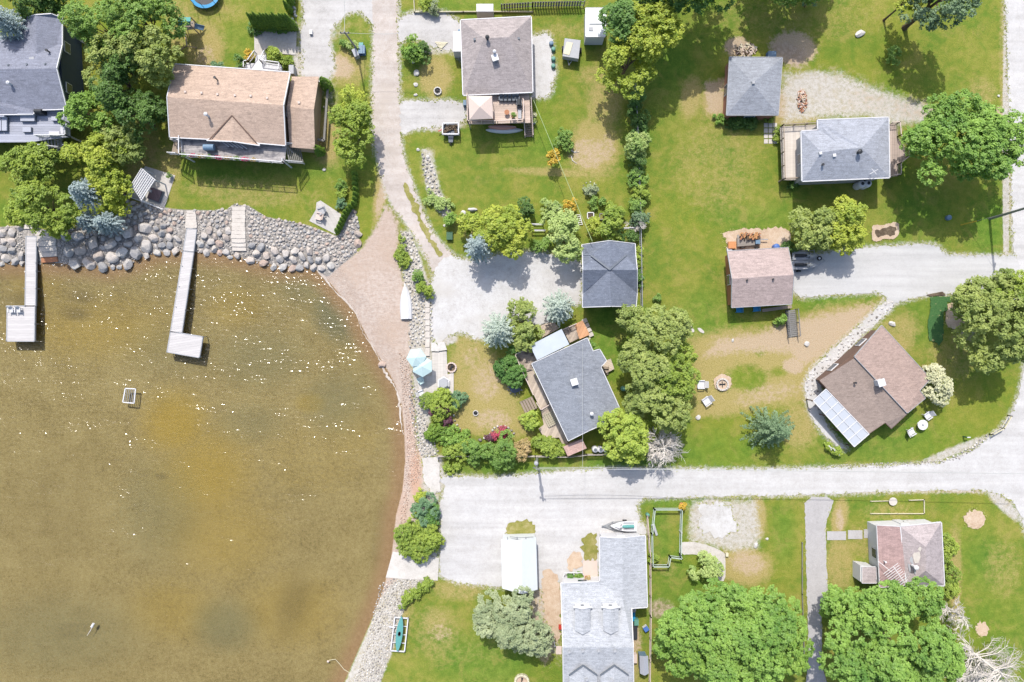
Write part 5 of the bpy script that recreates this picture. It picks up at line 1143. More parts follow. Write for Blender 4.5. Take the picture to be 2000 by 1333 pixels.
for i, (x, y) in enumerate(((694,342),(695,351),(695,361),(696,371),(696,381),(695,390),(693,399),(687,405),(682,411),(677,417),(674,424),(671,431),(668,438),(665,445),(661,452))):
    o = c2 if i == 0 else copy_tree(c2); q = W(x, y, 0); q.z = tz(q.x, q.y); o.location = q; o.rotation_euler.z = i*2.1
# vine covered fence line
SEED[0] = 400
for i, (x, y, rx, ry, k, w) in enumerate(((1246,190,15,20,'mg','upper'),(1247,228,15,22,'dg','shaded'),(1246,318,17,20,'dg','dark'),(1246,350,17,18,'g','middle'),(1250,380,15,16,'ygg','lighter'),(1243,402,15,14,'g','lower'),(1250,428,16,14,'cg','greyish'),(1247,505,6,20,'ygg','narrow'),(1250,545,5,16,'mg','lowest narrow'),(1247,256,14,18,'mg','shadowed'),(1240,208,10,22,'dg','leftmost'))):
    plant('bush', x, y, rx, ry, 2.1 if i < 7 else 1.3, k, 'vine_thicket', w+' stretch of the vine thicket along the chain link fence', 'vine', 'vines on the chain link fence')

# leafless trees
def bare(px, py, H, spread, label, seed, mat='palebark', n=26, lean=(0, 0), trunk_r=.16):
    rg = random.Random(seed); b = W(px, py, H*.5); b.z = 0; root = thing('leafless_tree', label, 'tree', b); m = MB(); tw = MB()
    top = Vector((lean[0], lean[1], H*.8)); m.tube([(0, 0, -.1), top*.5, top], [trunk_r, trunk_r*.7, trunk_r*.3], 7)
    for i in range(n):
        t = rg.uniform(.12, 1); s = top*t; a = rg.uniform(0, 6.28); L = spread*rg.uniform(.55, 1.0)*(1.15-.45*t)
        e = s+Vector((math.cos(a)*L, math.sin(a)*L, L*rg.uniform(-.15, .3))); mid = s.lerp(e, .5)+Vector((rg.gauss(0, .15), rg.gauss(0, .15), .15*L))
        m.tube([s, mid, e], [trunk_r*.32, trunk_r*.2, .015], 5)
        for j in range(14):
            f = rg.uniform(.25, 1); q = (s.lerp(mid, f*2) if f < .5 else mid.lerp(e, f*2-1)); a2 = a+rg.choice((-1, 1))*rg.uniform(.35, 1.0); l2 = L*rg.uniform(.15, .42)
            e2 = q+Vector((math.cos(a2)*l2, math.sin(a2)*l2, l2*rg.uniform(-.2, .3))); tw.tube([q, e2], [.028, .012], 3, False)
            for kk in range(2):
                q2 = q.lerp(e2, rg.uniform(.3, .9)); a3 = a2+rg.uniform(-.8, .8); e3 = q2+Vector((math.cos(a3)*l2*.5, math.sin(a3)*l2*.5, rg.uniform(-.1, .2))); tw.tube([q2, e3], [.018, .01], 3, False)
    m.build('trunk', M[mat], root, origin=(0, 0, 0)); tw.build('twigs', M[mat], root, origin=(0, 0, 0)); return root
bare(1292, 872, 5.5, 2.7, 'pale leafless tree bristling beside the lime green tree at the road', 3, n=60)
bare(1912, 1282, 7, 4.2, 'large pale leafless tree spread over the lawn at the bottom right', 4, n=34, lean=(1.8, -1.6), trunk_r=.22)
bare(1868, 1198, 5, 1.9, 'thin leafless tree touching the right side of the very large maple', 5, n=22)
bare(1246, 437, 2.6, 1.2, 'small twiggy leafless shrub at the corner of the chain link fence', 6, n=16, trunk_r=.07)
bare(1935, 1325, 5, 3.0, 'low pale branches at the bottom edge right of the maple', 8, n=26)

# ------------------------------------------------------------------ stones
def rockmesh(seed, sub=2, sq=.72):
    import bmesh
    bm = bmesh.new(); bmesh.ops.create_icosphere(bm, subdivisions=sub, radius=1.0); rg = random.Random(seed)
    planes = [(Vector((rg.gauss(0, 1), rg.gauss(0, 1), rg.gauss(.3, .8))).normalized(), rg.uniform(.58, .86)) for _ in range(11)]
    sx, sy = rg.uniform(.85, 1.15), rg.uniform(.75, 1.0)
    for v in bm.verts:
        for n, d in planes:
            k = v.co.dot(n)
            if k > d: v.co -= n*(k-d)
        v.co.x *= sx; v.co.y *= sy; v.co.z *= sq
    V = np.array([v.co[:] for v in bm.verts]); F = np.array([[v.index for v in f.verts] for f in bm.faces]); bm.free(); return V, F
def m_rock(name, cs):
    t = NT(name); r = t.rndobj(); n = t.noise(2.2, 4, .65); n2 = t.noise(9, 3, .7)
    c = t.ramp(r, [(i/len(cs), C(*q)) for i, q in enumerate(cs)], 'CONSTANT'); c = t.hsv(c, .5, 1, t.mr(n, .3, .7, .8, 1.18)); c = t.hsv(c, .5, 1, t.mr(n2, .3, .7, .9, 1.1))
    t.pbr(c, .88, t.bump(n, .5, .08), spec=.2); return t.m
M['rock_grey'] = m_rock('grey_boulder', [(204,200,196),(190,187,184),(214,210,204),(178,177,177),(210,204,198)])
M['rock_warm'] = m_rock('warm_boulder', [(218,207,197),(208,195,184),(222,213,204),(208,186,172),(214,207,200)])
def m_rubble(name, lo, mid, hi):
    t = NT(name); r = t.attr('rnd'); c = t.ramp(r, [(0, C(*lo)), (.5, C(*mid)), (1, C(*hi))]); n = t.noise(6, 3, .7)
    t.pbr(t.hsv(c, .5, 1, t.mr(n, .3, .7, .85, 1.15)), .9, t.bump(n, .4, .04), spec=.15); return t.m
M['rubble'] = m_rubble('rip_rap_rubble', (170,165,160), (212,206,199), (238,231,222))
M['pebbles'] = m_rubble('pale_pebbles', (150,144,138), (206,200,194), (240,236,230))
M['beachstone'] = m_rubble('pinkish_pebbles', (170,140,122), (212,186,168), (238,224,212))
def place(poly_px, rfun, tries, seed, gap=.86, hold=None):
    rg = random.Random(seed); P = [tuple(W(x, y)[:2]) for x, y in poly_px]; xs = [p[0] for p in P]; ys = [p[1] for p in P]
    X = np.array([rg.uniform(min(xs), max(xs)) for _ in range(tries)]); Y = np.array([rg.uniform(min(ys), max(ys)) for _ in range(tries)])
    ins = sdf(X, Y, P) < 0; X, Y = X[ins], Y[ins]; sd = shore(X, Y); Rr = np.array([rfun(x, y, s, rg) for x, y, s in zip(X, Y, sd)])
    o = np.argsort(-Rr*np.array([rg.uniform(.75, 1) for _ in Rr])); X, Y, Rr, sd = X[o], Y[o], Rr[o], sd[o]; out = []; ax = np.zeros(0); ay = np.zeros(0); ar = np.zeros(0)
    for x, y, r, s in zip(X, Y, Rr, sd):
        if len(ax) and np.any((ax-x)**2+(ay-y)**2 < ((ar+r)*gap)**2): continue
        out.append((x, y, r, s)); ax = np.append(ax, x); ay = np.append(ay, y); ar = np.append(ar, r)
    return out
RV = [rockmesh(i, 1) for i in range(6)]
def rubble(name, pts, mat, label, seed, zoff=0.0, group=None):
    rg = np.random.default_rng(seed); VV = []; FF = []; RN = []; b = 0
    for x, y, r, s in pts:
        V, F = RV[rg.integers(6)]; a = rg.uniform(0, 6.28); ca, sa = math.cos(a), math.sin(a); v = V*r; z = float(tz_sd(np.array(s)))+zoff+r*.18
        VV.append(np.stack([v[:, 0]*ca-v[:, 1]*sa+x, v[:, 0]*sa+v[:, 1]*ca+y, v[:, 2]+z], 1)); FF.append(F+b); b += len(V); RN.append(np.full(len(V), rg.uniform()))
    o = npmesh(name, np.concatenate(VV), np.concatenate(FF), M[mat], None, np.concatenate(RN)); o['kind'] = 'stuff'; o['label'] = label; return o
STEPS_PX = [[(70,466),(112,464),(116,514),(70,514)], [(452,402),(484,406),(482,494),(450,488)], [(362,410),(386,416),(386,450),(362,448)], [(48,440),(72,440),(72,520),(48,520)], [(343,444),(386,446),(380,495),(356,495)], [(238,380),(345,330),(345,412),(318,408)], [(600,392),(680,400),(662,462),(605,440)]]
SP = [[tuple(W(x, y)[:2]) for x, y in p] for p in STEPS_PX]
RIP = [(-20,448),(50,442),(70,452),(110,458),(150,440),(190,446),(236,428),(250,392),(290,400),(320,408),(345,412),(366,410),(392,414),(445,408),(460,398),(482,404),(520,424),(560,430),(600,440),(655,462),(675,455),(694,410),(700,440),(703,480),(688,498),(672,510),(640,526),(600,524),(540,524),(480,508),(400,495),(345,493),(300,495),(236,520),(205,525),(150,518),(60,516),(-20,516)]
def rf(x, y, s, rg):
    px = x*S+1000
    if 452 < px < 700: return rg.uniform(.13, .26) if s > 1.9 else rg.uniform(.40, .58)
    if 300 < px <= 452: return rg.uniform(.18, .30) if s > 3.0 else rg.uniform(.30, .52)
    if 110 < px <= 300: return rg.uniform(.20, .36) if s > 3.4 else rg.uniform(.38, .85)
    return rg.uniform(.34, .58)
RK = place(RIP, rf, 60000, 9)
def blocked(x, y, r): return any(sdf(np.array([x]), np.array([y]), p)[0] < r*.4 for p in SP)
RK = [q for q in RK if not blocked(q[0], q[1], q[2])]
FI = place(RIP, lambda x, y, s, r: r.uniform(.09, .17), 60000, 19, .9); KX = np.array([q[:3] for q in RK])
FI = [q for q in FI if np.all((KX[:, 0]-q[0])**2+(KX[:, 1]-q[1])**2 > ((KX[:, 2]*.92+q[2]*.55))**2) and not blocked(q[0], q[1], q[2])]
RK.sort(key=lambda q: -q[2]); big, small = RK[:280], RK[280:]+FI
rubble('riprap_rubble', small, 'rubble', 'grey and pink broken stone filling the lake bank behind the boulders', 3)
bigmesh = []
for i in range(10):
    V, F = rockmesh(50+i, 3, .68)
    for mk in ('rock_grey', 'rock_warm'):
        me = bpy.data.meshes.new('boulder'); me.from_pydata(V.tolist(), [], F.tolist()); me.materials.append(M[mk]); bigmesh.append((mk, me))
rgk = random.Random(21)
for x, y, r, s in big:
    px = x*S+1000; warm = rgk.random() < (.62 if px > 300 or px < 70 else .3); mk, me = rgk.choice([b for b in bigmesh if b[0] == ('rock_warm' if warm else 'rock_grey')])
    o = bpy.data.objects.new('boulder', me); col.objects.link(o); o.location = (x, y, float(tz_sd(np.array(s)))+r*.22); o.scale = (r*1.08, r*1.08, r*rgk.uniform(.9, 1.15)); o.rotation_euler = (rgk.uniform(-.25, .25), rgk.uniform(-.25, .25), rgk.uniform(0, 6.3))
    row = 'at the waterline, ' if s < .9 else 'half way up, ' if s < 2.6 else 'high up, '
    zone = 'left of the left dock' if px < 60 else 'between the two docks' if px < 365 else 'between the right dock and the narrow stone stair' if px < 466 else 'right of the long stone stair'
    cw = 'pinkish tan' if warm else 'grey'
    tag(o, cw+' boulder '+row+zone, 'boulder', cw+' boulders '+row+zone)
# pebble banks and loose stones
rubble('bank_stones', place([(783,452),(800,455),(812,480),(830,545),(843,560),(845,660),(842,672),(800,680),(798,640),(790,560),(784,500)], lambda x, y, s, r: r.uniform(.09, .24), 5200, 4), 'pebbles', 'loose pale stones on the bank between beach and parking yard', 4)
rubble('bank_stones', place([(800,740),(815,760),(820,800),(845,850),(856,885),(850,892),(824,892),(812,860),(800,800)], lambda x, y, s, r: r.uniform(.09, .22), 4200, 5), 'pebbles', 'loose pale stones on the bank below the stone patio', 5)
rubble('bank_stones', place([(740,1145),(768,1132),(850,1132),(800,1165),(784,1205),(765,1262),(740,1340),(690,1340),(715,1260)], lambda x, y, s, r: r.uniform(.07, .17), 9000, 6), 'pebbles', 'pale cobbles on the shore below the boat ramp', 6)
rubble('bank_stones', place([(824,300),(842,318),(855,360),(872,410),(868,428),(846,400),(832,360),(826,330)], lambda x, y, s, r: r.uniform(.1, .26), 1800, 7), 'pebbles', 'strip of pale stones beside the lane bend', 7)
rubble('beach_pebbles', place([(780,690),(800,700),(806,780),(818,860),(822,930),(800,960),(786,1060),(775,1060),(788,960),(795,860),(786,780)], lambda x, y, s, r: r.uniform(.05, .13), 4200, 8), 'beachstone', 'pinkish pebbles along the waterline', 8)
rubble('path_stones', place([(1726,590),(1738,586),(1748,596),(1690,648),(1640,698),(1600,742),(1604,770),(1600,800),(1580,800),(1574,765),(1574,744),(1592,715),(1640,672),(1690,627)], lambda x, y, s, r: r.uniform(.12, .26), 2600, 9), 'pebbles', 'flat pale stones laid along the path beside the brown cottage', 9, -.03)
rubble('road_edge_stones', place([(1835,900),(1870,888),(1895,872),(1930,848),(1934,854),(1900,880),(1872,896),(1838,905)], lambda x, y, s, r: r.uniform(.1, .22), 700, 10), 'pebbles', 'pale stones edging the road bend', 10)
rubble('road_edge_stones', place([(1600,910),(1835,900),(1835,907),(1720,914),(1600,917)], lambda x, y, s, r: r.uniform(.06, .13), 500, 11), 'pebbles', 'pale stones edging the white road below the brown cottage', 11)
def boulder(px, py, r, label, mk='rock_warm', z=None, sq=1.0, name='boulder', cat='rock', group=None):
    me = rgk.choice([b[1] for b in bigmesh if b[0] == mk]); q = W(px, py); s = shore(np.array([q.x]), np.array([q.y]))
    o = bpy.data.objects.new(name, me); col.objects.link(o); o.location = (q.x, q.y, float(tz_sd(s)[0])+r*.25 if z is None else z); o.scale = (r, r*sq, r*.8); o.rotation_euler = (0, 0, rgk.uniform(0, 6.3)); return tag(o, label, cat, group)
boulder(745,713,.6,'big pale pink boulder alone at the water edge of the beach')
for (x, y, r, l) in ((807,101,.24,'topmost and smallest white rock in the row left of the brown lawn'),(808,122,.24,'second white rock from the top in the garden row'),(813,143,.5,'largest white rock in the garden row'),(812,166,.33,'fourth white rock from the top in the garden row'),(812,186,.28,'lowest white rock in the garden row')):
    boulder(x, y, r, l, 'white_rock' if False else 'rock_white')if False else None
t_ = NT('white_rock'); t_.pbr(t_.hsv(C(232,228,222), .5, 1, t_.mr(t_.noise(3, 4), .3, .7, .85, 1.08)), .85); M['rock_white'] = t_.m
for i in range(4):
    V, F = rockmesh(80+i, 2, .6); me = bpy.data.meshes.new('white_rock'); me.from_pydata(V.tolist(), [], F.tolist()); me.materials.append(M['rock_white']); bigmesh.append(('rock_white', me))
for (x, y, r, l) in ((807,101,.24,'topmost and smallest white rock in the row left of the brown lawn'),(808,122,.24,'second white rock from the top in the garden row'),(813,143,.5,'largest white rock in the garden row'),(812,166,.33,'fourth white rock from the top in the garden row'),(812,186,.28,'lowest white rock in the garden row'),
    (817,293,.28,'white round rock at the start of the lane side bed'),(836,307,.3,'white rock beside the flowers of the lane side bed'),(841,443,.2,'small white rock on the edge of the lane'),(803,490,.28,'white rock at the top of the beach bank'),(804,505,.3,'round pale rock on the beach bank'),(818,508,.26,'pale rock right of the round one on the beach bank'),(822,520,.26,'pale rock above the dark shrub on the beach bank'),(790,466,.25,'small white rock at the top corner of the beach bank'),
    (1679,67,.68,'round white stone slab on the top right lawn'),(1823,53,.2,'small white stone under the blue green tree'),(1950,188,.2,'tiny pale stone near the road on the right lawn'),(1742,633,.5,'tan rock ringed stump beside the brown cottage'),(1498,1053,.22,'white stone at the lower right of the gravel pad'),(1476,1065,.4,'white stone heap at the corner of the gravel pad'),
    (633,332,.3,'white stone on the lawn right of the lakeside deck'),(1431,665,.25,'white stone half sunk in the dry lawn'),(1575,672,.4,'pale stone in the bare sand near the ramp'),(868,441,.2,'small grey rock beside the rockery'),(1363,815,.4,'flat pale stone beside the willow clump')):
    boulder(x, y, r, l, 'rock_white', name='garden_rock')
boulder(922,410,.8,'long pale rock slab above the yellow green tree','rock_white',sq=.4,name='garden_rock'); boulder(905,418,.5,'pale rock slab left of the long one','rock_white',name='garden_rock')
# stone stairs
def stepflight(label, p0, p1, w0, w1, n, zt, zb, seed):
    rg = random.Random(seed); a = W(*p0); b = W(*p1); root = thing('stone_stair', label, 'stairs', (b.x, b.y, zb)); d = (b-a); d.z = 0; L = d.length; d.normalize(); ang = math.atan2(d.y, d.x)
    for i in range(n):
        t = (i+.5)/n; q = a.lerp(b, t); w = (w0+(w1-w0)*t)/S; z = tz(q.x, q.y)+.16; lw = L/n*.96
        ca, sa = math.cos(ang), math.sin(ang); pts = [(q.x+x*ca-y*sa, q.y+x*sa+y*ca) for x, y in [(-lw/2+rg.uniform(-.03, .03), -w/2*rg.uniform(.9, 1.05)), (lw/2, -w/2*rg.uniform(.9, 1.05)), (lw/2+rg.uniform(0, .06), 0), (lw/2, w/2*rg.uniform(.9, 1.05)), (-lw/2, w/2*rg.uniform(.9, 1.05))]]
        MB().prism(pts, z-.35, z).build('step', M['rust'] if (seed == 1 and i == n-1) else M['stone'], root)
stepflight('wide pale stone steps beside the left dock, lowest slab orange', (90,450), (94,512), 40, 34, 6, .05, -.42, 1)
stepflight('long flight of stone steps down the middle of the lake bank', (467,404), (466,490), 26, 28, 11, .12, -.42, 2)
stepflight('short flight of stone steps at the head of the right dock', (374,412), (374,446), 17, 24, 6, .12, -.1, 3)
stepflight('two pale stone slabs at the top of the left dock', (60,432), (60,448), 36, 30, 1, .1, .06, 4)
# ------------------------------------------------------------------ docks
def dock(label, polys, pang, z, base, legs, edge=True):
    b = W(*base, 0); root = thing('dock', label, 'dock', (b.x, b.y, WATER_Z)); pm = m_plank('dock_boards_'+str(len(polys)), C(226,222,220), pang, .3, .80, .08, None) if len(polys) == 3 else m_plank('dock_boards', C(226,222,220), pang, .3, .80, .08)
    for i, p in enumerate(polys):
        P = [tuple(W(x, y, z)[:2]) for x, y in p]; d = MB().prism(P, z-.12, z).build('platform' if len(p) == 4 and i == len(polys)-1 else 'walkway', pm, root)
        f = MB(); n = len(P)
        for k in range(n): f.beam((P[k][0], P[k][1], z-.1), (P[(k+1) % n][0], P[(k+1) % n][1], z-.1), .1, .26)
        f.build('edge_frame', M['trimgrey'], d)
    for x, y in legs: q = W(x, y, z); MB().tube([(q.x, q.y, -1.5), (q.x, q.y, z+.12)], .05, 8).build('leg', M['metal'], root)
    return root
dock('pale boarded dock at the left with a wide end platform holding two white chairs', [[(51,462),(71,462),(69,598),(49,598)], [(14,598),(68,598),(67,667),(13,667)]], 0, .15, (50,560), [(49,530),(71,530),(48,564),(70,564),(13,600),(13,666),(68,633),(68,667),(49,598),(70,514),(49,497)])
dock('pale boarded dock at the right bending to a square end platform', [[(365,447),(384,448),(378,492),(358,490)], [(358,491),(378,493),(355,650),(333,648)], [(333,648),(396,658),(389,699),(326,688)]], R(-9), .15, (350,570), [(356,520),(375,525),(350,560),(369,565),(344,600),(362,606),(333,648),(395,658),(389,698),(326,688)])
# raft frame lying in the water
root = thing('raft_frame', 'small white frame with slats lying in the shallow lake', 'raft', W(254,773,-.5)); m = MB(); P = [W(x, y, -.38) for x, y in ((245,759),(265,760),(262,788),(240,786))]
for i in range(4): m.beam(P[i], P[(i+1) % 4], .12, .12)
m.build('frame', M['white'], root); m = MB()
for i in range(1, 6): a = P[0].lerp(P[1], i/6); b = P[3].lerp(P[2], i/6); m.beam(a-Vector((0,0,.04)), b-Vector((0,0,.04)), .05, .05)
m.build('slat', M['metal'], root)
del m

# ------------------------------------------------------------------ seats and tables
def chair(px, py, z, ang, mat, label, group=None, w=.7, name='lawn_chair'):
    q = W(px, py, z); root = thing(name, label, 'chair', q, group); root.rotation_euler.z = ang; Zq = (0, 0, 0)
    def b(nm, *bx):
        m = MB()
        for c, s in bx: m.box(c, s)
        m.build(nm, M[mat], root, origin=Zq)
    b('seat', ((0, 0, .34), (w*.8, w*.8, .06))); m = MB(); m.beam((-w*.42, 0, .36), (-w*.72, 0, .95), w*.85, .05)
    V = [(-w*.40, -w*.42, .36), (-w*.40, w*.42, .36), (-w*.78, w*.40, .95), (-w*.78, -w*.40, .95)]; m = MB(); m.add(V+[(x-.05, y, zz-.03) for x, y, zz in V], [(0,1,2,3),(7,6,5,4),(0,4,5,1),(1,5,6,2),(2,6,7,3),(3,7,4,0)]); m.build('backrest', M[mat], root, origin=Zq)
    for s in (-1, 1): b('armrest', ((-.02, s*w*.47, .56), (w*.85, .11, .05)))
    for sx in (-1, 1):
        for sy in (-1, 1): b('leg', ((sx*w*.36, sy*w*.45, 0), (.07, .07, .56 if True else .3)))
    return root
chair(26,607,.15,R(-90),'white','white armchair at the left on the dock platform',w=.62)
chair(40,607,.15,R(-90),'white','white armchair at the right on the dock platform',w=.62)
chair(1367,751,0,R(180),'white','white garden armchair left of the round fire pit',w=1.0); chair(1378,784,0,R(215),'white','white garden armchair below left of the round fire pit, turned diagonally',w=1.0)
chair(1808,812,0,R(215),'white','white garden chair at the upper right of the round white table',w=.85); chair(1777,843,0,R(30),'white','white garden chair at the lower left of the round white table',w=.85)
chair(1442,606,0,R(-90),'blue','left bright blue armchair under the eave of the pinkish garage',w=.8); chair(1475,604,0,R(-85),'blue','right bright blue armchair under the eave of the pinkish garage',w=.8)
chair(629,414,.05,R(200),'trimgrey','upper grey armchair on the small lakeside patio',w=.85); chair(628,421,.05,R(160),'trimgrey','lower grey armchair on the small lakeside patio',w=.85) if False else chair(624,424,.05,R(165),'canvas','lower pale armchair on the small lakeside patio',w=.85)
for i, x in enumerate((979,987,995,1003,1010)): chair(x,196,2.3,R(-90),'slate',('leftmost','second','middle','fourth','rightmost')[i]+' dark folding chair in the row under the hip roof eave',w=.5,name='folding_chair')
chair(822,741,.14,R(120),'cyan','pale square chair below the overlapping parasols',w=.7); chair(824,768,.14,R(20),'white','white chair at the lower end of the stone patio',w=.7)
def table(px, py, z, r, mat, label, n=24, h=.72, hole=None, name='round_table'):
    q = W(px, py, z); root = thing(name, label, 'table', q); m = MB(); m.lathe((q.x, q.y, z+h-.05), [(r*.96, 0), (r, .02), (r, .05), (.02, .055)], n); m.build('tabletop', M[mat], root)
    MB().tube([(q.x, q.y, z), (q.x, q.y, z+h-.05)], .06, 8).build('pedestal', M[mat], root); MB().lathe((q.x, q.y, z), [(r*.5, 0), (r*.45, .05), (.05, .08)], 12).build('base', M[mat], root)
    if hole: MB().lathe((q.x, q.y, z+h), [(hole, 0), (hole*.8, .1), (.03, .12)], 12).build('centre', M['trimgrey'], root)
    return root
table(1796,829,0,.62,'white','round white garden table between two white chairs',hole=.12)
table(990,222,2.3,.3,'rust','small terracotta table in the middle of the pinkish deck',h=.5)
table(1742,979,0,.5,'stone','round pale stone table on the lawn above the faded cottage',h=.3)
MB
# hexagonal table with bench on the patio
q = W(867,748,.14); root = thing('picnic_table', 'pale hexagonal table with a bench around it on the stone patio', 'table', q)
def hexr(r, z0, z1, ri=None, rot=30):
    m = MB(); P = [(q.x+r*math.cos(R(rot+60*i)), q.y+r*math.sin(R(rot+60*i))) for i in range(6)]
    if not ri: return m.prism(P, z0, z1)
    I = [(q.x+ri*math.cos(R(rot+60*i)), q.y+ri*math.sin(R(rot+60*i))) for i in range(6)]
    for i in range(6):
        j = (i+1) % 6; A, B, C2, D = P[i], P[j], I[j], I[i]; m.prism([A, B, C2, D], z0, z1)
    return m
hexr(.62, .82, .9).build('tabletop', M['trimgrey'], root); hexr(.82, .5, .56, .64).build('bench', M['white'], root)
m = MB()
for i in range(6): a = R(60*i); m.beam((q.x+.4*math.cos(a), q.y+.4*math.sin(a), .82), (q.x+.72*math.cos(a), q.y+.72*math.sin(a), .14), .07, .07)
m.build('leg', M['trimgrey'], root)
# fire pits
def firepit(px, py, r, label, ring='stone', fill='ash', n=12, h=.28, z=0):
    q = W(px, py, z); root = thing('fire_pit', label, 'fire pit', q); rg = random.Random(int(px))
    m = MB()
    for i in range(n):
        a = 6.283*i/n; c = (q.x+r*math.cos(a), q.y+r*math.sin(a), z-.02); m.box(c, (r*.30*rg.uniform(.9, 1.1), 6.283*r/n*.93, h*rg.uniform(.85, 1.1)), a)
    m.build('stone_ring', M[ring], root); MB().lathe((q.x, q.y, z), [(r*.88, 0), (r*.86, .06), (.02, .09)], 20).build('ash_bed', M[fill], root)
    m = MB()
    for i in range(4): a = rg.uniform(0, 3.1); d = Vector((math.cos(a), math.sin(a), 0))*r*.55; m.tube([q+Vector((0, 0, .12))-d, q+Vector((0, 0, .16+.03*i))+d], .05, 6)
    m.build('charred_log', M['dark'], root); return root
firepit(855,179,.42,'small round fire pit in the brown lawn left of the hip roofed house','rock_white')
firepit(882,718,.55,'round fire pit of pale stones at the edge of the stone patio','canvas','soil',14)
firepit(929,807,.3,'tiny fire ring of white stones in the dry lakeside lawn','rock_white','dark',9,.18)
firepit(1410,751,.68,'large round fire pit in a gravel circle near the willows','stone','ash',16,.35)
sheet('gravel_ring', [(1394,738),(1405,731),(1416,731),(1426,738),(1428,752),(1420,764),(1400,764),(1394,752)], 'sandpit', 'worn gravel circle round the big fire pit', smooth=2, amp=.12)
firepit(1019,1330,.8,'curved ring bench of cream blocks round a fire pit at the bottom edge','cream','sandpit',12,.4)
firepit(1631,628,.01,'x') if False else None
# parasols
def parasol(px, py, r, z, label, rot, n=6, tilt=(0, 0)):
    q = W(px, py, z); root = thing('parasol', label, 'umbrella', (q.x, q.y, .14)); m = MB(); c = (q.x, q.y, z+.45)
    rim = [(q.x+r*math.cos(rot+6.283*i/n), q.y+r*math.sin(rot+6.283*i/n), z+tilt[0]*math.cos(rot+6.283*i/n)) for i in range(n)]
    m.add([c]+rim+[(x, y, zz-.12) for x, y, zz in rim], [(0, 1+i, 1+(i+1) % n) for i in range(n)]+[(1+i, 1+n+i, 1+n+(i+1) % n, 1+(i+1) % n) for i in range(n)]); m.build('canopy', M['cyan'], root)
    MB().tube([(q.x, q.y, .14), (q.x, q.y, z+.4)], .035, 8).build('pole', M['white'], root); MB().lathe((q.x, q.y, .12), [(.3, 0), (.28, .1), (.05, .14)], 14).build('base', M['trimgrey'], root)
    rb = MB()
    for p in rim: rb.beam((c[0], c[1], c[2]-.06), (p[0], p[1], p[2]-.05), .025, .025)
    rb.build('rib', M['metal'], root)
parasol(813,699,1.18,2.5,'pale cyan parasol nearer the lake, upper one of two overlapping',R(5)); parasol(825,716,1.28,2.25,'pale cyan parasol beside the hexagonal table, lower one of two overlapping',R(32))
# stone patio by the beach and block wall
def slabthing(name, label, cat, polys, mat, part, z0=-.6, z1=.14, kind=None):
    b = W(*polys[0][0]); root = thing(name, label, cat, (b.x, b.y, 0))
    for i, p in enumerate(polys): MB().prism([tuple(W(x, y, z1)[:2]) for x, y in p], z0, z1-.003*i).build(part, mat, root)
    return root
slabthing('stone_patio', 'pale boarded patio beside the beach holding the hexagonal table', 'patio', [[(844,688),(872,686),(874,730),(874,768),(848,772),(834,775),(818,772),(817,735),(843,735)], [(874,732),(886,728),(886,772),(874,772)]], m_plank('pale_patio_boards', C(226,220,212), R(90), .34, .86, .06), 'floor')
slabthing('beach_stair', 'pale stone blocks stepping down from the parasols to the beach', 'stairs', [[(794,700),(808,700),(808,720),(792,720)], [(798,682),(815,682),(818,700),(800,700)]], M['stone'], 'block', -.9, -.06)
root = thing('retaining_wall', 'low wall of long pale stone blocks along the parking yard', 'wall', W(836,640)); rgw = random.Random(4); y = 589
while y < 688: L = rgw.uniform(10, 19); MB().prism([tuple(W(a_, b_, .2)[:2]) for a_, b_ in ((831,y),(839.5,y),(839,y+L-1),(830,y+L-1))], -.5, .2).build('block', M['stone'], root); y += L
slabthing('garden_stones', 'two large flat pale rocks at the top of the stone patio', 'rock', [[(842,670),(850,669),(858,680),(857,687),(842,686)], [(854,669),(868,668),(873,684),(857,686)]], M['rock_white'], 'slab', 0, .35)
slabthing('lake_patio', 'small tilted paved patio at the top of the lake bank', 'patio', [[(618,396),(626,392),(668,420),(655,458),(604,432),(617,410)]], m_plank('grey_patio_paving', C(218,214,208), R(60), .5, .85, .06), 'floor', -.5, .06)
slabthing('pergola_patio', 'pale paved terrace beside the white pergola, left of the tan roof', 'patio', [[(284,325),(342,343),(320,410),(246,383),(262,350)]], M['paving'], 'floor', -.5, .05)
# pergola
root = thing('pergola', 'white slatted pergola over the corner of the paved terrace', 'pergola', W(285,365)); a, b, c_, d_ = (W(277,330,2.6), W(303,352,2.6), W(277,392,2.6), W(257,362,2.6)); m = MB()
for i in range(13): t = i/12; m.beam(a.lerp(d_, t), b.lerp(c_, t), .1, .1)
m.build('rafter', M['white'], root); m = MB()
for i in range(9): t = i/8; m.beam(a.lerp(b, t)+Vector((0,0,.1)), d_.lerp(c_, t)+Vector((0,0,.1)), .08, .08)
m.build('slat', M['white'], root)
for q in (a, b, c_, d_): MB().box((q.x, q.y, -.1), (.13, .13, 2.7)).build('post', M['white'], root)
m = MB(); 
for u, v in (((250,384),(318,409)),((250,384),(254,374))): m.beam(W(*u, .9), W(*v, .9), .1, .08); m.beam(W(*u, .15), W(*v, .15), .08, .06)
for k in range(8): q = W(250+68*k/7, 384+25*k/7, 0); m.box((q.x, q.y, -.1), (.08, .08, 1.0))
m.build('railing', M['white'], root)
q = W(306,382); root = thing('daybed', 'dark cushioned daybed standing on the paved terrace by the pergola', 'daybed', q); MB().box((q.x, q.y, 0), (1.6, 1.5, .38), R(-20)).build('base', M['slate'], root); mm = m_plank('dark_striped_cushion', C(110,96,104), R(70), .22, .6, .2); MB().box((q.x, q.y, .38), (1.45, 1.35, .16), R(-20)).build('cushion', mm, root)
m = MB(); m.box((q.x-.55, q.y+.45, .54), (.5, .3, .14), R(-20)); m.build('pillow', M['trimgrey'], root)
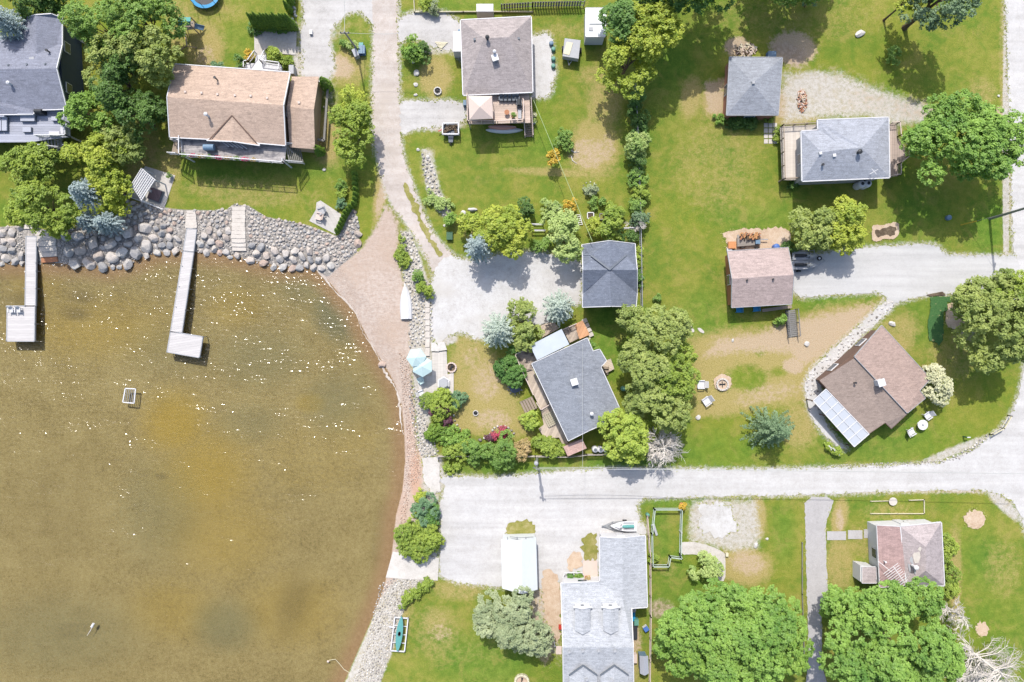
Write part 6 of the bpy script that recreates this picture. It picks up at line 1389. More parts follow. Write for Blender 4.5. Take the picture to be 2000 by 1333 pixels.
q = W(336,345); root = thing('potted_plant', 'potted plant with pink flowers on the terrace corner by the pergola', 'potted plant', q); MB().lathe((q.x, q.y, .04), [(.16, 0), (.22, .35), (.2, .36)], 14).build('pot', M['white'], root); V, Q, rn, *_ = broad(.28, .28, .6, np.random.default_rng(3), leaf=.1, bot=.3, sub=.15); npmesh('foliage', V+np.array([0, 0, .3]), Q, leafm('g'), root, rn)

# deck furniture on the slate house deck
def cushioned(px, py, z, sx, sy, ang, label, name, cat, mat='softgrey', back=True, h=.42):
    q = W(px, py, z); root = thing(name, label, cat, q); root.rotation_euler.z = ang
    MB().box((0, 0, .0), (sx, sy, h*.6)).build('base', M['slate'], root, origin=(0,0,0)); MB().box((0, 0, h*.6), (sx*.96, sy*.94, h*.4)).build('cushion', M[mat], root, origin=(0,0,0))
    if back: MB().box((0, sy/2, 0), (sx, .14, h+.42)).build('backrest', M[mat], root, origin=(0,0,0))
    return root
M['softgrey'] = m_plain('soft_grey_cushion', C(196,200,212), .9, .05); M['offwhite'] = m_plain('off_white_cushion', C(226,226,232), .9, .04)
cushioned(58,233,3.6,1.7,.75,0,'long grey outdoor sofa against the eave on the slate house deck','outdoor_sofa','sofa')
cushioned(56,255,3.6,1.0,.6,0,'grey rectangular coffee table in front of the sofa on the slate house deck','coffee_table','table',back=False,h=.35)
cushioned(110,234,3.6,.5,.7,R(90),'small grey ottoman near the wall recess on the slate house deck','ottoman','ottoman',back=False)
cushioned(110,263,3.6,1.3,.55,0,'off white bench seat along the rail of the slate house deck','outdoor_sofa','sofa','offwhite',back=False,h=.4)
cushioned(127,257,3.6,.85,.6,R(-90),'off white armchair in the corner of the slate house deck','outdoor_armchair','chair','offwhite')
cushioned(2,245,3.6,.6,1.6,0,'grey sun lounger at the very left edge of the slate house deck','sun_lounger','sun lounger'); cushioned(13,245,3.6,.6,1.6,0,'grey sun lounger second from the left edge on the slate house deck','sun_lounger','sun lounger')
q = W(92,226,2.9); root = thing('gas_grill', 'black covered grill in the recess of the slate house wall', 'grill', q); MB().box((q.x, q.y, 3.6), (.9, .5, .85)).build('cabinet', M['dark'], root); MB().tube([(q.x-.42, q.y, 4.5), (q.x+.42, q.y, 4.5)], .22, 12).build('lid', M['dark'], root)
# tan house deck
q = W(414,292,3.1); root = thing('patio_heater_table', 'blue grey covered grill on the weathered lakeside deck', 'grill', q); MB().box((q.x, q.y, 3.1), (1.1, .7, .8)).build('cabinet', M['slate'], root); MB().tube([(q.x-.6, q.y, 3.95), (q.x+.6, q.y, 3.95)], .36, 12).build('cover', M['softblue'], root)
root['category'] = 'grill'; root.name = 'covered_grill'
q = W(430,304,3.1); root = thing('flower_box_row', 'row of white flower boxes with red blooms along the lakeside deck rail', 'flower boxes', q); rgf = random.Random(2)
for i in range(9):
    p_ = W(362+i*17, 305+i*1.1, 3.1); bx = MB().box((p_.x, p_.y, 3.1), (.8, .28, .3)).build('flower_box', M['stone'], root)
    V, Q, rn, *_ = broad(.38, .16, .35, np.random.default_rng(i), leaf=.09, bot=.2, sub=.12); npmesh('blooms', V+np.array([p_.x-ROOT[root.name if root.name in ROOT else 'flower_box_row'].x, p_.y-q.y, .22]), Q, leafm(('g','pink','tan')[i % 3]), bx, rn)
def planter(px, py, label, key, mat='rust', z=0, r=.22): 
    q = W(px, py, z); root = thing('potted_plant', label, 'potted plant', q); MB().lathe((q.x, q.y, z), [(r*.7, 0), (r, r*1.6), (r*.9, r*1.62)], 14).build('pot', M[mat], root)
    V, Q, rn, *_ = broad(r*1.3, r*1.3, r*3, np.random.default_rng(int(px)), leaf=.1, bot=.3, sub=.13); npmesh('foliage', V+np.array([0, 0, r*1.2]), Q, leafm(key), root, rn)
planter(1002,229,'plant in a low pot beside the small terracotta table','g',z=2.3); planter(1145,1128,'terracotta tub on the step of the light grey house','tan',z=.25,r=.3); planter(1044,227,'white potted flower standing at the deck stairs','wf','white'); planter(1043,241,'pale potted flower at the foot of the deck stairs','pale','white')
planter(1330,985,'orange tub at the upper right corner of the green fenced plot','or','orangewood',r=.3); planter(1373,1082,'terracotta pot on the curved path edge','tan',r=.2); planter(1149,663,'white pot at the roof notch of the granite grey cottage','wf','white',r=.15)

# canopy on the deck of the hip roofed house
c0 = [W(x, y, 4.2) for x, y in ((914,188),(961,188),(963,232),(917,234))]; ctr = W(937,209,4.9); root = thing('deck_gazebo', 'square pale pink canvas gazebo on the deck of the hip roofed house', 'gazebo', (ctr.x, ctr.y, 1.9))
m = MB(); m.add([ctr]+c0+[v-Vector((0,0,.22)) for v in c0], [(0,1+i,1+(i+1) % 4) for i in range(4)]+[(1+i,5+i,5+(i+1) % 4,1+(i+1) % 4) for i in range(4)]); m.build('canopy', M['canvas'], root)
for v in c0: MB().box((v.x*.99+ctr.x*.01, v.y*.99+ctr.y*.01, 1.9), (.07, .07, 2.1)).build('post', M['slate'], root)
q = W(948,230,2.3); root = thing('deck_bench', 'orange bench peeking from under the pink canvas gazebo', 'bench', q); MB().box((q.x, q.y-.15, 2.3), (2.0, .5, .42)).build('seat', M['rust'], root); MB().box((q.x, q.y-.42, 2.3), (2.0, .08, .8)).build('backrest', M['rust'], root)
q = W(1014,205,2.3); root = thing('gas_grill', 'dark grill at the right rail of the pinkish deck', 'grill', q); MB().box((q.x, q.y, 2.3), (.6, .7, .8)).build('cabinet', M['slate'], root); MB().tube([(q.x, q.y-.35, 3.15), (q.x, q.y+.35, 3.15)], .24, 12).build('lid', M['dark'], root)
cushioned(1015,225,2.3,1.1,.4,R(90),'narrow grey bench along the right rail of the pinkish deck','deck_bench','bench','trimgrey',back=False)
q = W(1010,186,3.4)

# boats
def hull(root, L, Wd, Hh, mat, inner=None, stern=.0, deckmat=None, upside=False, name='hull', n=14):
    m = MB(); rings = []
    for i in range(n+1):
        t = i/n; x = (t-.5)*L; w = Wd/2*(math.sin(math.pi*min(1, (t*(1-stern*.5)+stern*.5)))**.6 if stern == 0 else (1-(t)**3.2)**.9*(.92+.08*math.sin(3*t))); w = max(w, .015); zk = Hh*(.0+.28*abs(2*t-1)**3) if stern == 0 else Hh*.35*t**4
        rings.append([(x, -w, Hh), (x, -w*.82, Hh*.45+zk*.4), (x, -w*.35, zk), (x, w*.35, zk), (x, w*.82, Hh*.45+zk*.4), (x, w, Hh)])
    vs = [p for r in rings for p in r]; fs = []
    for i in range(n):
        for k in range(5): a = i*6+k; fs.append((a, a+1, a+7, a+6))
    fs.append((0, 1, 2, 3, 4, 5)); e = n*6; fs.append((e+5, e+4, e+3, e+2, e+1, e))
    if inner is None or deckmat:
        for i in range(n): fs.append((i*6+5, i*6, i*6+6, i*6+11))
    if upside: vs = [(x, y, Hh-z) for x, y, z in vs]; fs = [f[::-1] for f in fs]
    m.add(vs, fs); return m.build(name, M[mat], root, smooth=False, origin=(0, 0, 0))
def boat(name, label, cat, px, py, z, ang, L, Wd, Hh, mat, group=None, **k):
    q = W(px, py, z); root = thing(name, label, cat, q, group); root.rotation_euler.z = ang; hull(root, L, Wd, Hh, mat, **k); return root
r_ = boat('canoe', 'salmon pink canoe lying against the deck of the hip roofed house', 'canoe', 981, 249, .45, R(-1), 3.4, .75, .4, 'salmon', upside=True); MB().beam((-1.6, 0, .41), (1.6, 0, .41), .04, .05).build('keel', M['canvas'], r_, origin=(0,0,0))
r_ = boat('canoe', 'long white canoe resting just below the salmon pink one', 'canoe', 985, 255, .1, R(0), 4.5, .8, .4, 'white', upside=True); MB().beam((-2.1, 0, .41), (2.1, 0, .41), .04, .05).build('keel', M['trimgrey'], r_, origin=(0,0,0))
r_ = boat('rowing_boat', 'upturned cream white rowing boat on the beach beside the stone bank', 'boat', 793, 589, .0, R(92), 4.3, 1.6, .5, 'white', stern=1, upside=True); MB().beam((-2.0, 0, .51), (1.9, 0, .40), .06, .06).build('keel', M['cream'], r_, origin=(0,0,0)); MB().beam((-2.14, -.66, .12), (-2.14, .66, .12), .06, .5).build('transom', M['white'], r_, origin=(0,0,0))
# teal canoe on a trailer cart by the shore
q = W(781,1236,.1); root = thing('boat_cradle', 'white metal boat cradle on the pebble shore under the teal kayak', 'boat rack', q); m = MB(); P = [W(x, y, .35) for x, y in ((771,1206),(797,1208),(790,1273),(763,1271))]
for i in range(4): m.beam(P[i], P[(i+1) % 4], .14, .12)
for t in (.25, .5, .75): m.beam(P[0].lerp(P[3], t), P[1].lerp(P[2], t), .08, .08)
m.build('frame', M['white'], root)
for v in P: MB().box((v.x, v.y, 0), (.12, .12, .35)).build('leg', M['metal'], root)
MB().beam(P[0].lerp(P[3], .3)+Vector((-.5, .1, .1)), P[0].lerp(P[3], .3)+Vector((.2, 0, .1)), .12, .1).build('arm', M['white'], root)
r_ = boat('kayak', 'teal kayak resting on the white cradle by the pebble shore', 'kayak', 781, 1236, .42, R(83), 4.3, .8, .42, 'teal', deckmat=1); MB().lathe((0, 0, .40), [(.32, 0), (.28, .05), (.2, .02)], 16, .6).build('cockpit', M['dark'], r_, origin=(0,0,0))
# jet skis
def jetski(label, px, py, z, ang, c1, c2, L=3.0, Wd=1.1):
    q = W(px, py, z); root = thing('jet_ski', label, 'jet ski', q); root.rotation_euler.z = ang; hull(root, L, Wd, .55, c1, stern=1, deckmat=1); o = (0, 0, 0)
    m = MB(); m.tube([(-1.2, 0, .62), (-.2, 0, .72), (.25, 0, .68)], [.2, .2, .12], 10); m.build('seat', M[c2], root, origin=o)
    m = MB(); m.tube([(.3, 0, .5), (.55, 0, .8), (1.1, 0, .6)], [.3, .26, .06], 10); m.build('cowl', M[c1], root, origin=o)
    m = MB(); m.tube([(.35, -.38, .95), (.45, 0, .92), (.35, .38, .95)], .035, 6); m.build('handlebar', M['dark'], root, origin=o)
    for s in (-1, 1): MB().box((-.6, s*.38, .54), (1.3, .2, .04)).build('footwell', M['trimgrey'], root, origin=o)
    return root
def wheel(root, c, r, w, ax):
    d = Vector(ax)*w/2; c = Vector(c); wh = MB().tube([c-d, c+d], r, 18).build('wheel', M['rubber'], root); MB().tube([c-d*1.08, c+d*1.08], r*.5, 12).build('rim', M['metal'], wh); return wh
A6 = RA((1545,512),(1611,509)); q = W(1578,511); root = thing('boat_trailer', 'two place trailer carrying the pair of grey jet skis', 'trailer', q); m = MB()
for y in (490,501,512,527): m.beam(W(1546,y,.45), W(1589,y,.45), .08, .08)
m.beam(W(1590,488,.45), W(1590,526,.45), .09, .09); m.beam(W(1550,488,.45), W(1550,528,.45), .09, .09); m.beam(W(1590,493,.45), W(1611,510,.45), .08, .08); m.beam(W(1590,524,.45), W(1611,510,.45), .08, .08)
m.build('frame', M['metal'], root)
for y in (486,530): wheel(root, W(1560,y,.3), .28, .18, (0, 1, 0))
sp_ = W(1600.5,505,.72); w_ = MB().lathe((sp_.x, sp_.y, .62), [(.28, 0), (.28, .16), (.16, .17), (.16, .1)], 20).build('spare_wheel', M['rubber'], root); MB().lathe((sp_.x, sp_.y, .64), [(.15, 0), (.14, .12), (.02, .13)], 14).build('rim', M['white'], w_)
jetski('grey and black jet ski on the trailer, the one nearer the bush', 1568, 501, .55, R(0), 'metal', 'dark'); jetski('grey and black jet ski on the trailer, the one farther from the bush', 1568, 519, .55, R(0), 'metal', 'dark')
q = W(1208,1026); root = thing('boat_trailer', 'thin trailer under the white and teal jet ski, tongue to the left', 'trailer', q); m = MB(); m.beam(W(1175,1028,.4), W(1235,1026,.4), .1, .1); m.beam(W(1195,1020,.4), W(1235,1018,.4), .08, .08); m.beam(W(1195,1034,.4), W(1235,1035,.4), .08, .08); m.beam(W(1180,1028,.4), W(1197,1034,.4), .08, .08); m.beam(W(1180,1027,.4), W(1197,1020,.4), .08, .08); m.build('frame', M['metal'], root)
for y in (1017,1035): wheel(root, W(1220,y,.28), .26, .16, (0, 1, 0))
wheel(root, W(1178,1028,.15), .12, .08, (0, 1, 0))
jetski('white jet ski with teal seat on the trailer north of the light grey house', 1217, 1026, .5, R(180), 'white', 'teal', 3.1, 1.3)
# box trailer and dump trailer
q = W(1114,93); root = thing('utility_trailer', 'grey covered utility trailer with a cream board on top', 'trailer', q); AT = RA((1101,73),(1133,80)); m = MB().prism([tuple(W(x, y, 1.4)[:2]) for x, y in ((1103,75),(1134,79),(1130,115),(1099,110))], .45, 1.4); m.build('box', M['trimgrey'], root)
MB().prism([tuple(W(x, y, 1.46)[:2]) for x, y in ((1107,82),(1119,84),(1112,108),(1100,105))], 1.4, 1.46).build('board', M['cream'], root)
m = MB(); m.beam(W(1108,112,.45), W(1111,128,.45), .08, .08); m.beam(W(1120,114,.45), W(1111,128,.45), .08, .08); m.build('tongue', M['metal'], root)
for x, y in ((1099,96),(1134,99)): wheel(root, W(x,y,.32), .32, .2, (1, 0, 0))
q = W(880,254); root = thing('dump_trailer', 'small white railed trailer loaded with dark scrap at the gravel drive', 'trailer', q); P = [W(x, y, 1.1) for x, y in ((865,241),(895,240),(896,262),(864,262))]; m = MB()
m.prism([(p.x, p.y) for p in P], .5, .62); m.build('bed', M['slate'], root); m = MB()
for i in range(4): m.beam(P[i], P[(i+1) % 4], .12, .1); m.beam(P[i]-Vector((0,0,.3)), P[(i+1) % 4]-Vector((0,0,.3)), .06, .1); m.box((P[i].x, P[i].y, .5), (.09, .09, .6))
m.build('side_rail', M['white'], root)
m = MB(); rgl = random.Random(9)
for i in range(34): x, y = rgl.uniform(868,892), rgl.uniform(244,259); p_ = W(x, y, .8); m.box((p_.x, p_.y, .6+rgl.uniform(0, .2)), (rgl.uniform(.1, .5), rgl.uniform(.08, .3), rgl.uniform(.1, .3)), rgl.uniform(0, 3))
m.build('scrap_load', M['soil'], root)
for x in (872,888): wheel(root, W(x,264,.3), .28, .18, (0, 1, 0))
m = MB(); m.beam(W(866,252,.5), W(856,257,.5), .1, .1); m.build('tongue', M['red'], root)
q = W(881,274); MBt = thing('wheelbarrow', 'small dark wheelbarrow beside the scrap trailer', 'wheelbarrow', q); MB().prism([(q.x-.25, q.y-.4), (q.x+.25, q.y-.4), (q.x+.32, q.y+.4), (q.x-.32, q.y+.4)], .3, .5).build('tray', M['slate'], MBt); wheel(MBt, (q.x, q.y-.55, .18), .18, .08, (1, 0, 0)); m = MB(); m.beam((q.x-.2, q.y, .4), (q.x-.25, q.y+.9, .5), .04, .04); m.beam((q.x+.2, q.y, .4), (q.x+.25, q.y+.9, .5), .04, .04); m.build('handle', M['wood'], MBt)

# water tanks, bins, barrels
def tank(px, py, r, h, mat, label, lid='dark', cat='tank', name='water_tank', group=None, lr=.42, z=0):
    q = W(px, py, h); root = thing(name, label, cat, (q.x, q.y, z), group); MB().lathe((q.x, q.y, z), [(r*.97, 0), (r, .1), (r, h*.82), (r*.86, h*.95), (r*.5, h), (.03, h)], 24).build('body', M[mat], root, smooth=True)
    if lid: MB().lathe((q.x, q.y, z+h-.03), [(r*lr, 0), (r*lr, .08), (r*lr*.8, .1), (.02, .1)], 18).build('lid', M[lid], root)
    return root
tank(1685,359,.46,1.6,'white','left white septic tank at the south wall of the grey roofed house'); tank(1697,358,.46,1.6,'white','right white septic tank at the south wall of the grey roofed house')
for i, x in enumerate((1163,1173.5,1184)): tank(x,879,.38,1.1,'white',('left','middle','right')[i]+' white tank in the row of three behind the picket fence','slate',lr=.5)
tank(1218,760,.3,.9,'green','green topped compost bin nearer the grey cottage wall',None,'bin','garden_bin'); tank(1229,787,.3,.9,'green','green topped compost bin below the other beside the willows',None,'bin','garden_bin')
for i, (x, y, mt, l) in enumerate(((1077,84,'softblue','pale blue barrel at the top of the row beside the white stone strip'),(1081,95,'green','upper green round planter beside the white stone strip'),(1081,114,'green','middle green round planter beside the white stone strip'),(1081,128,'green','lowest green round planter beside the white stone strip'))): tank(x, y, .26, .5, mt, l, None, 'barrel', 'garden_barrel')
tank(1518,482,.38,.9,'royal','blue barrel at the north wall of the pinkish garage',None,'barrel','rain_barrel'); tank(1855,425,.32,.5,'softblue','round blue lid in the shade of the big maple',None,'barrel','water_barrel'); tank(1266,1007,.22,.7,'green','green bin beside the green fenced plot',None,'bin','garden_bin')
def crate(px, py, sx, sy, h, mat, label, cat='box', name='storage_box', ang=0, lid=None, z=0):
    q = W(px, py, z+h); root = thing(name, label, cat, (q.x, q.y, z)); MB().box((q.x, q.y, z), (sx, sy, h), ang).build('body', M[mat], root); MB().box((q.x, q.y, z+h), (sx*1.05, sy*1.05, .06), ang).build('lid', M[lid or mat], root)
    m = MB(); m.box((q.x, q.y-sy*.54, z+h*.6), (sx*.3, .05, .06), ang); m.build('handle', M['dark'], root); return root
crate(1508,106,.95,.65,.8,'royal','blue and dark bin at the north wall of the square garage',lid='softblue')
crate(1430,479,.9,.8,.5,'orangewood','orange wooden crate at the corner of the pinkish garage'); crate(1425,488,.6,.35,.3,'white','small white box beside the orange crate')
crate(706,97,.75,.95,.7,'royal','blue lidded bin at the foot of the utility pole','bin','garbage_bin',lid='softblue'); crate(694,103,.55,.9,.9,'trimgrey','pale grey tilted box beside the blue lidded bin','bin','garbage_bin',R(25)); crate(705,88,.5,.5,.5,'teal','small pale teal bin above the blue lidded bin','bin','recycling_box')
crate(569,136,.55,1.0,1.1,'trimgrey','grey utility cabinet at the notch of the tan roof','cabinet','utility_cabinet')
crate(878,461,.7,.9,.5,'dkgreen','dark green box on the grass at the lane','bin','garbage_bin'); crate(607,63,.35,.5,.3,'white','small white box at the top right corner of the paved terrace'); crate(1087,404,.8,.9,.4,'white','white cold frame in the flower bed under the green cable',ang=R(30),name='cold_frame',cat='cold frame')
crate(1420,1084,.3,.4,.35,'cream','small cream box at the corner of the curved path'); crate(897,64,.3,.7,1.2,'softblue','pale blue container at the left wall of the hip roofed house','container','storage_container')
crate(908,201,.4,.6,.6,'softblue','small blue grey box at the left corner of the pinkish deck')
# propane / clutter beside light grey house
crate(1243,1216,.5,.7,.8,'green','green bin in the side yard of the light grey house','bin','garbage_bin'); crate(1262,1229,.55,.55,.6,'white','white box with blue square lid in the side yard',ang=R(35),lid='royal'); crate(1238,1205,.3,1.0,.5,'blue','narrow blue bin against the wall of the light grey house','bin','recycling_box')
crate(1241,1234,.45,1.7,.5,'dark','long dark green bench box against the wall of the light grey house'); crate(1238,1287,.75,1.0,.7,'canvas','pale square box with pink top near the garden shed'); tank(1238,1193,.3,.8,'trimgrey','grey round bin at the corner of the light grey house',None,'bin','garbage_bin')
crate(1094,1226,.35,.45,.5,'red','small red box at the left wall of the light grey house')
root = house('garden_shed', 'small pale blue plastic shed beside the big maple at the bottom', 'shed', [[(1249,1282,1.7),(1257,1283,2.1),(1259,1320,2.1),(1250,1316,1.7)], [(1257,1283,2.1),(1266,1282,1.7),(1267,1316,1.7),(1259,1320,2.1)]], M['softgrey'], [(1250,1284),(1265,1284),(1266,1316),(1251,1316)], 1.7, M['softblue'], inset=.04, trim=None, windows=False)

# log piles
def logs(px, py, rx, ry, n, label, mat, seed, z=0, L=.45, part='log'):
    rg = random.Random(seed); q = W(px, py, z); root = thing('firewood_pile', label, 'firewood', q)
    for i in range(n):
        a = rg.uniform(0, 6.28); f = math.sqrt(rg.uniform(0, 1)); x = q.x+f*math.cos(a)*rx/S; y = q.y+f*math.sin(a)*ry/S; zz = z+.08+.45*(1-f)*rg.uniform(.5, 1); an = rg.uniform(0, 3.14); d = Vector((math.cos(an), math.sin(an), rg.uniform(-.25, .25)))*L*rg.uniform(.35, .6); c = Vector((x, y, zz))
        MB().tube([c-d, c+d], rg.uniform(.055, .1), 6).build(part, M[mat[i % len(mat)]], root)
    return root
M['splitwood'] = m_plain('split_wood', C(226,206,180), .85, .15, 6); M['redwood'] = m_plain('reddish_split_wood', C(206,162,136), .85, .15, 6)
logs(1457,98,20,12,95,'heap of pale split logs at the north wall of the square garage',['splitwood','cream','brownwood','splitwood','canvas'],1); logs(1566,197,9,22,80,'long heap of reddish split logs on the pale gravel',['redwood','splitwood','rust','canvas'],2,L=.36)
q = W(1465,473); root = thing('flat_trailer', 'flat grey trailer carrying a row of orange brown logs', 'trailer', q); MB().prism([tuple(W(x, y, .6)[:2]) for x, y in ((1440,459),(1486,459),(1486,478),(1440,482))], .5, .6).build('bed', m_plank('grey_trailer_boards', C(176,168,160), 0, .2), root)
for x in (1450,1478): wheel(root, W(x,484,.28), .26, .16, (0, 1, 0))
MB().beam(W(1486,468,.5), W(1500,468,.5), .1, .1).build('tongue', M['metal'], root)
root = thing('firewood_pile', 'stack of orange brown split logs on the flat trailer', 'firewood', W(1465,463,.6)); rg = random.Random(8); M['goldwood'] = m_plain('fresh_orange_wood', C(214,160,108), .85, .15, 6)
for i in range(60): c = W(1446+rg.uniform(0, 38), 457+rg.uniform(0, 9), .68+rg.uniform(0, .45)); an = rg.uniform(-.9, .9)+R(60); d = Vector((math.cos(an), math.sin(an), 0))*.24; MB().tube([c-d, c+d], rg.uniform(.06, .09), 6).build('log', M[('goldwood','brownwood','goldwood','rust')[i % 4]], root)
crate(1480,473,.5,.45,.3,'softblue','pale blue tub on the end of the flat trailer',z=.6,name='plastic_tub',cat='tub')

# playset, trampoline
q = W(366,62); root = thing('playset', 'wooden playset with a teal roof, ladder, slide and swing beam', 'playset', q); top = 2.7
P = [W(x, y, 2.4) for x, y in ((347,34),(372,34),(372,50),(348,52))]; r1, r2 = W(347,43,3.0), W(372,42,3.0); m = MB(); m.add([P[0], P[1], P[2], P[3], r1, r2], [(0,4,5,1),(4,3,2,5)]); m.add([v-Vector((0,0,.05)) for v in (P[0], P[1], P[2], P[3], r1, r2)], [(1,5,4,0),(5,2,3,4)]); m.build('roof', M['teal'], root)
for v in P: MB().box((v.x, v.y, 0), (.1, .1, 2.4)).build('post', M['wood'], root)
MB().prism([(p.x, p.y) for p in P], 1.3, 1.38).build('platform', M['wood'], root)
m = MB(); a, b = W(373,50,1.35), W(398,56,.3); sd = Vector((.1, .25, 0)); m.add([a-sd, a+sd, b+sd, b-sd]+[v+Vector((0,0,-.06)) for v in (a-sd, a+sd, b+sd, b-sd)], [(0,3,2,1),(4,5,6,7),(0,1,5,4),(1,2,6,5),(2,3,7,6),(3,0,4,7)]); m.beam(a-sd+Vector((0,0,.08)), b-sd+Vector((0,0,.08)), .06, .14); m.beam(a+sd+Vector((0,0,.08)), b+sd+Vector((0,0,.08)), .06, .14); m.build('slide', M['softblue'], root)
m = MB(); m.beam(W(360,54,2.2), W(365,90,2.2), .12, .12); m.build('swing_beam', M['wood'], root); m = MB(); m.beam(W(365,90,2.2), W(352,98,0), .1, .1); m.beam(W(365,90,2.2), W(384,94,0), .1, .1); m.build('end_frame', M['wood'], root)
m = MB(); m.box((W(366,78).x, W(366,78).y, .5), (.2, .45, .05)); m.beam(W(362,74,2.2), W(366,75,.5), .02, .02); m.beam(W(364,82,2.2), W(366,81,.5), .02, .02); m.build('swing', M['yellow'], root)
m = MB(); m.beam(W(347,52,1.4), W(352,68,0), .07, .07); m.beam(W(356,53,1.4), W(360,68,0), .07, .07)
for i in range(5): m.beam(W(347+i, 52+i*3.2, 1.4-.28*i), W(356+i*.8, 53+i*3, 1.4-.28*i), .05, .05)
m.build('ladder', M['wood'], root)
q = W(399,-14,.8); root = thing('trampoline', 'blue rimmed trampoline with a small ladder cut by the top edge', 'trampoline', (q.x, q.y, 0)); m = MB(); vs = []; fs = []
for k in range(32): a = 6.283*k/32; vs += [(q.x+1.9*math.cos(a), q.y+1.9*math.sin(a), .82), (q.x+1.5*math.cos(a), q.y+1.5*math.sin(a), .84)]
for k in range(32): k2 = (k+1) % 32; fs.append((2*k, 2*k2, 2*k2+1, 2*k+1))
m.add(vs, fs); m.build('rim_pad', M['blue'], root); MB().lathe((q.x, q.y, .78), [(1.52, 0), (1.5, .02), (.02, .02)], 32).build('mat', M['dark'], root)
for k in range(6): a = k*1.047+.5; MB().tube([(q.x+1.7*math.cos(a), q.y+1.7*math.sin(a), 0), (q.x+1.7*math.cos(a), q.y+1.7*math.sin(a), .8)], .04, 6).build('leg', M['metal'], root)
for k in range(8): a = k*.785; MB().tube([(q.x+1.85*math.cos(a), q.y+1.85*math.sin(a), 0), (q.x+1.85*math.cos(a), q.y+1.85*math.sin(a), 2.4)], .03, 6).build('net_pole', M['dark'], root)
m = MB(); l0, l1 = W(395,8,.8), W(396,14,0); 
for s in (-.22, .22): m.beam(l0+Vector((s,0,0)), l1+Vector((s,-.2,0)), .05, .05)
for i in range(4): c = l0.lerp(l1, i/4+.1); m.beam(c+Vector((-.22,-.03,0)), c+Vector((.22,-.03,0)), .05, .04)
m.build('ladder', M['metal'], root)

# utility poles and wires
def pole(px, py, h, tipx, tipy, label, arm=None, r=.15, mat='greenpole', name='utility_pole', top=None):
    b = W(px, py, 0); t = W(tipx, tipy, h); root = thing(name, label, 'utility pole', b); MB().tube([b-Vector((0,0,.2)), t], [r, r*.7], 12).build('pole', M[mat], root)
    if arm:
        a = Vector(arm); ca = MB(); ca.beam(t-a-Vector((0,0,.4)), t+a-Vector((0,0,.4)), .12, .14); ca = ca.build('crossarm', M['greywood'], root); n = a.normalized()
        for s in (-.9, 0, .9): p_ = t+a*s-Vector((0,0,.33)); MB().lathe(p_, [(.05, 0), (.08, .1), (.05, .2), (.02, .22)], 8).build('insulator', M['slate'], ca)
    return root, t
M['greenpole'] = m_plain('treated_pole', C(150,158,142), .85, .15, 6); M['polegrey'] = m_plain('weathered_pole', C(172,170,164), .85, .15, 6)
p1, t1 = pole(1049,894,7.4,1048,917,'weathered green utility pole standing at the picket fence by the white road',(.35,-.15,0),.17)
MB().lathe((t1.x, t1.y+.45, 5.6), [(.22, 0), (.24, .1), (.24, .75), (.1, .85)], 14).build('transformer', M['trimgrey'], p1)
p2, t2 = pole(697,96,6.8,672,62,'leaning pale utility pole on the grass island by the lane',(.5,0,0),.13,'polegrey')
p3, t3 = pole(1933,428,9.5,2032,398,'tall brown utility pole leaning over the straight road at the right edge',(.2,.9,0),.17,'greenpole')
m = MB(); m.tube([W(1876,440,.1), W(1908,432,1.6)], .05, 6); m.build('guy_guard', M['yellow'], p3); m = MB(); m.tube([W(1908,432,1.6), t3-Vector((0,0,1))], .02, 5); m.build('guy_wire', M['metal'], p3)
def wire(a, b, label, sag=.3, r=.022, mat='wire'):
    a, b = Vector(a), Vector(b); root = None; pts = []
    for i in range(17): t = i/16; p_ = a.lerp(b, t); p_.z -= sag*4*t*(1-t); pts.append(p_)
    o = MB().tube(pts, r, 5).build('overhead_wire', M[mat], None, origin=a); tag(o, label, 'wire'); return o
wire(t1+Vector((0,0,-.3)), W(2040,926,7.2), 'pale overhead wire following the white road to the right', .35, .032)
wire(t1+Vector((.25,.1,-.6)), W(1330,917,6.9), 'lower overhead wire along the first stretch of the white road', .4)
wire(W(1138,915,7.0), W(1138,672,4.2), 'service wire crossing the granite grey roof to the white road', .05, .016)
wire(W(1042,196,3.1), W(1156,470,4.9), 'green tinted cable slanting over the middle lawn to the dark garage', .2, .03, 'cablegreen') if False else None
M['cablegreen'] = m_plain('green_tinted_cable', C(186,206,148), .5, .05)
wire(W(1042,196,3.1), W(1157,472,4.9), 'green tinted cable slanting over the middle lawn to the dark garage', .2, .03, 'cablegreen')
wire(t2+Vector((0,0,-.2)), W(671,-40,7.0), 'pale wire running up from the pole on the grass island', .2, .028); wire(t2+Vector((0,0,-.3)), W(780,66,6.5), 'thin wire crossing the lane from the pole on the grass island', .2, .018)

